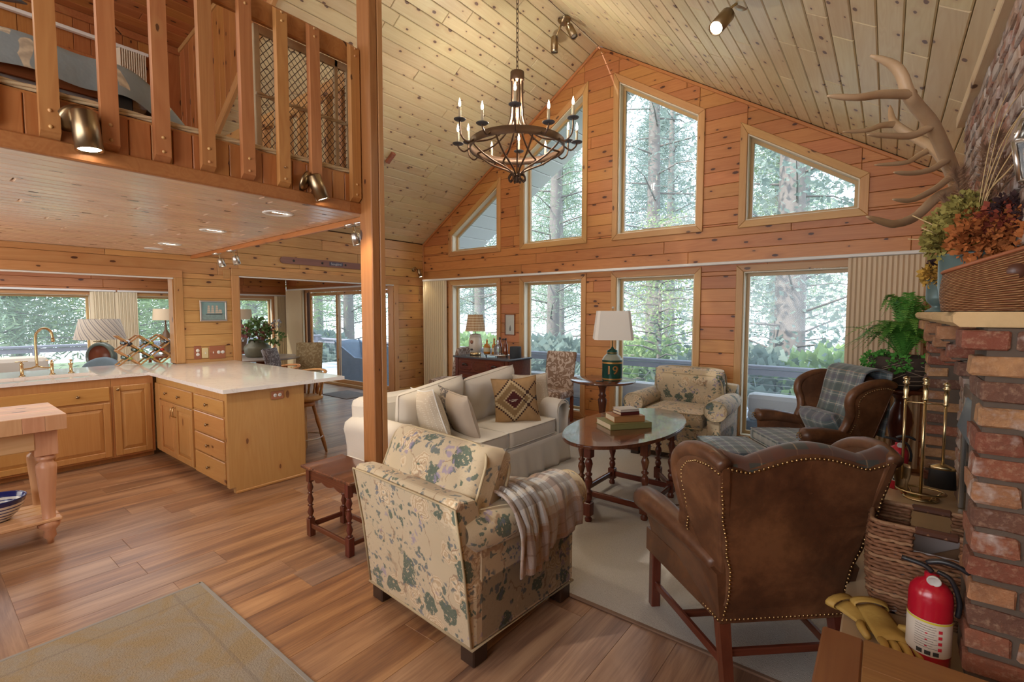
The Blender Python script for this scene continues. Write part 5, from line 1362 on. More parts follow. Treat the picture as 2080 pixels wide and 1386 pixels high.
G().box(-SW+.03, SW-.03, -.50, .51, .10, .33, .02).obj('seat_base', M['linen'], sf)
G().box(-SW+.06, SW-.06, -.52, -.28, .25, .84, .07, T=TR(0, 0, 0, .05)).obj('back_frame', M['linen'], sf)
for s in (-1, 1):
    g = G(); cx = s*(SW-.125)
    prof = [(-.10, .05), (-.105, .40), (-.12, .50), (-.135, .56), (-.12, .62), (-.06, .655), (.03, .655), (.085, .62), (.10, .55), (.09, .46), (.085, .30), (.085, .05)]
    secs = [(-.54, .94, .0), (-.48, 1.0, .02), (0, 1.0, .01), (.46, 1.0, 0), (.505, .97, -.006), (.52, .90, -.014)]
    vs = []; n = len(prof)
    for y, k, dz in secs: vs += [(cx+s*(-x)*k, y, .05+(z-.05)*(k*.5+.5)+dz) for x, z in prof]
    fs = [(i*n+j, i*n+(j+1) % n, (i+1)*n+(j+1) % n, (i+1)*n+j) for i in range(len(secs)-1) for j in range(n)]+[tuple(range(n)), tuple((len(secs)-1)*n+j for j in range(n-1, -1, -1))]
    g.add(vs, fs, sm=True); a_ = g.obj('arm', M['linen'], sf, sub=1)
    G().tube([(cx+s*(-x)*.97, .508, .05+(z-.05)*.985) for x, z in prof], .006, 6).obj('piping', M['linen'], a_)
for s in (-1, 1): boxcushion('seat_cushion', M['linen'], sf, .765, .80, .16, (s*.385, .11, .40), wm=M['linen'], puff=.022, crumple=.003, seed=8+s)
cushion('back_cushion', M['linen_cush'], sf, .80, .54, .27, (-.40, -.13, .69), (PI/2-.30, .10, .04), wm=M['linen'], p=.42, pinch=.03, q=4, crumple=.010, seed=11, n=34)
cushion('back_cushion', M['linen_cush'], sf, .76, .50, .26, (.37, -.14, .67), (PI/2-.28, .14, -.03), wm=M['linen'], p=.42, pinch=.03, q=4, crumple=.010, seed=17, n=34)

# loose pillows
def dots_mat():
    g = N('cream cloth with pale dots'); nd = g.t.nodes.new('ShaderNodeTexVoronoi'); nd.inputs['Scale'].default_value = 55; g.put(nd.inputs['Vector'], g.obj()); nd.inputs['Randomness'].default_value = .3
    g.set(color=g.mix(g.ramp(nd.outputs['Distance'], [(.22, 1), (.30, 0)]), (.60, .53, .43), (.80, .76, .68)), rough=.9); return g.m
def fern_mat():
    g = N('beige cloth with dark fern print'); q = g.sep(g.obj()); n = g.noise(g.obj(), 38, 3, .7, 1); side = g.math('GREATER_THAN', q[0], .07)
    c = g.mix(g.math('MULTIPLY', side, g.ramp(n, [(.44, 0), (.50, 1)])), (.50, .42, .34), (.13, .12, .12)); g.set(color=c, rough=.9); return g.m
def pillow(label, mat, loc, nrm, tilt, w=.44, t=.15, spin=0, wm=None, group='loose pillows on the sofa', name='throw_pillow'):
    nv = Vector(nrm).normalized(); rz = math.atan2(-nv.x, nv.y)+PI
    # the pillow plane faces nv, leaning back by tilt
    e = thing(name, label, 'pillow', loc, rz, group)
    cushion('pillow_cover', mat, e, w, w, t, rot=Euler((PI/2+tilt*-1, spin, 0)), p=.62, pinch=.10, welt=True, wm=wm, n=22, q=3.2)
    return e
pillow('cream dotted pillow leaning on the near sofa arm behind the post', dots_mat(), (-3.10, 2.81, .67), (.35, 1, 0), .30, .50, .19, .1, M['white'])
pillow('beige pillow with a dark fern printed side, second from the near sofa arm', fern_mat(), (-2.97, 3.04, .66), (.25, 1, 0), .38, .48, .16, -.08)
pillow('small pale dotted pillow behind the kilim pillow at the far sofa arm', dots_mat(), (-2.98, 4.16, .70), (.9, -.45, 0), .25, .42, .13, .0)
def kilim():
    g = N('kilim weave'); q = g.sep(g.obj()); x, y = q[0], q[1]
    st = 56.0
    qx = g.math('DIVIDE', g.math('FLOOR', g.math('MULTIPLY', g.math('ADD', x, 2), st)), st); qy = g.math('DIVIDE', g.math('FLOOR', g.math('MULTIPLY', g.math('ADD', y, 2), st)), st)
    def dia(cx, cy_): return g.math('ADD', g.math('ABSOLUTE', g.math('SUBTRACT', qx, 2+cx)), g.math('ABSOLUTE', g.math('SUBTRACT', qy, 2+cy_)))
    d = dia(-.05, 0); n = g.noise(g.obj(), 18, 3); base = g.mix(n, (.33, .19, .08), (.50, .33, .17))
    c = base
    c = g.mix(g.math('LESS_THAN', g.math('ABSOLUTE', g.math('SUBTRACT', d, .215)), .010), c, (.05, .02, .015))
    c = g.mix(g.math('LESS_THAN', g.math('ABSOLUTE', g.math('SUBTRACT', d, .185)), .018), c, (.52, .40, .24))
    c = g.mix(g.math('LESS_THAN', d, .165), c, g.mix(n, (.20, .12, .05), (.30, .20, .10)))
    c = g.mix(g.math('LESS_THAN', d, .105), c, (.50, .38, .22)); c = g.mix(g.math('LESS_THAN', d, .09), c, (.075, .012, .012))
    d2 = dia(.20, 0); c = g.mix(g.math('LESS_THAN', d2, .035), c, (.04, .03, .03))
    c = g.mix(g.math('LESS_THAN', g.math('ABSOLUTE', g.math('SUBTRACT', d2, .16)), .008), c, (.05, .02, .015))
    tiny = g.math('MULTIPLY', g.math('LESS_THAN', g.math('ABSOLUTE', y), .012), g.math('MULTIPLY', g.math('LESS_THAN', d, .04), g.math('GREATER_THAN', g.noise(g.obj(), 120, 0), .5))); c = g.mix(tiny, c, (.65, .60, .50))
    g.set(color=c, rough=.95); g.bump(g.noise(g.vm('MULTIPLY', g.obj(), (1, 6, 1)), 120, 2), .6, .004); return g.m
pillow('tan kilim pillow with a stepped dark red diamond', kilim(), (-2.90, 3.77, .685), (.80, -.60, 0), .22, .47, .15, -.05, None)

# ---- wing chair (faces +y)
def wing_chair(label, loc, rz, seat_mat, inner_mat, group):
    t = thing('wing_chair', label, 'armchair', loc, rz, group)
    LE = M['leather']
    def hw(z):   # half width of the back against height
        P = [(.30, .275), (.42, .262), (.52, .268), (.64, .30), (.80, .335), (.92, .352), (1.03, .375)]
        for (a, b), (c, d) in zip(P, P[1:]):
            if z <= c: f = max(0, (z-a)/(c-a)); f = f*f*(3-2*f); return b+(d-b)*f
        return P[-1][1]
    def yb(z): return -.30-.135*((z-.30)/.76)
    def ztop(u):  # camel top, u in -1..1
        return .995+.058*math.cos(u*PI*1.0)*(1 if abs(u) < .66 else 1)*.62+.055*max(0, abs(u)-.66)/.34+.0
    # outer back panel
    def back(off, zs=1.0, wsc=1.0, bulge=0):
        def fn(a, b):
            u = a*2-1; zt = ztop(u)
            z = .30+(zt-.30)*b; return (u*hw(min(z, 1.03))*wsc, yb(z)+off+bulge*(1-u*u)*math.sin(PI*b), z)
        return fn
    g = G().grid(25, 22, back(0)); k = len(g.f)
    g.grid(25, 22, back(.085, bulge=.03, wsc=.96)); 
    for i in range(k): g.f[i] = g.f[i][::-1]
    n0 = 25*22
    def edge(idx): 
        for i in range(len(idx)-1): g.f.append((idx[i+1], idx[i], n0+idx[i], n0+idx[i+1])); g.mi.append(0); g.sm.append(True)
    edge([21*25+i for i in range(25)]); edge([i for i in range(24, -1, -1)]); edge([j*25 for j in range(22)]); edge([j*25+24 for j in range(21, -1, -1)])
    g.obj('backrest', LE, t)
    g = G().grid(21, 18, lambda a, b: (lambda p: (p[0]*.93, p[1]+.012+.02*math.sin(PI*b), .44+(p[2]-.30)*(.985-.14/(ztop(a*2-1)-.30))))(back(.09, bulge=.045)(a, b))); g.obj('inner_back', inner_mat, t, solid=.02)
    # padded roll on the top edge
    pts = [((i/24*2-1)*.345, yb(1.0)+.045, ztop(i/24*2-1)-.004) for i in range(25)]
    G().tube(pts, .042, 10, flat=(1, 1)).obj('top_roll', inner_mat, t)
    # wings
    for s in (-1, 1):
        out = [(-.435, .995), (-.36, 1.02), (-.26, 1.015), (-.17, .985), (-.10, .93), (-.085, .86), (-.105, .78), (-.10, .70), (-.07, .63), (-.05, .56), (-.10, .49), (-.30, .43), (-.345, .60), (-.39, .80)]
        def xw(y, z): return s*(hw(min(z, 1.03))-.005+.05*(y+.42)/.38)
        g = G(); n = len(out); vs = []
        for dx in (.0, -.05): vs += [(xw(y, z)+s*dx, y, z) for y, z in out]
        g.add(vs, [tuple(range(n)) if s > 0 else tuple(range(n-1, -1, -1)), tuple(range(2*n-1, n-1, -1)) if s > 0 else tuple(range(n, 2*n))]+[((i, n+i, n+(i+1) % n, (i+1) % n) if s > 0 else ((i+1) % n, n+(i+1) % n, n+i, i)) for i in range(n)])
        w = g.obj('wing', LE, t); md = w.modifiers.new('bev', 'BEVEL'); md.width = .012; md.segments = 2
        P = bez([(xw(y, z)-s*.022, y, z) for y, z in out[:10]], 34); rr = [.030+.006*math.sin(PI*i/33) for i in range(34)]
        G().tube(P, rr, 10).obj('wing_roll', LE, w)
        # arm: scrolled roll growing to the front
        P = bez([(s*.27, -.28, .53), (s*.305, -.12, .57), (s*.345, .06, .60), (s*.375, .20, .612), (s*.38, .30, .60)], 20)
        rr = [.045+.022*min(1, i/12) if i < 18 else .054-.02*(i-17) for i in range(20)]
        a_ = G().tube(P, rr, 14, flat=(1.0, .9)).obj('arm', LE, t)
        # panel below the arm
        out2 = [(-.305, .30), (.30, .30), (.30, .40), (.275, .48), (.27, .56), (.05, .575), (-.20, .55), (-.33, .52)]
        g = G(); n = len(out2); vs = []
        def xp(y, z): return s*(.275+.075*((y+.30)/.6)*(.35+.65*(z-.3)/.28)+.05*max(0, (z-.35))/.25)
        for dx in (0, -.06): vs += [(xp(y, z)+s*dx, y, z) for y, z in out2]
        g.add(vs, [tuple(range(n)) if s > 0 else tuple(range(n-1, -1, -1)), tuple(range(2*n-1, n-1, -1)) if s > 0 else tuple(range(n, 2*n))]+[((i, n+i, n+(i+1) % n, (i+1) % n) if s > 0 else ((i+1) % n, n+(i+1) % n, n+i, i)) for i in range(n)])
        g.obj('side_panel', LE, t)
    G().add([(-.275, -.31, .30), (.275, -.31, .30), (.345, .33, .30), (-.345, .33, .30), (-.275, -.31, .42), (.275, -.31, .42), (.345, .33, .42), (-.345, .33, .42)], [(3, 2, 1, 0), (4, 5, 6, 7), (0, 1, 5, 4), (1, 2, 6, 5), (2, 3, 7, 6), (3, 0, 4, 7)]).obj('seat_rail', LE, t)
    boxcushion('seat_cushion', seat_mat, t, .56, .64, .11, (0, .06, .465), puff=.02, wm=seat_mat, seed=4)
    # nail heads
    g = G()
    def nails(P, step=.0185, out=None):
        P = [Vector(p) for p in P]; acc = 0
        for a, b in zip(P, P[1:]):
            L = (b-a).length; d = acc
            while d < L: g.sphere(tuple(a.lerp(b, d/L)), (.0062, .0062, .0062), 6, 4); d += step
            acc = d-L
    zz = [.30+(ztop(1)-.02-.30)*i/24 for i in range(25)]
    for s in (-1, 1): nails([(s*(hw(min(z, 1.03))-.012), yb(z)-.003, z) for z in zz])
    nails([((i/30*2-1)*.362, yb(ztop(i/30*2-1))-.003, ztop(i/30*2-1)-.014) for i in range(31)])
    nails([((i/10*2-1)*.265, -.308, .314) for i in range(11)])
    for s in (-1, 1):
        nails([(s*(.280+.075*((y+.30)/.6)*.37), y, .312) for y in (-.30, 0, .30)])
        out = [(-.42, .965), (-.36, .98), (-.275, .972), (-.205, .945), (-.158, .90), (-.145, .85), (-.16, .78), (-.155, .70), (-.125, .63), (-.11, .57)]
        nails([(s*(hw(min(z, 1.03))-.001+.05*(y+.42)/.38), y, z) for y, z in out])
        nails([(s*.38+.030*math.cos(a), .303, .60+.030*math.sin(a)) for a in [k*PI/6 for k in range(-1, 8)]])
    g.obj('nail_trim', M['nail'], t, kind='stuff')
    for sx, sy in ((-.31, .29), (.31, .29)): G().box(sx-.024, sx+.024, sy-.024, sy+.024, 0, .32, .004).obj('leg', M['mahog_z'], t)
    for sx in (-.25, .25):
        G().add([(sx-.02, -.36, 0), (sx+.02, -.36, 0), (sx+.02, -.32, 0), (sx-.02, -.32, 0), (sx-.024, -.30, .31), (sx+.024, -.30, .31), (sx+.024, -.25, .31), (sx-.024, -.25, .31)], [(3, 2, 1, 0), (4, 5, 6, 7), (0, 1, 5, 4), (1, 2, 6, 5), (2, 3, 7, 6), (3, 0, 4, 7)]).obj('leg', M['mahog_z'], t)
    for s in (-1, 1): bar('stretcher', (s*.31, .28, .13), (s*.25, -.32, .13), .022, .036, M['mahog'], t)
    bar('stretcher', (-.28, .02, .13), (.28, .02, .13), .022, .032, M['mahog'], t); bar('stretcher', (-.25, -.30, .17), (.25, -.30, .17), .022, .032, M['mahog'], t)
    return t
wD = wing_chair('brown leather wing chair in the foreground seen from behind, lined with dark tartan', (-.50, 2.42, 0), math.radians(43), M['plaid_dark'], M['plaid_dark'], 'leather wing chairs')
wC = wing_chair('brown leather wing chair by the right window with a tartan seat and throw', (-.49, 4.79, 0), math.radians(126), M['plaid'], M['leather'], 'leather wing chairs')
# tartan throw over the far wing chair, lumbar pillow, ottoman
th = thing('tartan_throw', 'blue green tartan throw draped down the back of the far wing chair', 'throw', (-.49, 4.79, 0), math.radians(126))
def throw_fn(a, b):
    x = -.27+.50*a+.04*b
    s = b*1.25
    if s < .56: z = .52+s; y = -.125-.155*(s/.56)+.012*math.sin(a*11)
    elif s < .72: f = (s-.56)/.16; y = -.28-.20*f; z = 1.085+.028*math.sin(PI*f)
    else: z = 1.085-(s-.72); y = -.492+.03*((s-.72)/.5)
    return (x+.008*math.sin(z*14), y, z)
G().grid(26, 46, throw_fn).obj('throw_cloth', M['plaid_xz'], th, solid=.012)
lp = thing('lumbar_pillow', 'small tartan lumbar pillow on the far wing chair seat', 'pillow', (-.41, 4.85, .62), math.radians(126)+.1, 'tartan furnishings')
cushion('pillow_cover', M['plaid'], lp, .40, .25, .15, rot=(PI/2-.5, 0, 0), p=.5, pinch=.03)
ot = thing('ottoman', 'blue green tartan ottoman in front of the far wing chair', 'ottoman', (-1.0, 4.36, 0), math.radians(126))
boxcushion('ottoman_cushion', M['plaid'], ot, .52, .44, .12, (0, 0, .39), puff=.03, wm=M['plaid'], seed=6); G().box(-.25, .25, -.21, .21, .24, .35, .012).obj('frame', M['leather'], ot)
for sx in (-.22, .22):
    for sy in (-.18, .18): G().box(sx-.02, sx+.02, sy-.02, sy+.02, 0, .25, .003).obj('leg', M['mahog_z'], ot)
# ================================================================ TABLES, LAMPS, SMALL THINGS
def turned(h, r=.03, seed=0):
    P = [(.0, .55), (.04, .75), (.10, .95), (.16, .8), (.2, .55), (.22, .95), (.25, .95), (.27, .5), (.33, .62), (.45, 1.0), (.52, .85), (.58, .5), (.61, .9), (.64, .9), (.66, .5), (.75, .7), (.86, 1.0), (.93, .8), (.97, .55), (1, .8)]
    return [(r*k, h*f) for f, k in P]
# oval gateleg table
gt = thing('gateleg_table', 'dark oval gateleg table with turned legs in the middle of the rug', 'table', (-1.655, 3.665, 0))
a_, b_ = .403, .785
def oval(k=1, n=60, x0=-9, x1=9): return [(max(x0, min(x1, a_*k*math.cos(2*PI*i/n))), b_*k*math.sin(2*PI*i/n)) for i in range(n)]
def leaf(name, x0, x1):
    p = oval(1, 96)
    p = clip(clip(p, 1, 0, x1), -1, 0, -x0); q = clip(clip(oval(.985, 96), 1, 0, x1), -1, 0, -x0)
    p = clean(p); g = G().prism(p, .624, .640); g.prism([(x*(.993), y*.993) for x, y in p], .640, .648); return g.obj(name, M['oaktop'], gt)
leaf('table_leaf', -a_-.01, -.2215); leaf('table_top', -.2205, .2205); leaf('table_leaf', .2215, a_+.01)
G().box(-.20, .20, -.30, -.27, .53, .622, .003).box(-.20, .20, .27, .30, .53, .622, .003).box(-.22, -.19, -.30, .30, .53, .622, .003).box(.19, .22, -.30, .30, .53, .622, .003).obj('apron', M['mahog'], gt)
def tleg(x, y, h=.62):
    g = G().box(-.03, .03, -.03, .03, .055, .155, .004).lathe([(.014, 0), (.026, .012), (.028, .03), (.018, .045), (.018, .056)], 14)
    g.lathe([(r, .155+z) for r, z in turned(h-.155-.12, .030)], 16).box(-.03, .03, -.03, .03, h-.12, h, .004); return g.obj('leg', M['mahog_z'], gt, loc=(x, y, 0))
for x in (-.27, .27):
    for y in (-.28, .28): tleg(x, y)
tleg(-.05, -.56, .615); tleg(.05, .56, .615)
for p, q in (((-.27, -.28), (.27, -.28)), ((-.27, .28), (.27, .28)), ((-.27, -.28), (-.27, .28)), ((.27, -.28), (.27, .28)), ((-.27, -.28), (-.05, -.56)), ((.27, .28), (.05, .56))): bar('stretcher', (*p, .105), (*q, .105), .026, .046, M['mahog'], gt)
# books
bk = thing('book', 'large green grey book at the bottom of the stack on the oval table', 'book', (-1.665, 3.60, .648), .92, 'books on the oval table')
def book(t, w, d, h, cov, name_t=None):
    G().box(-w/2, w/2, -d/2, d/2, 0, .004, .001).box(-w/2, w/2, -d/2, d/2, h-.004, h, .001).box(-w/2, w/2, -d/2-.0, -d/2+.004, 0, h, .001).obj('cover', cov, t)
    G().box(-w/2+.006, w/2-.006, -d/2+.004, d/2-.008, .004, h-.004).obj('pages', M['paper'], t)
M['paper'] = plain('page edges', (.66, .56, .40), .9, bump=.5, bscale=400)
book(bk, .36, .27, .046, plain('olive cloth cover', (.20, .19, .07), .6))
bk = thing('book', 'tan leather book in the middle of the stack on the oval table', 'book', (-1.66, 3.61, .695), .86, 'books on the oval table'); book(bk, .26, .20, .048, plain('tan leather cover', (.34, .16, .06), .5))
bk = thing('book', 'small dark red book near the top of the stack on the oval table', 'book', (-1.655, 3.62, .744), .98, 'books on the oval table'); book(bk, .17, .14, .026, plain('dark red cover', (.09, .015, .015), .45))
bk = thing('book', 'small white topped box book on top of the stack', 'book', (-1.655, 3.62, .771), .95, 'books on the oval table'); book(bk, .165, .135, .020, plain('off white red cover', (.50, .45, .40), .4))
t = thing('coaster', 'tiny dark round coaster on the oval table near its far end', 'coaster', (-1.86, 3.95, .648)); G().lathe([(.001, 0), (.012, 0), (.012, .01), (.001, .01)], 12, cap=False).obj('disc', M['black'], t)

# spindle side table
st = thing('spindle_side_table', 'small dark bobbin turned side table left of the near floral chair', 'table', (-2.90, 1.845, 0))
G().box(-.30, .30, -.165, .165, .478, .50, .006).obj('tabletop', M['oaktop'], st)
def scal(L, ax):
    g = G(); n = 24; top = [(-L/2+L*i/n, .475) for i in range(n+1)]; bot = [(-L/2+L*i/n, .415-.018*abs(math.sin(i/n*PI*3))*(1 if 3 < i < 21 else 0)-.02*(1-math.sin(PI*i/n))**3) for i in range(n+1)]
    p = bot+top[::-1]; g.prism(p, -.008, .008, T=TR(0, 0, 0, PI/2, 0, 0) if ax == 'x' else TR(0, 0, 0, PI/2, 0, PI/2)); return g
for s in (-1, 1): scal(.44, 'x').obj('apron', M['mahog'], st, loc=(0, s*.13, 0)); scal(.24, 'y').obj('apron', M['mahog'], st, loc=(s*.235, 0, 0))
for sx in (-.235, .235):
    for sy in (-.13, .13):
        g = G().box(-.022, .022, -.022, .022, 0, .125, .003).box(-.02, .02, -.02, .02, .385, .478, .003)
        P = []
        for k in range(3):
            z0 = .125+k*.087; P += [(.012, z0), (.021, z0+.006), (.012, z0+.012), (.013, z0+.02), (.022, z0+.045), (.013, z0+.078)]
        g.lathe(P+[(.012, .386)], 14); g.obj('leg', M['mahog_z'], st, loc=(sx, sy, 0))
for s in (-1, 1): bar('stretcher', (-.235, s*.13, .075), (.235, s*.13, .075), .02, .034, M['mahog'], st); bar('stretcher', (s*.235, -.13, .075), (s*.235, .13, .075), .02, .034, M['mahog'], st)

# pedestal table with the tea-tin lamp
pt = thing('pedestal_table', 'round mahogany pedestal table under the white shaded lamp', 'table', (-2.713, 5.26, 0))
G().lathe([(.001, .722), (.37, .722), (.392, .732), (.395, .742), (.385, .75), (.001, .75)], 44, cap=False).obj('tabletop', M['oaktop'], pt)
G().lathe([(.05, .06), (.06, .10), (.04, .16), (.03, .22), (.035, .32), (.05, .45), (.055, .50), (.035, .53), (.05, .55), (.035, .58), (.04, .64), (.07, .69), (.10, .72)], 20).obj('column', M['mahog_z'], pt)
for k in range(3):
    a = k*2*PI/3+.4; G().tube(bez([(.03*math.cos(a), .03*math.sin(a), .14), (.16*math.cos(a), .16*math.sin(a), .12), (.27*math.cos(a), .27*math.sin(a), .03), (.31*math.cos(a), .31*math.sin(a), .022)], 12), .022, 8).obj('foot', M['mahog'], pt)
lp = thing('table_lamp', 'lamp with a tapered white shade on a green tea tin painted with a gold 19', 'lamp', (-2.60, 5.285, .75), .55)
G().lathe([(.001, 0), (.118, 0), (.12, .01), (.12, .235), (.123, .24), (.123, .247), (.118, .25), (.10, .285), (.068, .315), (.064, .318), (.064, .355), (.060, .362), (.02, .382), (.012, .40), (.001, .41)], 40, cap=False).obj('tin', plain('dark green tin', (.012, .075, .055), .25, .2), lp)
M['gold'] = plain('worn gold paint', (.46, .25, .07), .35, .5, var=.3, bscale=60)
G().lathe([(.1212, .012), (.1215, .03)], 40, cap=False).lathe([(.1212, .205), (.1215, .225)], 40, cap=False).lathe([(.0655, .33), (.0655, .336)], 30, cap=False).obj('gold_bands', M['gold'], lp)
G().lathe([(.1235, .242), (.118, .252), (.10, .287), (.070, .316)], 40, cap=False).obj('cream_shoulder', plain('cream green shoulder', (.36, .38, .30), .3), lp)
# number 19 wrapped on the tin
def wrapped_text(body, size, R, ang, z, mat, parent, dr=.0012, name='lettering', sx=1):
    o = text(body, size, mat, parent, (0, 0, 0), (0, 0, 0), ext=.0004, name=name)
    for v in o.data.vertices:
        x, y, e = v.co.x*sx, v.co.y, v.co.z; a = ang+x/R; r = R+dr+e; v.co = (r*math.cos(a), r*math.sin(a), z+y)
    return o
camdir = math.atan2(-5.285, 2.60)-.55
wrapped_text('19', .15, .12, camdir, .125, plain('red brown number edge', (.14, .03, .012), .4), lp, .0008, sx=1.12)
wrapped_text('19', .138, .12, camdir, .127, M['gold'], lp, .0022, sx=1.02)
G().tube([(0, 0, .40), (0, 0, .86)], .006, 8).obj('stem', M['brass'], lp); G().sphere((0, 0, .875), .014, 10, 8).obj('finial', M['steel'], lp)
M['shade'] = plain('white linen shade', (.80, .77, .72), .85, bump=.15, bscale=300)
def sqshade(r0, r1, z0, z1, cut=.15):
    g = G(); vs = []
    for r, z in ((r0, z0), (r1, z1)):
        for k in range(4):
            a = k*PI/2; c = [(1, -1+cut), (1, 1-cut)]
            for x, y in c: vs.append(((x*math.cos(a)-y*math.sin(a))*r, (x*math.sin(a)+y*math.cos(a))*r, z))
    g.add(vs, [(i, (i+1) % 8, 8+(i+1) % 8, 8+i) for i in range(8)]); return g
s_ = sqshade(.225, .185, .495, .835); s_.obj('shade', M['shade'], lp, solid=.004)
t = thing('coaster', 'small dark coaster on the pedestal table in front of the lamp', 'coaster', (-2.66, 5.08, .75)); G().lathe([(.001, 0), (.045, 0), (.045, .006), (.001, .006)], 20, cap=False).obj('disc', M['black'], t)

# chest with lamp, bottles, tray, speaker
ch = thing('chest_of_drawers', 'dark carved mahogany chest of drawers with a slate top under the gable windows', 'chest', (-4.72, 5.54, 0))
M['slate'] = plain('dark grey marble top', (.10, .11, .13), .15, var=.2)
G().box(-.53, .53, -.26, .26, .07, .872, .006).obj('case', M['mahog'], ch); G().box(-.56, .56, -.29, .275, .872, .90, .008).obj('marble_top', M['slate'], ch)
for sx in (-.49, .49):
    G().box(sx-.03, sx+.03, -.275, -.24, .07, .872, .005).obj('stile', M['mahog_z'], ch)
    for sy in (-.23, .22): G().lathe([(.02, 0), (.035, .02), (.03, .05), (.02, .07)], 12).obj('foot', M['mahog'], ch, loc=(sx, sy, 0))
for k, z in enumerate((.76, .54, .32)):
    d = G().box(-.45, .45, -.018, 0, -.095, .095, .006).obj('drawer', M['mahog'], ch, loc=(0, -.262, z))
    for cx in (-.29, 0, .29):
        w, h, c = .13, .07, .03; p = [(cx-w+c, -h), (cx+w-c, -h), (cx+w, -h+c), (cx+w, h-c), (cx+w-c, h), (cx-w+c, h), (cx-w, h-c), (cx-w, -h+c)]
        i_ = inset(p, .012); g = G(); n = 8
        g.add([(x, -.019, z_) for x, z_ in p]+[(x, -.028, z_) for x, z_ in i_], [(i, (i+1) % n, n+(i+1) % n, n+i) for i in range(n)]+[tuple(range(n, 2*n))]); g.obj('carved_panel', M['mahog'], d)
    for cx in (-.29, .29):
        pts = bez([(cx-.05, -.03, .0), (cx-.03, -.05, .02), (cx, -.055, .028), (cx+.03, -.05, .02), (cx+.05, -.03, 0)], 12); G().tube(pts, [.006, .01, .013, .015, .016, .017, .017, .016, .015, .013, .01, .006], 8).obj('leaf_pull', M['darkleg'], d)
jl = thing('table_lamp', 'lamp with a pleated gingham shade on a cream stoneware crock', 'lamp', (-5.03, 5.50, .90))
G().lathe([(.001, 0), (.085, 0), (.088, .02), (.088, .045), (.001, .045)], 28, cap=False).obj('brass_foot', M['brass'], jl)
G().lathe([(.070, .045), (.085, .06), (.102, .12), (.105, .18), (.098, .25), (.082, .295), (.088, .30), (.088, .315), (.075, .325), (.02, .335), (.001, .34)], 32, cap=False).obj('crock', plain('cream stoneware', (.58, .52, .44), .3, var=.15, bscale=40), jl)
G().lathe([(.001, 0), (.014, 0), (.014, .03), (.001, .035)], 12, T=TR(.02, -.095, .095, PI/2, 0, 0), cap=False).obj('spigot', M['black'], jl)
G().lathe([(.028, 0), (.03, .001), (.001, .003)], 16, T=TR(.015, -.104, .21, PI/2, 0, 0), cap=False).obj('crest', plain('red brown crest', (.36, .16, .10), .5), jl)
def ging():
    g = N('tan and cream gingham'); q = g.sep(g.obj()); a = g.math('ARCTAN2', q[1], q[0]); f = g.math('LESS_THAN', g.math('FRACT', g.math('MULTIPLY', a, 6.2)), .5); h = g.math('LESS_THAN', g.math('FRACT', g.math('MULTIPLY', q[2], 25)), .5)
    s = g.math('MULTIPLY', g.math('ADD', f, h), .5); g.set(color=g.mix(s, (.66, .55, .38), (.30, .14, .045)), rough=.85); return g.m
G().lathe([(.155, .375), (.115, .63)], 72, cap=False, rfun=lambda a, z: 1+.02*math.sin(a*36)).obj('shade', ging(), jl); G().tube([(0, 0, .33), (0, 0, .64)], .006, 8).obj('stem', M['brass'], jl)
tr = thing('serving_tray', 'small footed metal tray holding the bottles on the chest', 'tray', (-4.62, 5.52, .90))
G().lathe([(.001, .022), (.21, .022), (.215, .026), (.215, .04), (.211, .04), (.210, .028), (.001, .028)], 40, T=Matrix.Diagonal((1.05, .62, 1, 1)), cap=False).obj('tray_plate', M['steel'], tr)
for k in range(6): a = k*PI/3; G().tube([(.205*math.cos(a), .12*math.sin(a), .024), (.215*math.cos(a), .125*math.sin(a), .0)], .006, 6).obj('tray_foot', M['black'], tr)
M['amber'] = plain('amber liquor', (.45, .17, .02), .08, spec=.8); M['brownliq'] = plain('brown liquor', (.14, .03, .01), .08, spec=.8); M['clear'] = N('clear crystal').set(color=(.9, .92, .95), rough=.05, trans=.85, ior=1.3).m
for i, (x, y, prof, mat, cap_, lab) in enumerate((
    (-4.81, 5.52, [(.001, 0), (.05, 0), (.055, .03), (.055, .10), (.04, .14), (.014, .165), (.013, .21), (.001, .21)], 'amber', 'brass', 'round shouldered amber liquor bottle, leftmost on the tray'),
    (-4.70, 5.56, [(.001, 0), (.036, 0), (.038, .02), (.038, .13), (.014, .17), (.013, .23), (.001, .23)], 'amber', 'brass', 'slim amber bottle with a brass cap on the tray'),
    (-4.62, 5.60, [(.001, 0), (.036, 0), (.036, .15), (.014, .19), (.013, .24), (.001, .24)], 'brownliq', 'black', 'brown bottle behind the crystal decanter'),
    (-4.56, 5.47, [(.001, 0), (.05, 0), (.052, .01), (.052, .12), (.04, .14), (.018, .155), (.018, .18), (.026, .185), (.001, .19)], 'clear', 'clear', 'square crystal decanter with a ball stopper on the tray'),
    (-4.46, 5.54, [(.001, 0), (.034, 0), (.036, .02), (.036, .15), (.014, .19), (.013, .235), (.001, .235)], 'brownliq', 'black', 'tall dark red bottle, rightmost on the tray'))):
    b = thing('liquor_bottle' if i != 3 else 'decanter', lab, 'bottle', (x, y, .928), 0, 'bottles on the chest tray')
    G().lathe(prof, 20 if i != 3 else 8, cap=False).obj('bottle_glass', M[mat], b); zt = prof[-1][1]
    if i == 3: G().sphere((0, 0, zt+.022), .022, 12, 8).obj('stopper', M['clear'], b)
    else: G().lathe([(.014, 0), (.015, .03), (.001, .032)], 12, T=TR(0, 0, zt-.012)).obj('cap', M[cap_], b)
    if i in (0, 1): G().lathe([(.0555 if i == 0 else .0385, .04), (.0557 if i == 0 else .0387, .10)], 20, cap=False).obj('paper_label', plain('cream paper label', (.55, .50, .35), .7), b)
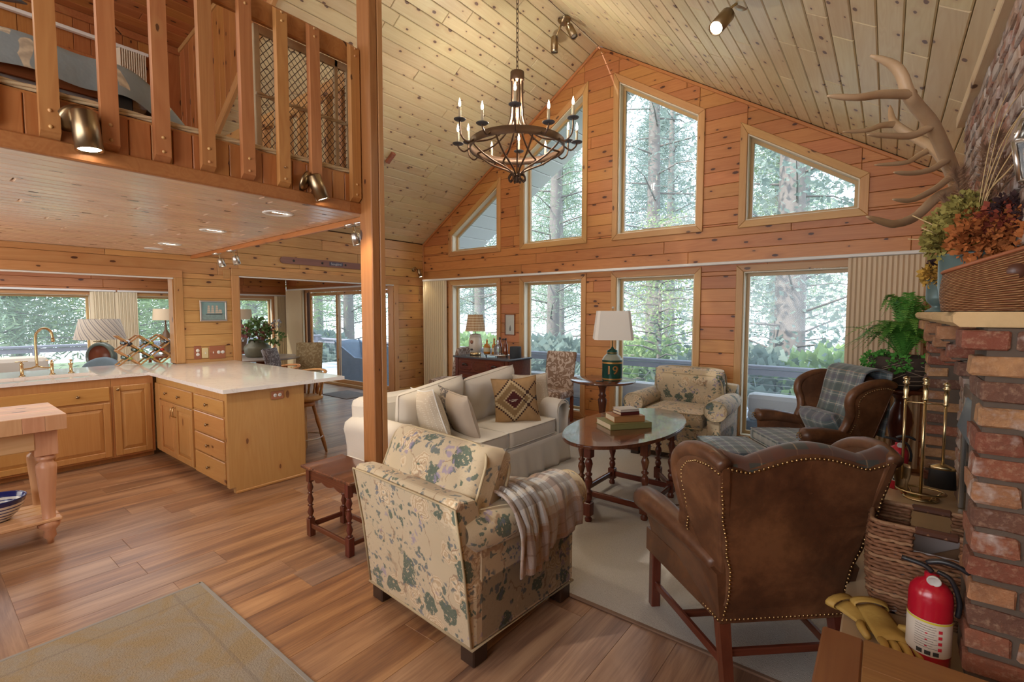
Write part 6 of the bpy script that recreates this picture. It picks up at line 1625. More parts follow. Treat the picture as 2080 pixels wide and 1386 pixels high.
sp = thing('smart_speaker', 'dark cylinder speaker at the right end of the chest', 'speaker', (-4.28, 5.55, .90)); G().lathe([(.001, 0), (.078, 0), (.084, .01), (.084, .155), (.078, .165), (.001, .166)], 30, cap=False).obj('speaker_body', plain('dark grey mesh cloth', (.03, .035, .04), .8), sp)
parsons('palm patterned dining chair right of the chest under the second window', -3.73, 5.84, .1, M['dam_taupe'], 1.0, 'palm patterned chairs by the gable wall')
parsons('palm patterned dining chair left of the chest, partly hidden by it', -5.52, 5.58, -1.25, M['dam_taupe'], 1.0, 'palm patterned chairs by the gable wall')
# small framed picture on the gable wall
t = thing('bird_picture', 'narrow framed print on the gable wall beside the gingham lamp', 'picture', (-4.815, YG, 1.365))
g = G(); w, h = .105, .172
for a in ((-w, w, h-.014, h), (-w, w, -h, -h+.014), (-w, -w+.014, -h, h), (w-.014, w, -h, h)): g.box(a[0], a[1], -.018, 0, a[2], a[3], .002)
g.obj('frame', M['bedrail'], t); G().box(-w+.012, w-.012, -.008, -.003, -h+.012, h-.012).obj('print', plain('pale grey print', (.52, .52, .47), .7, var=.15, bscale=50), t)
g = G(); g.add([(-.01, -.0095, -.10), (.02, -.0095, -.10), (.022, -.0095, -.05), (.006, -.0095, -.0), (-.012, -.0095, -.06)], [(0, 1, 2, 3, 4)]); g.obj('painted_figure', plain('grey figure', (.16, .15, .14), .7), t)

# gable blinds
M['slat3'] = plain('tan vinyl slat', (.66, .52, .36), .6)
vblind('vertical_blind', 'tan vertical blind drawn together right of the fourth gable window', (-.325, YG-.07, 2.13), (1, 0, 0), 30, 2.08, pitch=.0205, angle=.75, rail=(-6.5, .62), mat='slat3', w=.030)
vblind('vertical_blind', 'cream vertical blind stacked in the left corner of the gable wall', (-6.80, YG-.07, 2.13), (1, 0, 0), 22, 2.08, pitch=.026, angle=1.2, mat='slat2', w=.075)

# fern on its pedestal
fd = thing('plant_pedestal', 'carved mahogany plant pedestal behind the far wing chair', 'pedestal', (.12, 5.46, 0))
G().lathe([(.001, .865), (.18, .865), (.20, .875), (.205, .89), (.195, .90), (.001, .90)], 36, cap=False).obj('tabletop', M['mahog'], fd)
G().lathe([(.14, 0), (.15, .03), (.12, .06), (.06, .09), (.05, .14), (.09, .17), (.10, .20), (.07, .23), (.085, .26), (.06, .29), (.045, .34), (.075, .48), (.095, .60), (.085, .68), (.05, .76), (.04, .80), (.07, .84), (.11, .866)], 28).obj('column', M['mahog_z'], fd)
fe = thing('potted_fern', 'bushy green fern in a mossy twig pot on the mahogany pedestal', 'plant', (.12, 5.46, .90))
fe.scale = (1.2, 1.2, 1.2)
G().lathe([(.001, .0), (.10, 0), (.13, .03), (.175, .10), (.20, .18), (.20, .23), (.19, .24), (.18, .23), (.001, .20)], 28, cap=False, rfun=lambda a, z: 1+.03*math.sin(a*7+z*40)).obj('pot', plain('dark twig pot', (.07, .05, .04), .95, var=.5, bump=1, bscale=60), fe)
g = G(); rn = random.Random(4)
for k in range(46):
    a = rn.uniform(0, 6.28); z = rn.uniform(.03, .22); a2 = a+rn.uniform(.5, 1.4); z2 = rn.uniform(.02, .24)
    P = [((.165+.045*math.sin((z+(z2-z)*q/6)*11))*math.cos(a+(a2-a)*q/6), (.165+.045*math.sin((z+(z2-z)*q/6)*11))*math.sin(a+(a2-a)*q/6), z+(z2-z)*q/6) for q in range(7)]; g.tube(P, .0028, 4)
g.obj('twigs', plain('pale twigs', (.32, .25, .19), .9), fe, kind='stuff')
g = G(); 
for i, a in enumerate((3.5, 4.6, 5.6, .3, 2.2)):
    c = (.19*math.cos(a), .19*math.sin(a), .20); leafball(g, c, .065, 260, .022, 40+i)
g.obj('moss', plain('bright moss', (.10, .36, .06), .95, var=.4, bscale=90), fe, kind='stuff')
M['frond'] = plain('fern frond green', (.09, .30, .045), .5, var=.45, bscale=25); M['frond_lt'] = plain('light fern frond green', (.18, .42, .08), .5, var=.35, bscale=25)
def frond(seed, az, L, rise, droop, mat):
    rn = random.Random(seed); g = G(); n = 30; d = Vector((math.cos(az), math.sin(az), 0)); side = Vector((-math.sin(az), math.cos(az), 0)); P = []
    for i in range(n+1):
        s = i/n; P.append(d*(L*s*(.62+.38*s))+Vector((0, 0, rise*math.sin(min(1, s*1.05)*PI*.62)-droop*s*s)))
    g.tube([tuple(p) for p in P], [.0028*(1-i/n*.7) for i in range(n+1)], 4)
    for i in range(3, n):
        s = i/n; tg = (P[i+1]-P[i-1]).normalized(); w = .050*math.sin(PI*min(1, s*1.02)**.75)+.004
        for sg in (-1, 1):
            o = side*sg; e = (o*.92+tg*.30+Vector((0, 0, rn.uniform(-.12, .16)))).normalized(); p = P[i]; a = tg*.0042
            g.add([tuple(p-a*.6), tuple(p+e*w*.5-a), tuple(p+e*w), tuple(p+e*w*.5+a), tuple(p+a*.6)], [(0, 1, 2, 3, 4)])
    return g.obj('frond', mat, fe, loc=(0, 0, .20))
rn = random.Random(9)
for k in range(84):
    az = k*2.399+rn.uniform(-.2, .2); inner = k % 3 == 0
    L = rn.uniform(.12, .22) if inner else rn.uniform(.26, .40)
    frond(100+k, az, L, rn.uniform(.42, .56) if inner else rn.uniform(.24, .40), .10 if inner else rn.uniform(.08, .22), M['frond_lt'] if k % 4 == 0 else M['frond'])
frond(301, 3.55, .60, .30, .10, M['frond']); frond(302, 3.9, .50, .34, .15, M['frond_lt'])

# ---- on the hearth
def woven(name, c1, c2, su=60, sv=40, metal=0):
    g = N(name); uv = g.n('UVMap'); q = g.sep(uv); row = g.math('FLOOR', g.math('MULTIPLY', q[1], sv)); a = g.math('ADD', g.math('MULTIPLY', q[0], su), g.math('MULTIPLY', row, .5))
    fx = g.math('SINE', g.math('MULTIPLY', a, 2*PI)); fy = g.math('SINE', g.math('MULTIPLY', g.math('FRACT', g.math('MULTIPLY', q[1], sv)), PI))
    h = g.math('MULTIPLY', g.math('ADD', g.math('MULTIPLY', fx, .4), .6), fy); n = g.noise(g.obj(), 25, 3)
    c = g.mix(g.ramp(h, [(.1, 0), (.7, 1)]), c1, g.mix(n, c2, [x*.55 for x in c2])); g.set(color=c, rough=.6); g.bump(h, 1, .008); return g.m
def rect_basket(W2, D2, H, rows, mat, parent, belly=.02, rimz=None, holes=True):
    pass
ba = thing('log_basket', 'rectangular woven seagrass log basket with brown leather handles on the hearth', 'basket', (.165, 2.335, HZ))
bw, bd, bh = .175, .125, .335
# woven strands: each row a rope running round the basket; two rows are open at the handles
def brim(z, k=1.0):
    b = 1+.09*math.sin(PI*min(1, z/bh)*.85)-.06*(1-min(1, z/.05) if z < .05 else 0); return bw*b*k, bd*b*k
def rrect(w, d, r=.035, n=5):
    P = []
    for cx, cy_, a0 in ((w-r, d-r, 0), (-w+r, d-r, PI/2), (-w+r, -d+r, PI), (w-r, -d+r, 3*PI/2)):
        for i in range(n+1): a = a0+PI/2*i/n; P.append((cx+r*math.cos(a), cy_+r*math.sin(a)))
    out = []
    for (x0, y0), (x1, y1) in zip(P, P[1:]+P[:1]):
        L = math.hypot(x1-x0, y1-y0); m = max(1, int(L/.011))
        for i in range(m): out.append((x0+(x1-x0)*i/m, y0+(y1-y0)*i/m))
    return out
M['seagrass'] = plain('brown seagrass rope', (.20, .085, .038), .7, var=.45, bump=.6, bscale=90); M['seagrass_lt'] = plain('light seagrass rope', (.30, .16, .08), .7, var=.4, bump=.6, bscale=90)
nr_ = 25
for r in range(nr_):
    z = .006+r*(bh-.012)/(nr_-1); w, d = brim(z); P = rrect(w, d); P3 = []; segs = []
    for i, (x, y) in enumerate(P):
        k = .0055*math.sin(i*PI/2.0+(r % 2)*PI); L = math.hypot(x, y); P3.append((x+x/L*k, y+y/L*k, z+.001*math.sin(i*1.7+r)))
    gap = bh-.075 < z < bh-.018
    g = G(); m = M['seagrass'] if r % 5 else M['seagrass_lt']
    if gap:
        runs = []; cur = []
        for p in P3+[P3[0]]:
            if abs(p[0]) < .058: 
                if len(cur) > 1: runs.append(cur)
                cur = []
            else: cur.append(p)
        if len(cur) > 1: runs.append(cur)
        for q in runs: g.tube(q, .0075, 5)
    else: g.tube(P3, .0075, 5, closed=True)
    g.obj('woven_strand', m, ba)
w, d = brim(bh); G().tube([(x, y, bh) for x, y in rrect(w, d)], .008, 6, closed=True).obj('rim', M['seagrass_lt'], ba)
M['handle'] = plain('dark brown leather strap', (.085, .032, .018), .4)
for s in (-1, 1): G().box(-.062, .062, -.011, .011, -.016, .012, .008).obj('handle', M['handle'], ba, loc=(0, s*d, bh))
w, d = brim(.1, .93); G().box(-w, w, -d, d, .0, .008).box(-w, -w+.004, -d, d, 0, bh-.08).box(w-.004, w, -d, d, 0, bh-.08).box(-w, w, -d, -d+.004, 0, bh-.08).box(-w, w, d-.004, d, 0, bh-.08).obj('liner', plain('grey liner', (.36, .31, .30), .8), ba)
for i, (p, q, r) in enumerate((((-.13, .0, .10), (.12, .02, .24), .028), ((-.1, .05, .05), (.11, -.04, .20), .03), ((-.12, -.05, .12), (.05, .06, .16), .026))):
    t = thing('firewood_log', ('split log standing up inside the seagrass basket', 'log lying low in the seagrass basket', 'thin log lying across the seagrass basket')[i], 'log', (.165+p[0]*0, 2.335, HZ)); G().tube([p, q], r, 9).obj('log', plain('bark brown', (.16, .09, .05), .9, var=.4, bump=.8, bscale=40), t)
def extinguisher(label, loc, s, rz, detail=True):
    t = thing('fire_extinguisher', label, 'fire extinguisher', loc, rz, 'fire extinguishers on the hearth')
    red = plain('glossy red enamel', (.42, .008, .025), .22, spec=.6); R = .055*s; Hh = .27*s
    G().lathe([(.001, 0), (R*.92, 0), (R, .006*s), (R, Hh-.045*s), (R*.93, Hh-.022*s), (R*.70, Hh-.004*s), (R*.36, Hh+.008*s), (.018*s, Hh+.012*s), (.018*s, Hh+.026*s), (.001, Hh+.026*s)], 36, cap=False).obj('cylinder', red, t)
    G().lathe([(R+.0006, .055*s), (R+.0006, .165*s)], 36, cap=False).obj('paper_label', plain('white label', (.62, .56, .48), .6), t)
    if detail:
        G().lathe([(R+.0012, .158*s), (R+.0012, .164*s)], 36, cap=False).obj('yellow_band', plain('yellow label band', (.60, .50, .04), .6), t)
        bkm = plain('black print', (.03, .03, .03), .6); rdm = plain('red print', (.55, .02, .04), .6)
        fa = -PI/2
        g = G(); g2 = G()
        def patch(gg, a0, a1, z0, z1, dr=.0016):
            n = 6; vs = []
            for i in range(n+1): a = fa+a0+(a1-a0)*i/n; vs += [((R+dr)*math.cos(a), (R+dr)*math.sin(a), z0*s), ((R+dr)*math.cos(a), (R+dr)*math.sin(a), z1*s)]
            gg.add(vs, [(2*i, 2*i+2, 2*i+3, 2*i+1) for i in range(n)])
        for k in range(10): patch(g, -.62, .30+.12*math.sin(k*3), .150-.0075*k-.0012, .150-.0075*k)
        for k in range(3): patch(g, -.5+k*.36, -.24+k*.36, .060, .073)
        for k in range(4): patch(g2, .42, .60, .078+k*.0185, .088+k*.0185)
        for k in range(3): patch(g2, -.15, -.05, .085+k*.02, .089+k*.02)
        g.obj('printed_lines', bkm, t); g2.obj('printed_marks', rdm, t)
    bp = plain('black plastic', (.015, .015, .018), .35)
    G().tube(bez([(-.075*s, 0, Hh+.052*s), (-.02*s, 0, Hh+.045*s), (.0, 0, Hh+.03*s)], 8), .008*s, 8).obj('lower_handle', bp, t)
    G().tube(bez([(-.015*s, 0, Hh+.055*s), (.02*s, 0, Hh+.070*s), (.06*s, 0, Hh+.066*s), (.085*s, 0, Hh+.052*s)], 12), [.006*s, .008*s, .009*s, .009*s, .009*s, .009*s, .009*s, .008*s, .008*s, .008*s, .007*s, .005*s], 8).obj('lever', bp, t)
    G().lathe([(.001, -.004), (.016, -.004), (.018, .004), (.016, .006), (.014, .004), (.001, .004)], 20, T=TR(.006*s, -.030*s, Hh+.016*s, PI/2+.25, 0, 0) @ Matrix.Scale(s, 4), cap=False).obj('gauge', plain('pale gauge face', (.55, .56, .55), .25), t)
    G().tube(bez([(.012*s, 0, Hh+.035*s), (.045*s, .0, Hh+.02*s), (.066*s, 0, Hh-.04*s), (.064*s, 0, Hh-.09*s)], 14), .007*s, 8).obj('hose', bp, t)
    return t
extinguisher('red fire extinguisher with a printed label in the foreground on the hearth', (.140, 1.955, HZ), 1.0, math.atan2(-1.955, -.14)+PI/2)
extinguisher('small red fire extinguisher at the far end of the hearth behind the tools', (.085, 3.86, HZ), .98, .1, True)
# leather gloves
def glove(label, loc, rz, flip=1):
    t = thing('work_glove', label, 'glove', loc, rz, 'leather gloves on the hearth'); m = plain('yellow leather', (.46, .29, .07), .6, var=.25, bump=.5, bscale=30)
    g = G(); g.grid(10, 10, lambda a, b: ((a-.5)*.10*(1-.1*b)*flip, -.10+.20*b, .022+.020*math.sin(PI*a)*(.7+.3*math.sin(b*9))), sm=True); k = len(g.f)
    g.grid(10, 10, lambda a, b: ((a-.5)*.10*(1-.1*b)*flip, -.10+.20*b, .020-.012*math.sin(PI*a)), sm=True); g.obj('palm', m, t, solid=.003)
    for i, (x, L) in enumerate(((-.036, .07), (-.012, .085), (.012, .08), (.036, .062))):
        G().tube(bez([(x*flip, -.085, .022), (x*1.15*flip, -.085-L*.5, .030), (x*1.3*flip, -.085-L, .014)], 8), [.013, .0135, .013, .0125, .012, .012, .011, .007], 8, flat=(1, .75)).obj('finger', m, t)
    G().tube(bez([(.045*flip, .0, .022), (.075*flip, -.03, .03), (.085*flip, -.065, .018)], 8), [.014, .015, .015, .014, .013, .013, .012, .008], 8).obj('thumb', m, t)
    G().grid(14, 4, lambda a, b: (.052*math.cos(a*2*PI)*(1+.15*b), .10+.03*b, .024+.020*math.sin(a*2*PI)*(1+.2*b))).obj('cuff', m, t, solid=.003); return t
glove('yellow leather work glove lying on top, beside the basket', (.03, 2.02, HZ+.022), .35, 1); glove('yellow leather work glove underneath its pair on the hearth edge', (-.005, 2.06, HZ), .9, -1)
# fireplace tools
ft = thing('fireplace_tool_stand', 'brass stand with a low oval gallery rail for the fireplace tools', 'tool stand', (.195, 3.72, HZ))
G().lathe([(.001, .0), (.085, 0), (.09, .01), (.06, .018), (.001, .02)], 28, cap=False).obj('base', M['brass'], ft)
G().tube([(.115*math.cos(k*PI/12), .085*math.sin(k*PI/12), .045) for k in range(24)], .006, 8, closed=True).obj('gallery_rail', M['brass'], ft)
for k in range(4): a = k*PI/2+.5; G().tube([(.08*math.cos(a), .06*math.sin(a), .012), (.115*math.cos(a), .085*math.sin(a), .045)], .005, 6).obj('rail_post', M['brass'], ft)
def toolhead(g, x, y, zt):
    g.lathe([(.001, zt+.03), (.016, zt+.022), (.018, zt+.012), (.010, zt), (.017, zt-.008), (.017, zt-.016), (.009, zt-.022), (.014, zt-.05), (.010, zt-.09), (.015, zt-.098), (.015, zt-.106), (.008, zt-.115), (.001, zt-.116)], 14, T=TR(x, y, 0), cap=False)
g = G(); g.tube([(0, 0, .01), (0, 0, .60)], .009, 10); toolhead(g, 0, 0, .70); g.obj('centre_post', M['brass'], ft); G().tube([(-.09, 0, .575), (.09, 0, .575)], .005, 6).obj('hanger_bar', M['brass'], ft)
tl = thing('fireplace_shovel', 'brass handled hearth shovel hanging left on the stand', 'shovel', (.105, 3.72, HZ)); g = G(); g.tube([(0, 0, .10), (.0, 0, .60)], .0075, 8); toolhead(g, 0, 0, .70); g.obj('shaft', M['brass'], tl)
G().grid(8, 8, lambda a, b: ((a-.5)*.085*(.7+.3*math.sin(PI*min(1, b+.3))), .02*(1-(2*a-1)**2), .19-.16*b)).obj('shovel_blade', M['antbrass'], tl, solid=.003)
tl = thing('fireplace_brush', 'black hearth brush with a brass handle hanging right on the stand', 'brush', (.285, 3.70, HZ)); g = G(); g.tube([(0, 0, .22), (.0, 0, .58)], .0075, 8); toolhead(g, 0, 0, .68); g.obj('shaft', M['brass'], tl)
G().lathe([(.01, .235), (.055, .215), (.062, .20), (.001, .20)], 20, T=Matrix.Diagonal((1, .5, 1, 1))).obj('brush_cap', M['brass'], tl); G().lathe([(.058, .20), (.066, .09), (.001, .09)], 20, T=Matrix.Diagonal((1, .5, 1, 1)), cap=False).obj('bristles', M['black'], tl)
# ---- on the mantel
MZ = 1.574
M['wick'] = woven('willow weave', (.16, .05, .015), (.58, .30, .13), 26, 26)
cb_ = thing('wicker_creel', 'wicker fishing creel with a sloping lid on the near end of the mantel', 'basket', (.265, 2.125, MZ))
nu, nv = 48, 20
def creel(a, b):
    th = a*2*PI; c, s = math.cos(th), math.sin(th); w, d = .125, .075
    x = w*math.copysign(abs(c)**.6, c)*(1+.05*math.sin(b*PI)); y = d*math.copysign(abs(s)**.75, s)*(1+.14*math.sin(b*PI*.9))
    top = .17+.045*(x/w); return (x, y, b*top)
o = G().grid(nu, nv, creel).obj('woven_body', M['wick'], cb_, solid=.004); add_uv(o, nu, nv)
g = G(); n = 40; R_ = [creel(i/n, 1) for i in range(n)]; g.add([(x, y, z+.006) for x, y, z in R_]+[(x, y, z-.004) for x, y, z in R_], [tuple(range(n)), tuple(range(2*n-1, n-1, -1))]+[(i, n+i, n+(i+1) % n, (i+1) % n) for i in range(n)]); g.obj('lid', M['wick'], cb_)
G().tube([(x*1.02, y*1.03, z+.002) for x, y, z in R_], .006, 7, closed=True).obj('rim', plain('red brown willow', (.30, .10, .04), .6), cb_); G().lathe([(.001, 0), (.022, 0), (.023, -.004), (.001, -.004)], 20, T=TR(.03, -.087, .12, PI/2, 0, 0), cap=False).obj('leather_patch', M['handle'], cb_)
M['urn'] = plain('blue grey tin urn', (.13, .20, .20), .35, .3, var=.2)
ur = thing('small_urn', 'small blue grey footed urn of yellow flowers at the far end of the mantel', 'urn', (.215, 3.60, MZ))
G().lathe([(.001, 0), (.05, 0), (.052, .006), (.030, .018), (.02, .03), (.028, .04), (.046, .06), (.050, .08), (.050, .175), (.054, .18), (.054, .187), (.048, .185), (.001, .17)], 26, cap=False).obj('urn_body', M['urn'], ur)
M['mum_y'] = plain('golden dried blooms', (.55, .33, .06), .9, var=.4, bscale=120); M['mum_o'] = plain('rust orange leaves', (.42, .13, .03), .8, var=.5, bscale=60); M['mum_d'] = plain('dark plum blooms', (.05, .02, .02), .9); M['mum_g'] = plain('olive gold leaves', (.30, .25, .06), .8, var=.5, bscale=60); M['mum_r'] = plain('deep red leaves', (.26, .05, .025), .8, var=.4, bscale=60)
g = G(); leafball(g, (0, 0, .21), .075, 900, .022, 51, .6); g.obj('yellow_blooms', M['mum_y'], ur, kind='stuff'); g = G(); leafball(g, (.0, 0, .26), .045, 300, .022, 52, .6); g.obj('dark_blooms', M['mum_d'], ur, kind='stuff')
pu = thing('large_urn', 'large blue grey ribbed urn of autumn leaves and dried grasses beside the creel', 'urn', (.255, 2.62, MZ))
G().lathe([(.001, 0), (.07, 0), (.09, .03), (.10, .10), (.102, .215), (.108, .22), (.108, .23), (.10, .23), (.001, .20)], 40, cap=False, rfun=lambda a, z: 1+.012*math.sin(a*40)*(1 if z > .17 else 0)).obj('urn_body', M['urn'], pu)
rn = random.Random(77)
for nm, m, cs, n, sz in (('rust_leaves', 'mum_o', [(.02, -.05, .30, .10), (.12, -.12, .29, .085), (.0, -.10, .27, .08), (.06, -.02, .33, .08), (.17, -.2, .27, .07)], 900, .021), ('gold_leaves', 'mum_g', [(-.06, .05, .34, .09), (-.02, .0, .36, .08), (-.08, -.02, .28, .07), (-.02, .08, .42, .06)], 800, .021),
                         ('red_leaves', 'mum_r', [(.06, -.10, .33, .07), (.0, .02, .28, .08)], 600, .022), ('yellow_blooms', 'mum_y', [(-.04, -.03, .26, .05)], 300, .018), ('dark_blooms', 'mum_d', [(.08, -.10, .37, .055), (.14, -.16, .33, .05)], 600, .018)):
    g = G()
    for i, c in enumerate(cs): leafball(g, c[:3], c[3], n, sz, rn.randint(0, 9999), .7)
    g.obj(nm, M[m], pu, kind='stuff')
M['pampas'] = plain('brown grass plume', (.34, .20, .12), .95, var=.4, bscale=200); M['straw'] = plain('dry straw blade', (.60, .44, .22), .8)
for k, (tip, r) in enumerate((((-.02, .30, .62), .016), ((.03, .12, .66), .016), ((.05, -.05, .66), .018), ((.12, -.14, .62), .016), ((-.06, .12, .58), .014), ((.08, .05, .58), .016), ((-.08, .25, .50), .014))):
    P = bez([(0, -.02, .22), (tip[0]*.35, tip[1]*.4, .40), (tip[0]*.8, tip[1]*.85, tip[2]*.9), tip], 20); g = G(); g.tube(P, .0025, 4)
    rn2 = random.Random(k)
    for i in range(8, 20):
        for j in range(44):
            d = Vector((rn2.gauss(0, 1), rn2.gauss(0, 1), rn2.uniform(.6, 2.2))).normalized(); p = Vector(P[i]); q = p+d*r*rn2.uniform(1.2, 3.4); a = d.orthogonal().normalized()*.0016
            g.add([tuple(p-a), tuple(p+a), tuple(q)], [(0, 1, 2)])
    g.obj('plume', M['pampas'], pu, kind='stuff')
for k, tip in enumerate(((.08, -.55, .66), (.10, -.60, .60), (.05, -.45, .62), (.08, -.52, .52), (.02, -.40, .70), (.06, -.30, .72))):
    G().tube(bez([(0, -.03, .2), (tip[0]*.2, tip[1]*.15, .42), (tip[0]*.6, tip[1]*.55, tip[2]*.92), tip], 22), [.006*(1-.6*abs(2*i/21-1)) for i in range(22)], 5, flat=(1, .25)).obj('grass_blade', M['straw'], pu)
for k, (p, q) in enumerate((((-.05, -.02, .30), (-.19, .0, .40)), ((-.05, .0, .28), (-.16, -.04, .34)), ((-.03, .03, .28), (-.20, .05, .31)))): G().tube([p, q], .0025, 5).obj('pale_twig', M['straw'], pu)
# wall lantern at the top right
wl_ = thing('sconce_lamp', 'silver and brass wall lantern on the chimney at the right edge of the picture', 'lamp', (.375, 2.02, 2.03))
g = G(); n = 6
vs = []
for r, z in ((.03, -.08), (.05, .03), (.03, .09)):
    for k in range(4): a = k*PI/2+.5; vs.append((-.065+r*math.cos(a), r*math.sin(a), z))
for j in range(2):
    for k in range(4): g.tube([vs[j*4+k], vs[(j+1)*4+k]], .007, 6); g.tube([vs[(j+1)*4+k], vs[(j+1)*4+(k+1) % 4]], .007, 6)
for k in range(4): g.tube([vs[k], vs[(k+1) % 4]], .006, 6)
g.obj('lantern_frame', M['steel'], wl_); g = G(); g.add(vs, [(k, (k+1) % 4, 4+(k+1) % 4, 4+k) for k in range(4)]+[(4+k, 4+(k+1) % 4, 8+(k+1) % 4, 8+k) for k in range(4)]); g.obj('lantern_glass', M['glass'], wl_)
G().tube(bez([(0, 0, .12), (-.03, .0, .16), (-.07, 0, .17), (-.065, 0, .09)], 14), .007, 8).lathe([(.001, 0), (.05, 0), (.055, .006), (.001, .014)], 20, T=TR(0, 0, .12, 0, -PI/2, 0) @ Matrix.Scale(.7, 4)).obj('bracket', M['brass'], wl_)

# near wooden table
nt = thing('plank_table', 'worn oak table top cut off by the lower right corner of the picture', 'table', (-.119, 1.00, 0))
M['oak_y'] = pine('worn oak board', (.30, .145, .055), (.20, .085, .032), gate=.97, rough=.35, axis='YXZ'); M['oak_x'] = pine('worn oak board across', (.34, .17, .065), (.23, .10, .04), gate=.97, rough=.35)
B('end_board', 0, .10, 0, .69, .595, .62, M['oak_y'], nt, bev=.005)
for k in range(5): B('top_board', .101, .58, .0+k*.138, .1375+k*.138, .595, .62, M['oak_x'], nt, bev=.002)
for x in (.04, .53):
    for y in (.05, .62): G().box(x-.03, x+.03, y-.03, y+.03, 0, .595, .004).obj('leg', M['oak_y'], nt)
# ---- rugs
def rugmat(name, c1, c2, sc, pat=None):
    g = N(name); v = g.obj(); n = g.noise(g.vm('MULTIPLY', v, (1, 1, 1)), sc, 3, .7); c = g.mix(n, c1, c2)
    if pat:
        n2 = g.noise(v, 3.2, 4, .7, 1.5); c = g.mix(g.ramp(n2, [(.42, 0), (.60, .8)]), c, pat); q = g.sep(v)
        w = g.n('TexWave', {'Vector': v, 'Scale': 60, 'Distortion': 6, 'Detail': 2}); c = g.mix(g.math('MULTIPLY', w, .25), c, (.18, .15, .12))
        # key border lines
        bx = g.math('ABSOLUTE', g.math('SUBTRACT', g.math('ABSOLUTE', q[1]), .86)); by = g.math('ABSOLUTE', g.math('SUBTRACT', g.math('ABSOLUTE', q[0]), .86))
        l = g.math('MAXIMUM', g.math('LESS_THAN', bx, .008), g.math('LESS_THAN', by, .008)); c = g.mix(g.math('MULTIPLY', l, .35), c, (.16, .13, .11))
    g.set(color=c, rough=.95); g.bump(g.noise(v, sc*1.5, 2), .9, .006); return g.m
rg = thing('area_rug', 'large plain grey beige woven rug under the seating group', 'rug', (-1.50, 3.62, 0)); G().box(-1.42, 1.41, -1.40, 1.40, .001, .010, .004).obj('rug_body', rugmat('grey beige loop pile', (.36, .33, .29), (.56, .52, .47), 160), rg)
G().box(-1.435, 1.42, -1.415, -1.39, .001, .012, .004).box(-1.435, 1.42, 1.39, 1.415, .001, .012, .004).box(-1.435, -1.41, -1.415, 1.415, .001, .012, .004).box(1.40, 1.42, -1.415, 1.415, .001, .012, .004).obj('binding', plain('brown rug binding', (.19, .11, .07), .9), rg)
rg = thing('faded_rug', 'faded beige oriental rug in the lower left corner', 'rug', (-2.06, .0, 0)); G().box(-1.0, 1.0, -1.0, 1.0, .001, .011, .004).obj('rug_body', rugmat('faded oriental weave', (.36, .30, .22), (.22, .19, .16), 90, (.30, .21, .10)), rg)
G().box(-1.005, 1.005, .985, 1.008, .001, .013, .004).box(-1.008, -.985, -1.0, 1.0, .001, .013, .004).obj('binding', plain('grey rug binding', (.26, .24, .22), .9), rg)
rg = thing('door_mat', 'small grey brown mat inside the sliding door', 'mat', (-8.0, 5.15, 0)); G().box(-.42, .42, -.28, .28, .001, .010, .003).obj('mat_body', plain('grey brown mat', (.20, .17, .15), .95, var=.3, bscale=60), rg)

# ---- chandelier
cd_ = thing('chandelier', 'large bronze ring chandelier with candle arms hanging from the ridge', 'chandelier', (RX, 4.26, 3.38))
IR = plain('rusty bronze', (.13, .075, .045), .5, .55, var=.4, bscale=30)
RR = .52
vs = []; n = 64
g = G(); g.lathe([(RR, -.04), (RR, .04), (RR-.012, .04), (RR-.012, -.04), (RR, -.04)], n, cap=False); g.obj('ring', IR, cd_)
G().lathe([(.001, .80), (.05, .80), (.075, .79), (.078, .70), (.070, .69), (.001, .69)], 24, cap=False).obj('crown', IR, cd_)
for k in range(8):
    a = k*PI/4+.2; c, s = math.cos(a), math.sin(a)
    P = bez([(.062, 0, .72), (.062, 0, .45), (.10, 0, .22), (.28, 0, .06), (RR-.02, 0, .0)], 22); G().tube([(p.x*c, p.x*s, p.z) for p in P], .011, 8).obj('upper_strap', IR, cd_)
    P = bez([(RR-.02, 0, 0), (RR*.86, 0, -.06), (.30, 0, -.16), (.10, 0, -.25), (.025, 0, -.32)], 20); G().tube([(p.x*c, p.x*s, p.z) for p in P], .010, 8).obj('lower_strap', IR, cd_)
    P = bez([(.02, 0, -.31), (.07, 0, -.30), (.10, 0, -.345), (.075, 0, -.375), (.055, 0, -.35)], 14); G().tube([(p.x*c, p.x*s, p.z) for p in P], .008, 6).obj('finial_scroll', M['iron'], cd_)
G().lathe([(.001, -.39), (.02, -.385), (.026, -.36), (.018, -.33), (.03, -.31), (.001, -.29)], 16, cap=False).tube([(0, 0, -.31), (0, 0, .70)], .007, 8).obj('centre_rod', M['iron'], cd_)
wax = plain('ivory candle sleeve', (.62, .53, .38), .6)
for k in range(12):
    a = k*PI/6+.10; c, s = math.cos(a), math.sin(a); hi = k % 2 == 0; zb = .16 if hi else .03; ro = RR+.15 if hi else RR+.13
    P = bez([(RR-.01, 0, 0), (RR+.06, 0, -.045), (ro-.02, 0, -.02+zb*.15), (ro, 0, zb*.5), (ro, 0, zb)], 16); ar = G().tube([(p.x*c, p.x*s, p.z) for p in P], .009, 8).obj('candle_arm', IR, cd_)
    G().lathe([(.001, zb), (.05, zb+.002), (.062, zb+.010), (.062, zb+.014), (.045, zb+.010), (.001, zb+.008)], 22, T=TR(ro*c, ro*s, 0), cap=False).obj('drip_pan', plain('grey bronze pan', (.12, .12, .13), .5, .5) if k == 0 else bpy.data.materials['grey bronze pan'], ar)
    G().lathe([(.014, zb+.008), (.014, zb+.135), (.001, zb+.137)], 14, T=TR(ro*c, ro*s, 0)).obj('candle_sleeve', wax, ar)
    G().lathe([(.005, zb+.135), (.013, zb+.155), (.014, zb+.17), (.008, zb+.20), (.001, zb+.225)], 12, T=TR(ro*c, ro*s, 0), cap=False).obj('flame_bulb', M['glow'], ar)
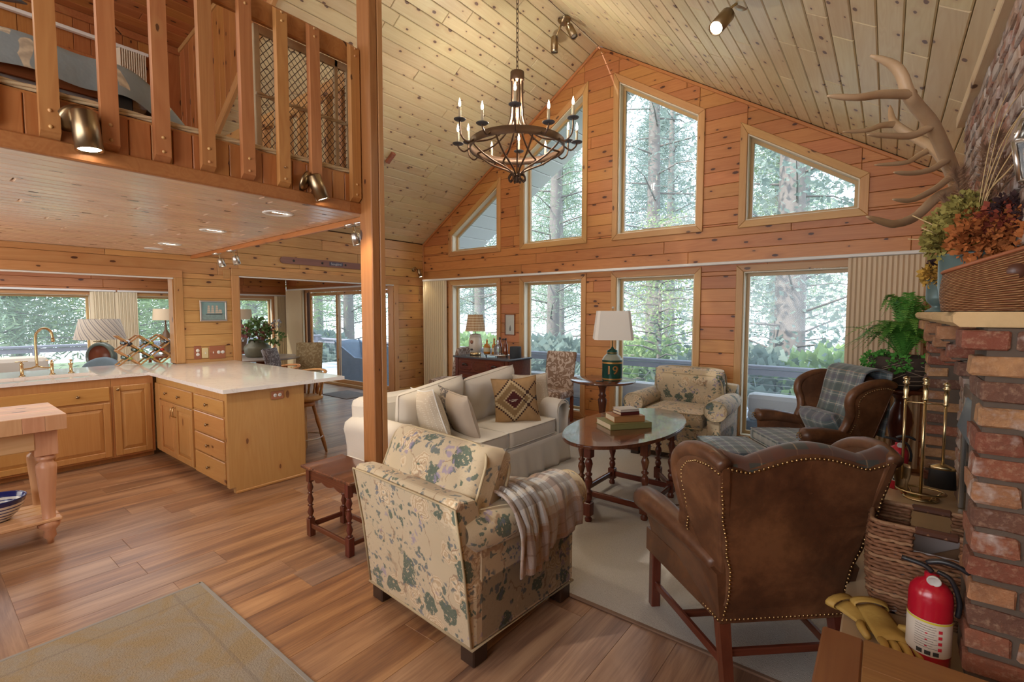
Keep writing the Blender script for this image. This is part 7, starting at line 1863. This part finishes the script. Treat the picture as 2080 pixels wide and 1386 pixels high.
light('chandelier_light', 'POINT', (RX, 4.26, 3.75), 105, (1, .90, .76), shadow_soft_size=.06)
# chain links
z = .83; k = 0
while z < 1.80:
    L = [(.012*math.cos(q*PI/6), 0, .020*math.sin(q*PI/6)+(.012 if math.sin(q*PI/6) > 0 else -.012)) for q in range(12)]
    if k % 2: L = [(y, x, zz) for x, y, zz in L]
    G().tube([(x, y, z+zz) for x, y, zz in L], .0036, 5, closed=True).obj('chain_link', M['iron'], cd_); z += .050; k += 1
G().lathe([(.001, 1.845), (.06, 1.84), (.065, 1.80), (.02, 1.78), (.001, 1.78)], 20, cap=False).obj('ceiling_cup', IR, cd_)

hp = thing('ceiling_peg', 'small reddish wooden peg and iron ring fixed to the west ceiling slope', 'peg', (-5.53, 4.305, 3.72))
q_ = nl.to_track_quat('Z', 'Y').to_matrix().to_4x4()
G().box(-.03, .03, -.09, .09, -.005, .04, .005, T=q_).obj('peg', M['rosewood'], hp)
G().tube([(.028*math.cos(k*PI/8), .028*math.sin(k*PI/8), 0) for k in range(16)], .004, 6, closed=True, T=Matrix.Translation((-.045, .40, -.03)) @ q_ @ Matrix.Rotation(1.2, 4, 'X')).obj('ring', M['iron'], hp)
# ================================================================ OUTSIDE
M['bark'] = plain('grey pine bark', (.24, .20, .18), .95, var=.35, bump=1, bscale=8)
def foliage(name, c, var=.45):
    g = N(name); v = g.obj(); n = g.noise(v, 3, 4); c2 = g.mix(n, [x*(1-var) for x in c], [min(1, x*(1+var)) for x in c]); g.set(color=c2, rough=.6)
    tl = g.t.nodes.new('ShaderNodeBsdfTranslucent'); g.put(tl.inputs[0], c2); mx = g.t.nodes.new('ShaderNodeMixShader'); mx.inputs[0].default_value = .45
    g.t.links.new(g.b.outputs[0], mx.inputs[1]); g.t.links.new(tl.outputs[0], mx.inputs[2]); g.t.links.new(mx.outputs[0], g.out.inputs[0]); return g.m
M['needle'] = foliage('pine needle green', (.30, .38, .24)); M['needle2'] = foliage('blue green needle', (.27, .33, .28)); M['leaf_b'] = foliage('sunlit broadleaf green', (.36, .48, .20))
def tree(name, label, x, y, z0, H, R, trunk_r, mat, seed, n=5200, size=.30, thin=.34, zlo=.12, cone=.55, group='trees beyond the deck'):
    rn = random.Random(seed); t = thing(name, label, 'tree', (x, y, z0), 0, group)
    lean = rn.uniform(-.02, .02); G().tube([(lean*H*f, 0, H*f) for f in (0, .25, .5, .75, 1)], [trunk_r*1.1, trunk_r*.95, trunk_r*.75, trunk_r*.45, .03], 14).obj('trunk', M['bark'], t)
    g = G(); gb = G(); nb = 64
    per = n//nb
    for b in range(nb):
        f = zlo+(1-zlo)*(b+.5)/nb; z = H*f; az = b*2.4+rn.uniform(-.4, .4); Lr = R*((1-f)**cone)*rn.uniform(.65, 1.1)+.3
        d = Vector((math.cos(az), math.sin(az), 0)); end = d*Lr+Vector((0, 0, Lr*rn.uniform(-.12, .25)))
        gb.tube([(0, 0, z), tuple(end*.5+Vector((0, 0, z+.08*Lr))), tuple(end+Vector((0, 0, z)))], [.03, .018, .006], 4)
        for j in range(per):
            s = rn.uniform(.18, 1.05); w = .26*Lr*(.5+.5*math.sin(PI*min(1, s)))+.12
            p = end*s+Vector((rn.gauss(0, w*.55), rn.gauss(0, w*.55), z+.1*Lr*math.sin(PI*s)+rn.gauss(0, .18+w*.30)))
            e = Vector((rn.gauss(0, 1), rn.gauss(0, 1), rn.gauss(0, .6))).normalized(); a = e.cross(Vector((rn.gauss(0, 1), rn.gauss(0, 1), rn.gauss(0, 1)))).normalized(); L = size*rn.uniform(.5, 1.3)
            g.add([tuple(p), tuple(p+e*L*.5+a*L*thin), tuple(p+e*L), tuple(p+e*L*.5-a*L*thin)], [(0, 1, 2, 3)])
    gb.obj('branches', M['bark'], t); g.obj('foliage', M[mat], t, kind='stuff'); return t
tree('pine_tree', 'big near pine trunk standing just outside the fourth window', -1.72, 12.8, -4, 18, 3.2, .35, 'needle2', 1, 11500, 0.156, .30)
tree('pine_tree', 'full green pine filling the second window', -8.6, 13.0, -4, 20, 3.2, .22, 'needle', 2, 17250, 0.168, .05)
tree('pine_tree', 'tall pine behind the third window', -5.6, 14.2, -4, 20, 3.0, .24, 'needle2', 3, 14949, 0.168, .10)
tree('pine_tree', 'bushy pine showing in the first window', -12.7, 14.2, -4, 20, 3.2, .22, 'needle', 4, 14949, 0.168, .05)
tree('birch_tree', 'light green leafy tree outside the third window', -4.2, 10.9, -4, 7.6, 1.4, .09, 'leaf_b', 5, 5979, 0.078, .25, .3)
tree('pine_tree', 'distant pine behind the big trunk', -2.6, 20.0, -5, 18, 3.0, .25, 'needle2', 6, 9660, 0.216, .08)
tree('pine_tree', 'distant pine behind the third window', -7.2, 20.0, -5, 18, 3.0, .25, 'needle2', 7, 9660, 0.216, .08)
tree('pine_tree', 'far pine beyond the first and second windows', -12.6, 20.0, -5, 18, 3.2, .25, 'needle2', 8, 9660, 0.216, .05)
tree('pine_tree', 'pine outside the left panel of the sliding door', -19.0, 12.4, -4, 18, 3.2, .25, 'needle', 9, 13799, 0.180, .05)
tree('pine_tree', 'pine outside the right panel of the sliding door', -23.6, 13.6, -4, 18, 3.4, .25, 'needle', 10, 13799, 0.180, .05)
for i, (x, y, lab) in enumerate(((-4.6, 28, 'background pine far behind the fourth window'), (-11.0, 28, 'background pine far behind the third window'), (-17.3, 27, 'background pine far behind the second window'), (-23.8, 26, 'background pine far behind the first window'), (-32, 21, 'background pine beyond the right door panel'), (-33, 13, 'background pine beyond the left door panel'))):
    tree('pine_tree', lab, x, y, -6, 19, 4.6, .22, 'needle2' if i % 2 else 'needle', 60+i, 13000, .75, .03, .35, group='background pines')
for i, (x, y) in enumerate(((-19.5, 1.2), (-20.5, 4.8), (-22, -2.0), (-19.0, 8.2), (-24, 2.5), (-25, 7.5))):
    tree('maple_tree', ('leafy tree outside the large sunroom window, nearest the faucet', 'leafy tree behind the striped lamp window', 'leafy tree at the left edge outside the sunroom', 'leafy tree outside the narrow sunroom window by the flowers', 'farther leafy tree beyond the sunroom windows', 'farthest leafy tree left of the sliding door')[i], x, y, -4, 11.5, 3.4, .22, 'leaf_b' if i % 2 else 'needle', 20+i, 16000, .30, .08, .35, group='trees beyond the sunroom')
for i, (x, y) in enumerate(((-10.2, 11.0), (-7.2, 10.9), (-4.9, 11.9), (-2.6, 11.2), (-.4, 11.2), (-17.2, 9.6), (-20.5, 9.4))):
    t = thing('shrub', ('shrub below the first gable window', 'shrub below the second gable window', 'shrub below the third gable window', 'shrub left of the big trunk below the fourth window', 'shrub right of the big trunk below the fourth window', 'shrub beyond the sliding door, right', 'shrub beyond the sliding door, left')[i], 'shrub', (x, y, -3.6), 0, 'shrubs beyond the deck')
    g = G(); leafball(g, (0, 0, 2.3), 2.1, 8000, .26, 500+i, 1.1); g.obj('foliage', M['needle2' if i % 2 else 'leaf_b'], t, kind='stuff'); G().tube([(0, 0, 0), (.1, 0, 2.5)], .06, 6).obj('stem', M['bark'], t)
# deck railing, seen through gable windows and the sliding door
M['railgrey'] = plain('weathered grey rail', (.22, .21, .24), .6, var=.15)
rl = thing('deck_railing', 'weathered grey deck railing with cables outside the gable windows', 'railing', (-6.0, 7.85, -.10))
bar('top_rail', (-8.5, 0, .86), (8.0, 0, .86), .14, .05, M['railgrey'], rl); bar('side_rail', (-8.5, 0, .78), (8.0, 0, .78), .04, .09, M['railgrey'], rl)
for k in range(9): B('post', -8.4+k*2.0, -8.31+k*2.0, -.045, .045, 0, .84, M['railgrey'], rl)
for k in range(7): bar('cable', (-8.5, 0, .10+k*.10), (8.0, 0, .10+k*.10), .006, .006, M['steel'], rl)
rl = thing('deck_railing', 'weathered grey deck railing with cables outside the sunroom windows', 'railing', (-13.45, 2.5, -.10))
bar('top_rail', (0, -5, .96), (0, 5.3, .96), .14, .05, M['railgrey'], rl); bar('side_rail', (0, -5, .88), (0, 5.3, .88), .04, .09, M['railgrey'], rl)
for k in range(6): B('post', -.045, .045, -4.9+k*2.0, -4.81+k*2.0, 0, .94, M['railgrey'], rl)
for k in range(7): bar('cable', (0, -5, .10+k*.11), (0, 5.3, .10+k*.11), .006, .006, M['steel'], rl)
# covered deck seats
M['cover'] = plain('slate grey wicker', (.13, .17, .22), .85, var=.25, bump=.6, bscale=40)
def deck_chair(label, x, y, rz):
    t = thing('deck_chair', label, 'chair', (x, y, -.10), rz, 'slate grey deck chairs')
    G().add([(-.36, -.40, 0), (.36, -.40, 0), (.36, .36, 0), (-.36, .36, 0), (-.34, -.40, .42), (.34, -.40, .42), (.34, .36, .42), (-.34, .36, .42)], [(3, 2, 1, 0), (4, 5, 6, 7), (0, 1, 5, 4), (1, 2, 6, 5), (2, 3, 7, 6), (3, 0, 4, 7)]).obj('seat_base', M['cover'], t)
    G().grid(12, 8, lambda a, b: ((a*2-1)*(.34+.08*b), .34+.14*b-.05*math.cos((a*2-1)*1.5), .42+.58*b*(1-.1*(a*2-1)**2))).obj('backrest', M['cover'], t, solid=.06)
    for s in (-1, 1): G().add([(s*.36, -.40, 0), (s*.36, .40, 0), (s*.42, .48, 1.0), (s*.38, -.05, .62), (s*.36, -.40, .60)], [(0, 1, 2, 3, 4)]).obj('side', M['cover'], t, solid=.05)
    G().box(-.31, .31, -.40, .30, .42, .50, .03).obj('cushion', plain('pale grey seat pad', (.40, .44, .50), .9) if 'pale grey seat pad' not in bpy.data.materials else bpy.data.materials['pale grey seat pad'], t); return t
deck_chair('slate grey deck chair behind the left door panel, side on', -9.75, 6.75, -PI/2+.3+PI); deck_chair('slate grey deck chair behind the right door panel', -8.55, 6.95, 2.6)
def deck_sofa(label, x, y, w):
    t = thing('deck_sofa', label, 'sofa', (x, y, -.10), 0, 'white cushioned deck sofas')
    G().box(-w/2, w/2, -.42, .42, .02, .30, .01).obj('frame', M['cover'], t); G().box(-w/2+.03, w/2-.03, -.40, .30, .30, .44, .05).obj('seat_cushion', M['canvas_w'], t)
    G().box(-w/2+.03, w/2-.03, -.44, -.26, .40, .66, .07).obj('back_cushion', M['canvas_w'], t); return t
M['canvas_w'] = plain('white outdoor canvas', (.70, .69, .68), .9)
deck_sofa('white cushioned deck sofa outside the second window', -4.4, 7.0, 1.7); deck_sofa('white cushioned deck sofa outside the third window', -2.5, 7.0, 1.6); deck_sofa('white cushioned deck sofa outside the fourth window', -.55, 7.0, 1.7)
print('planks total', NP[0])
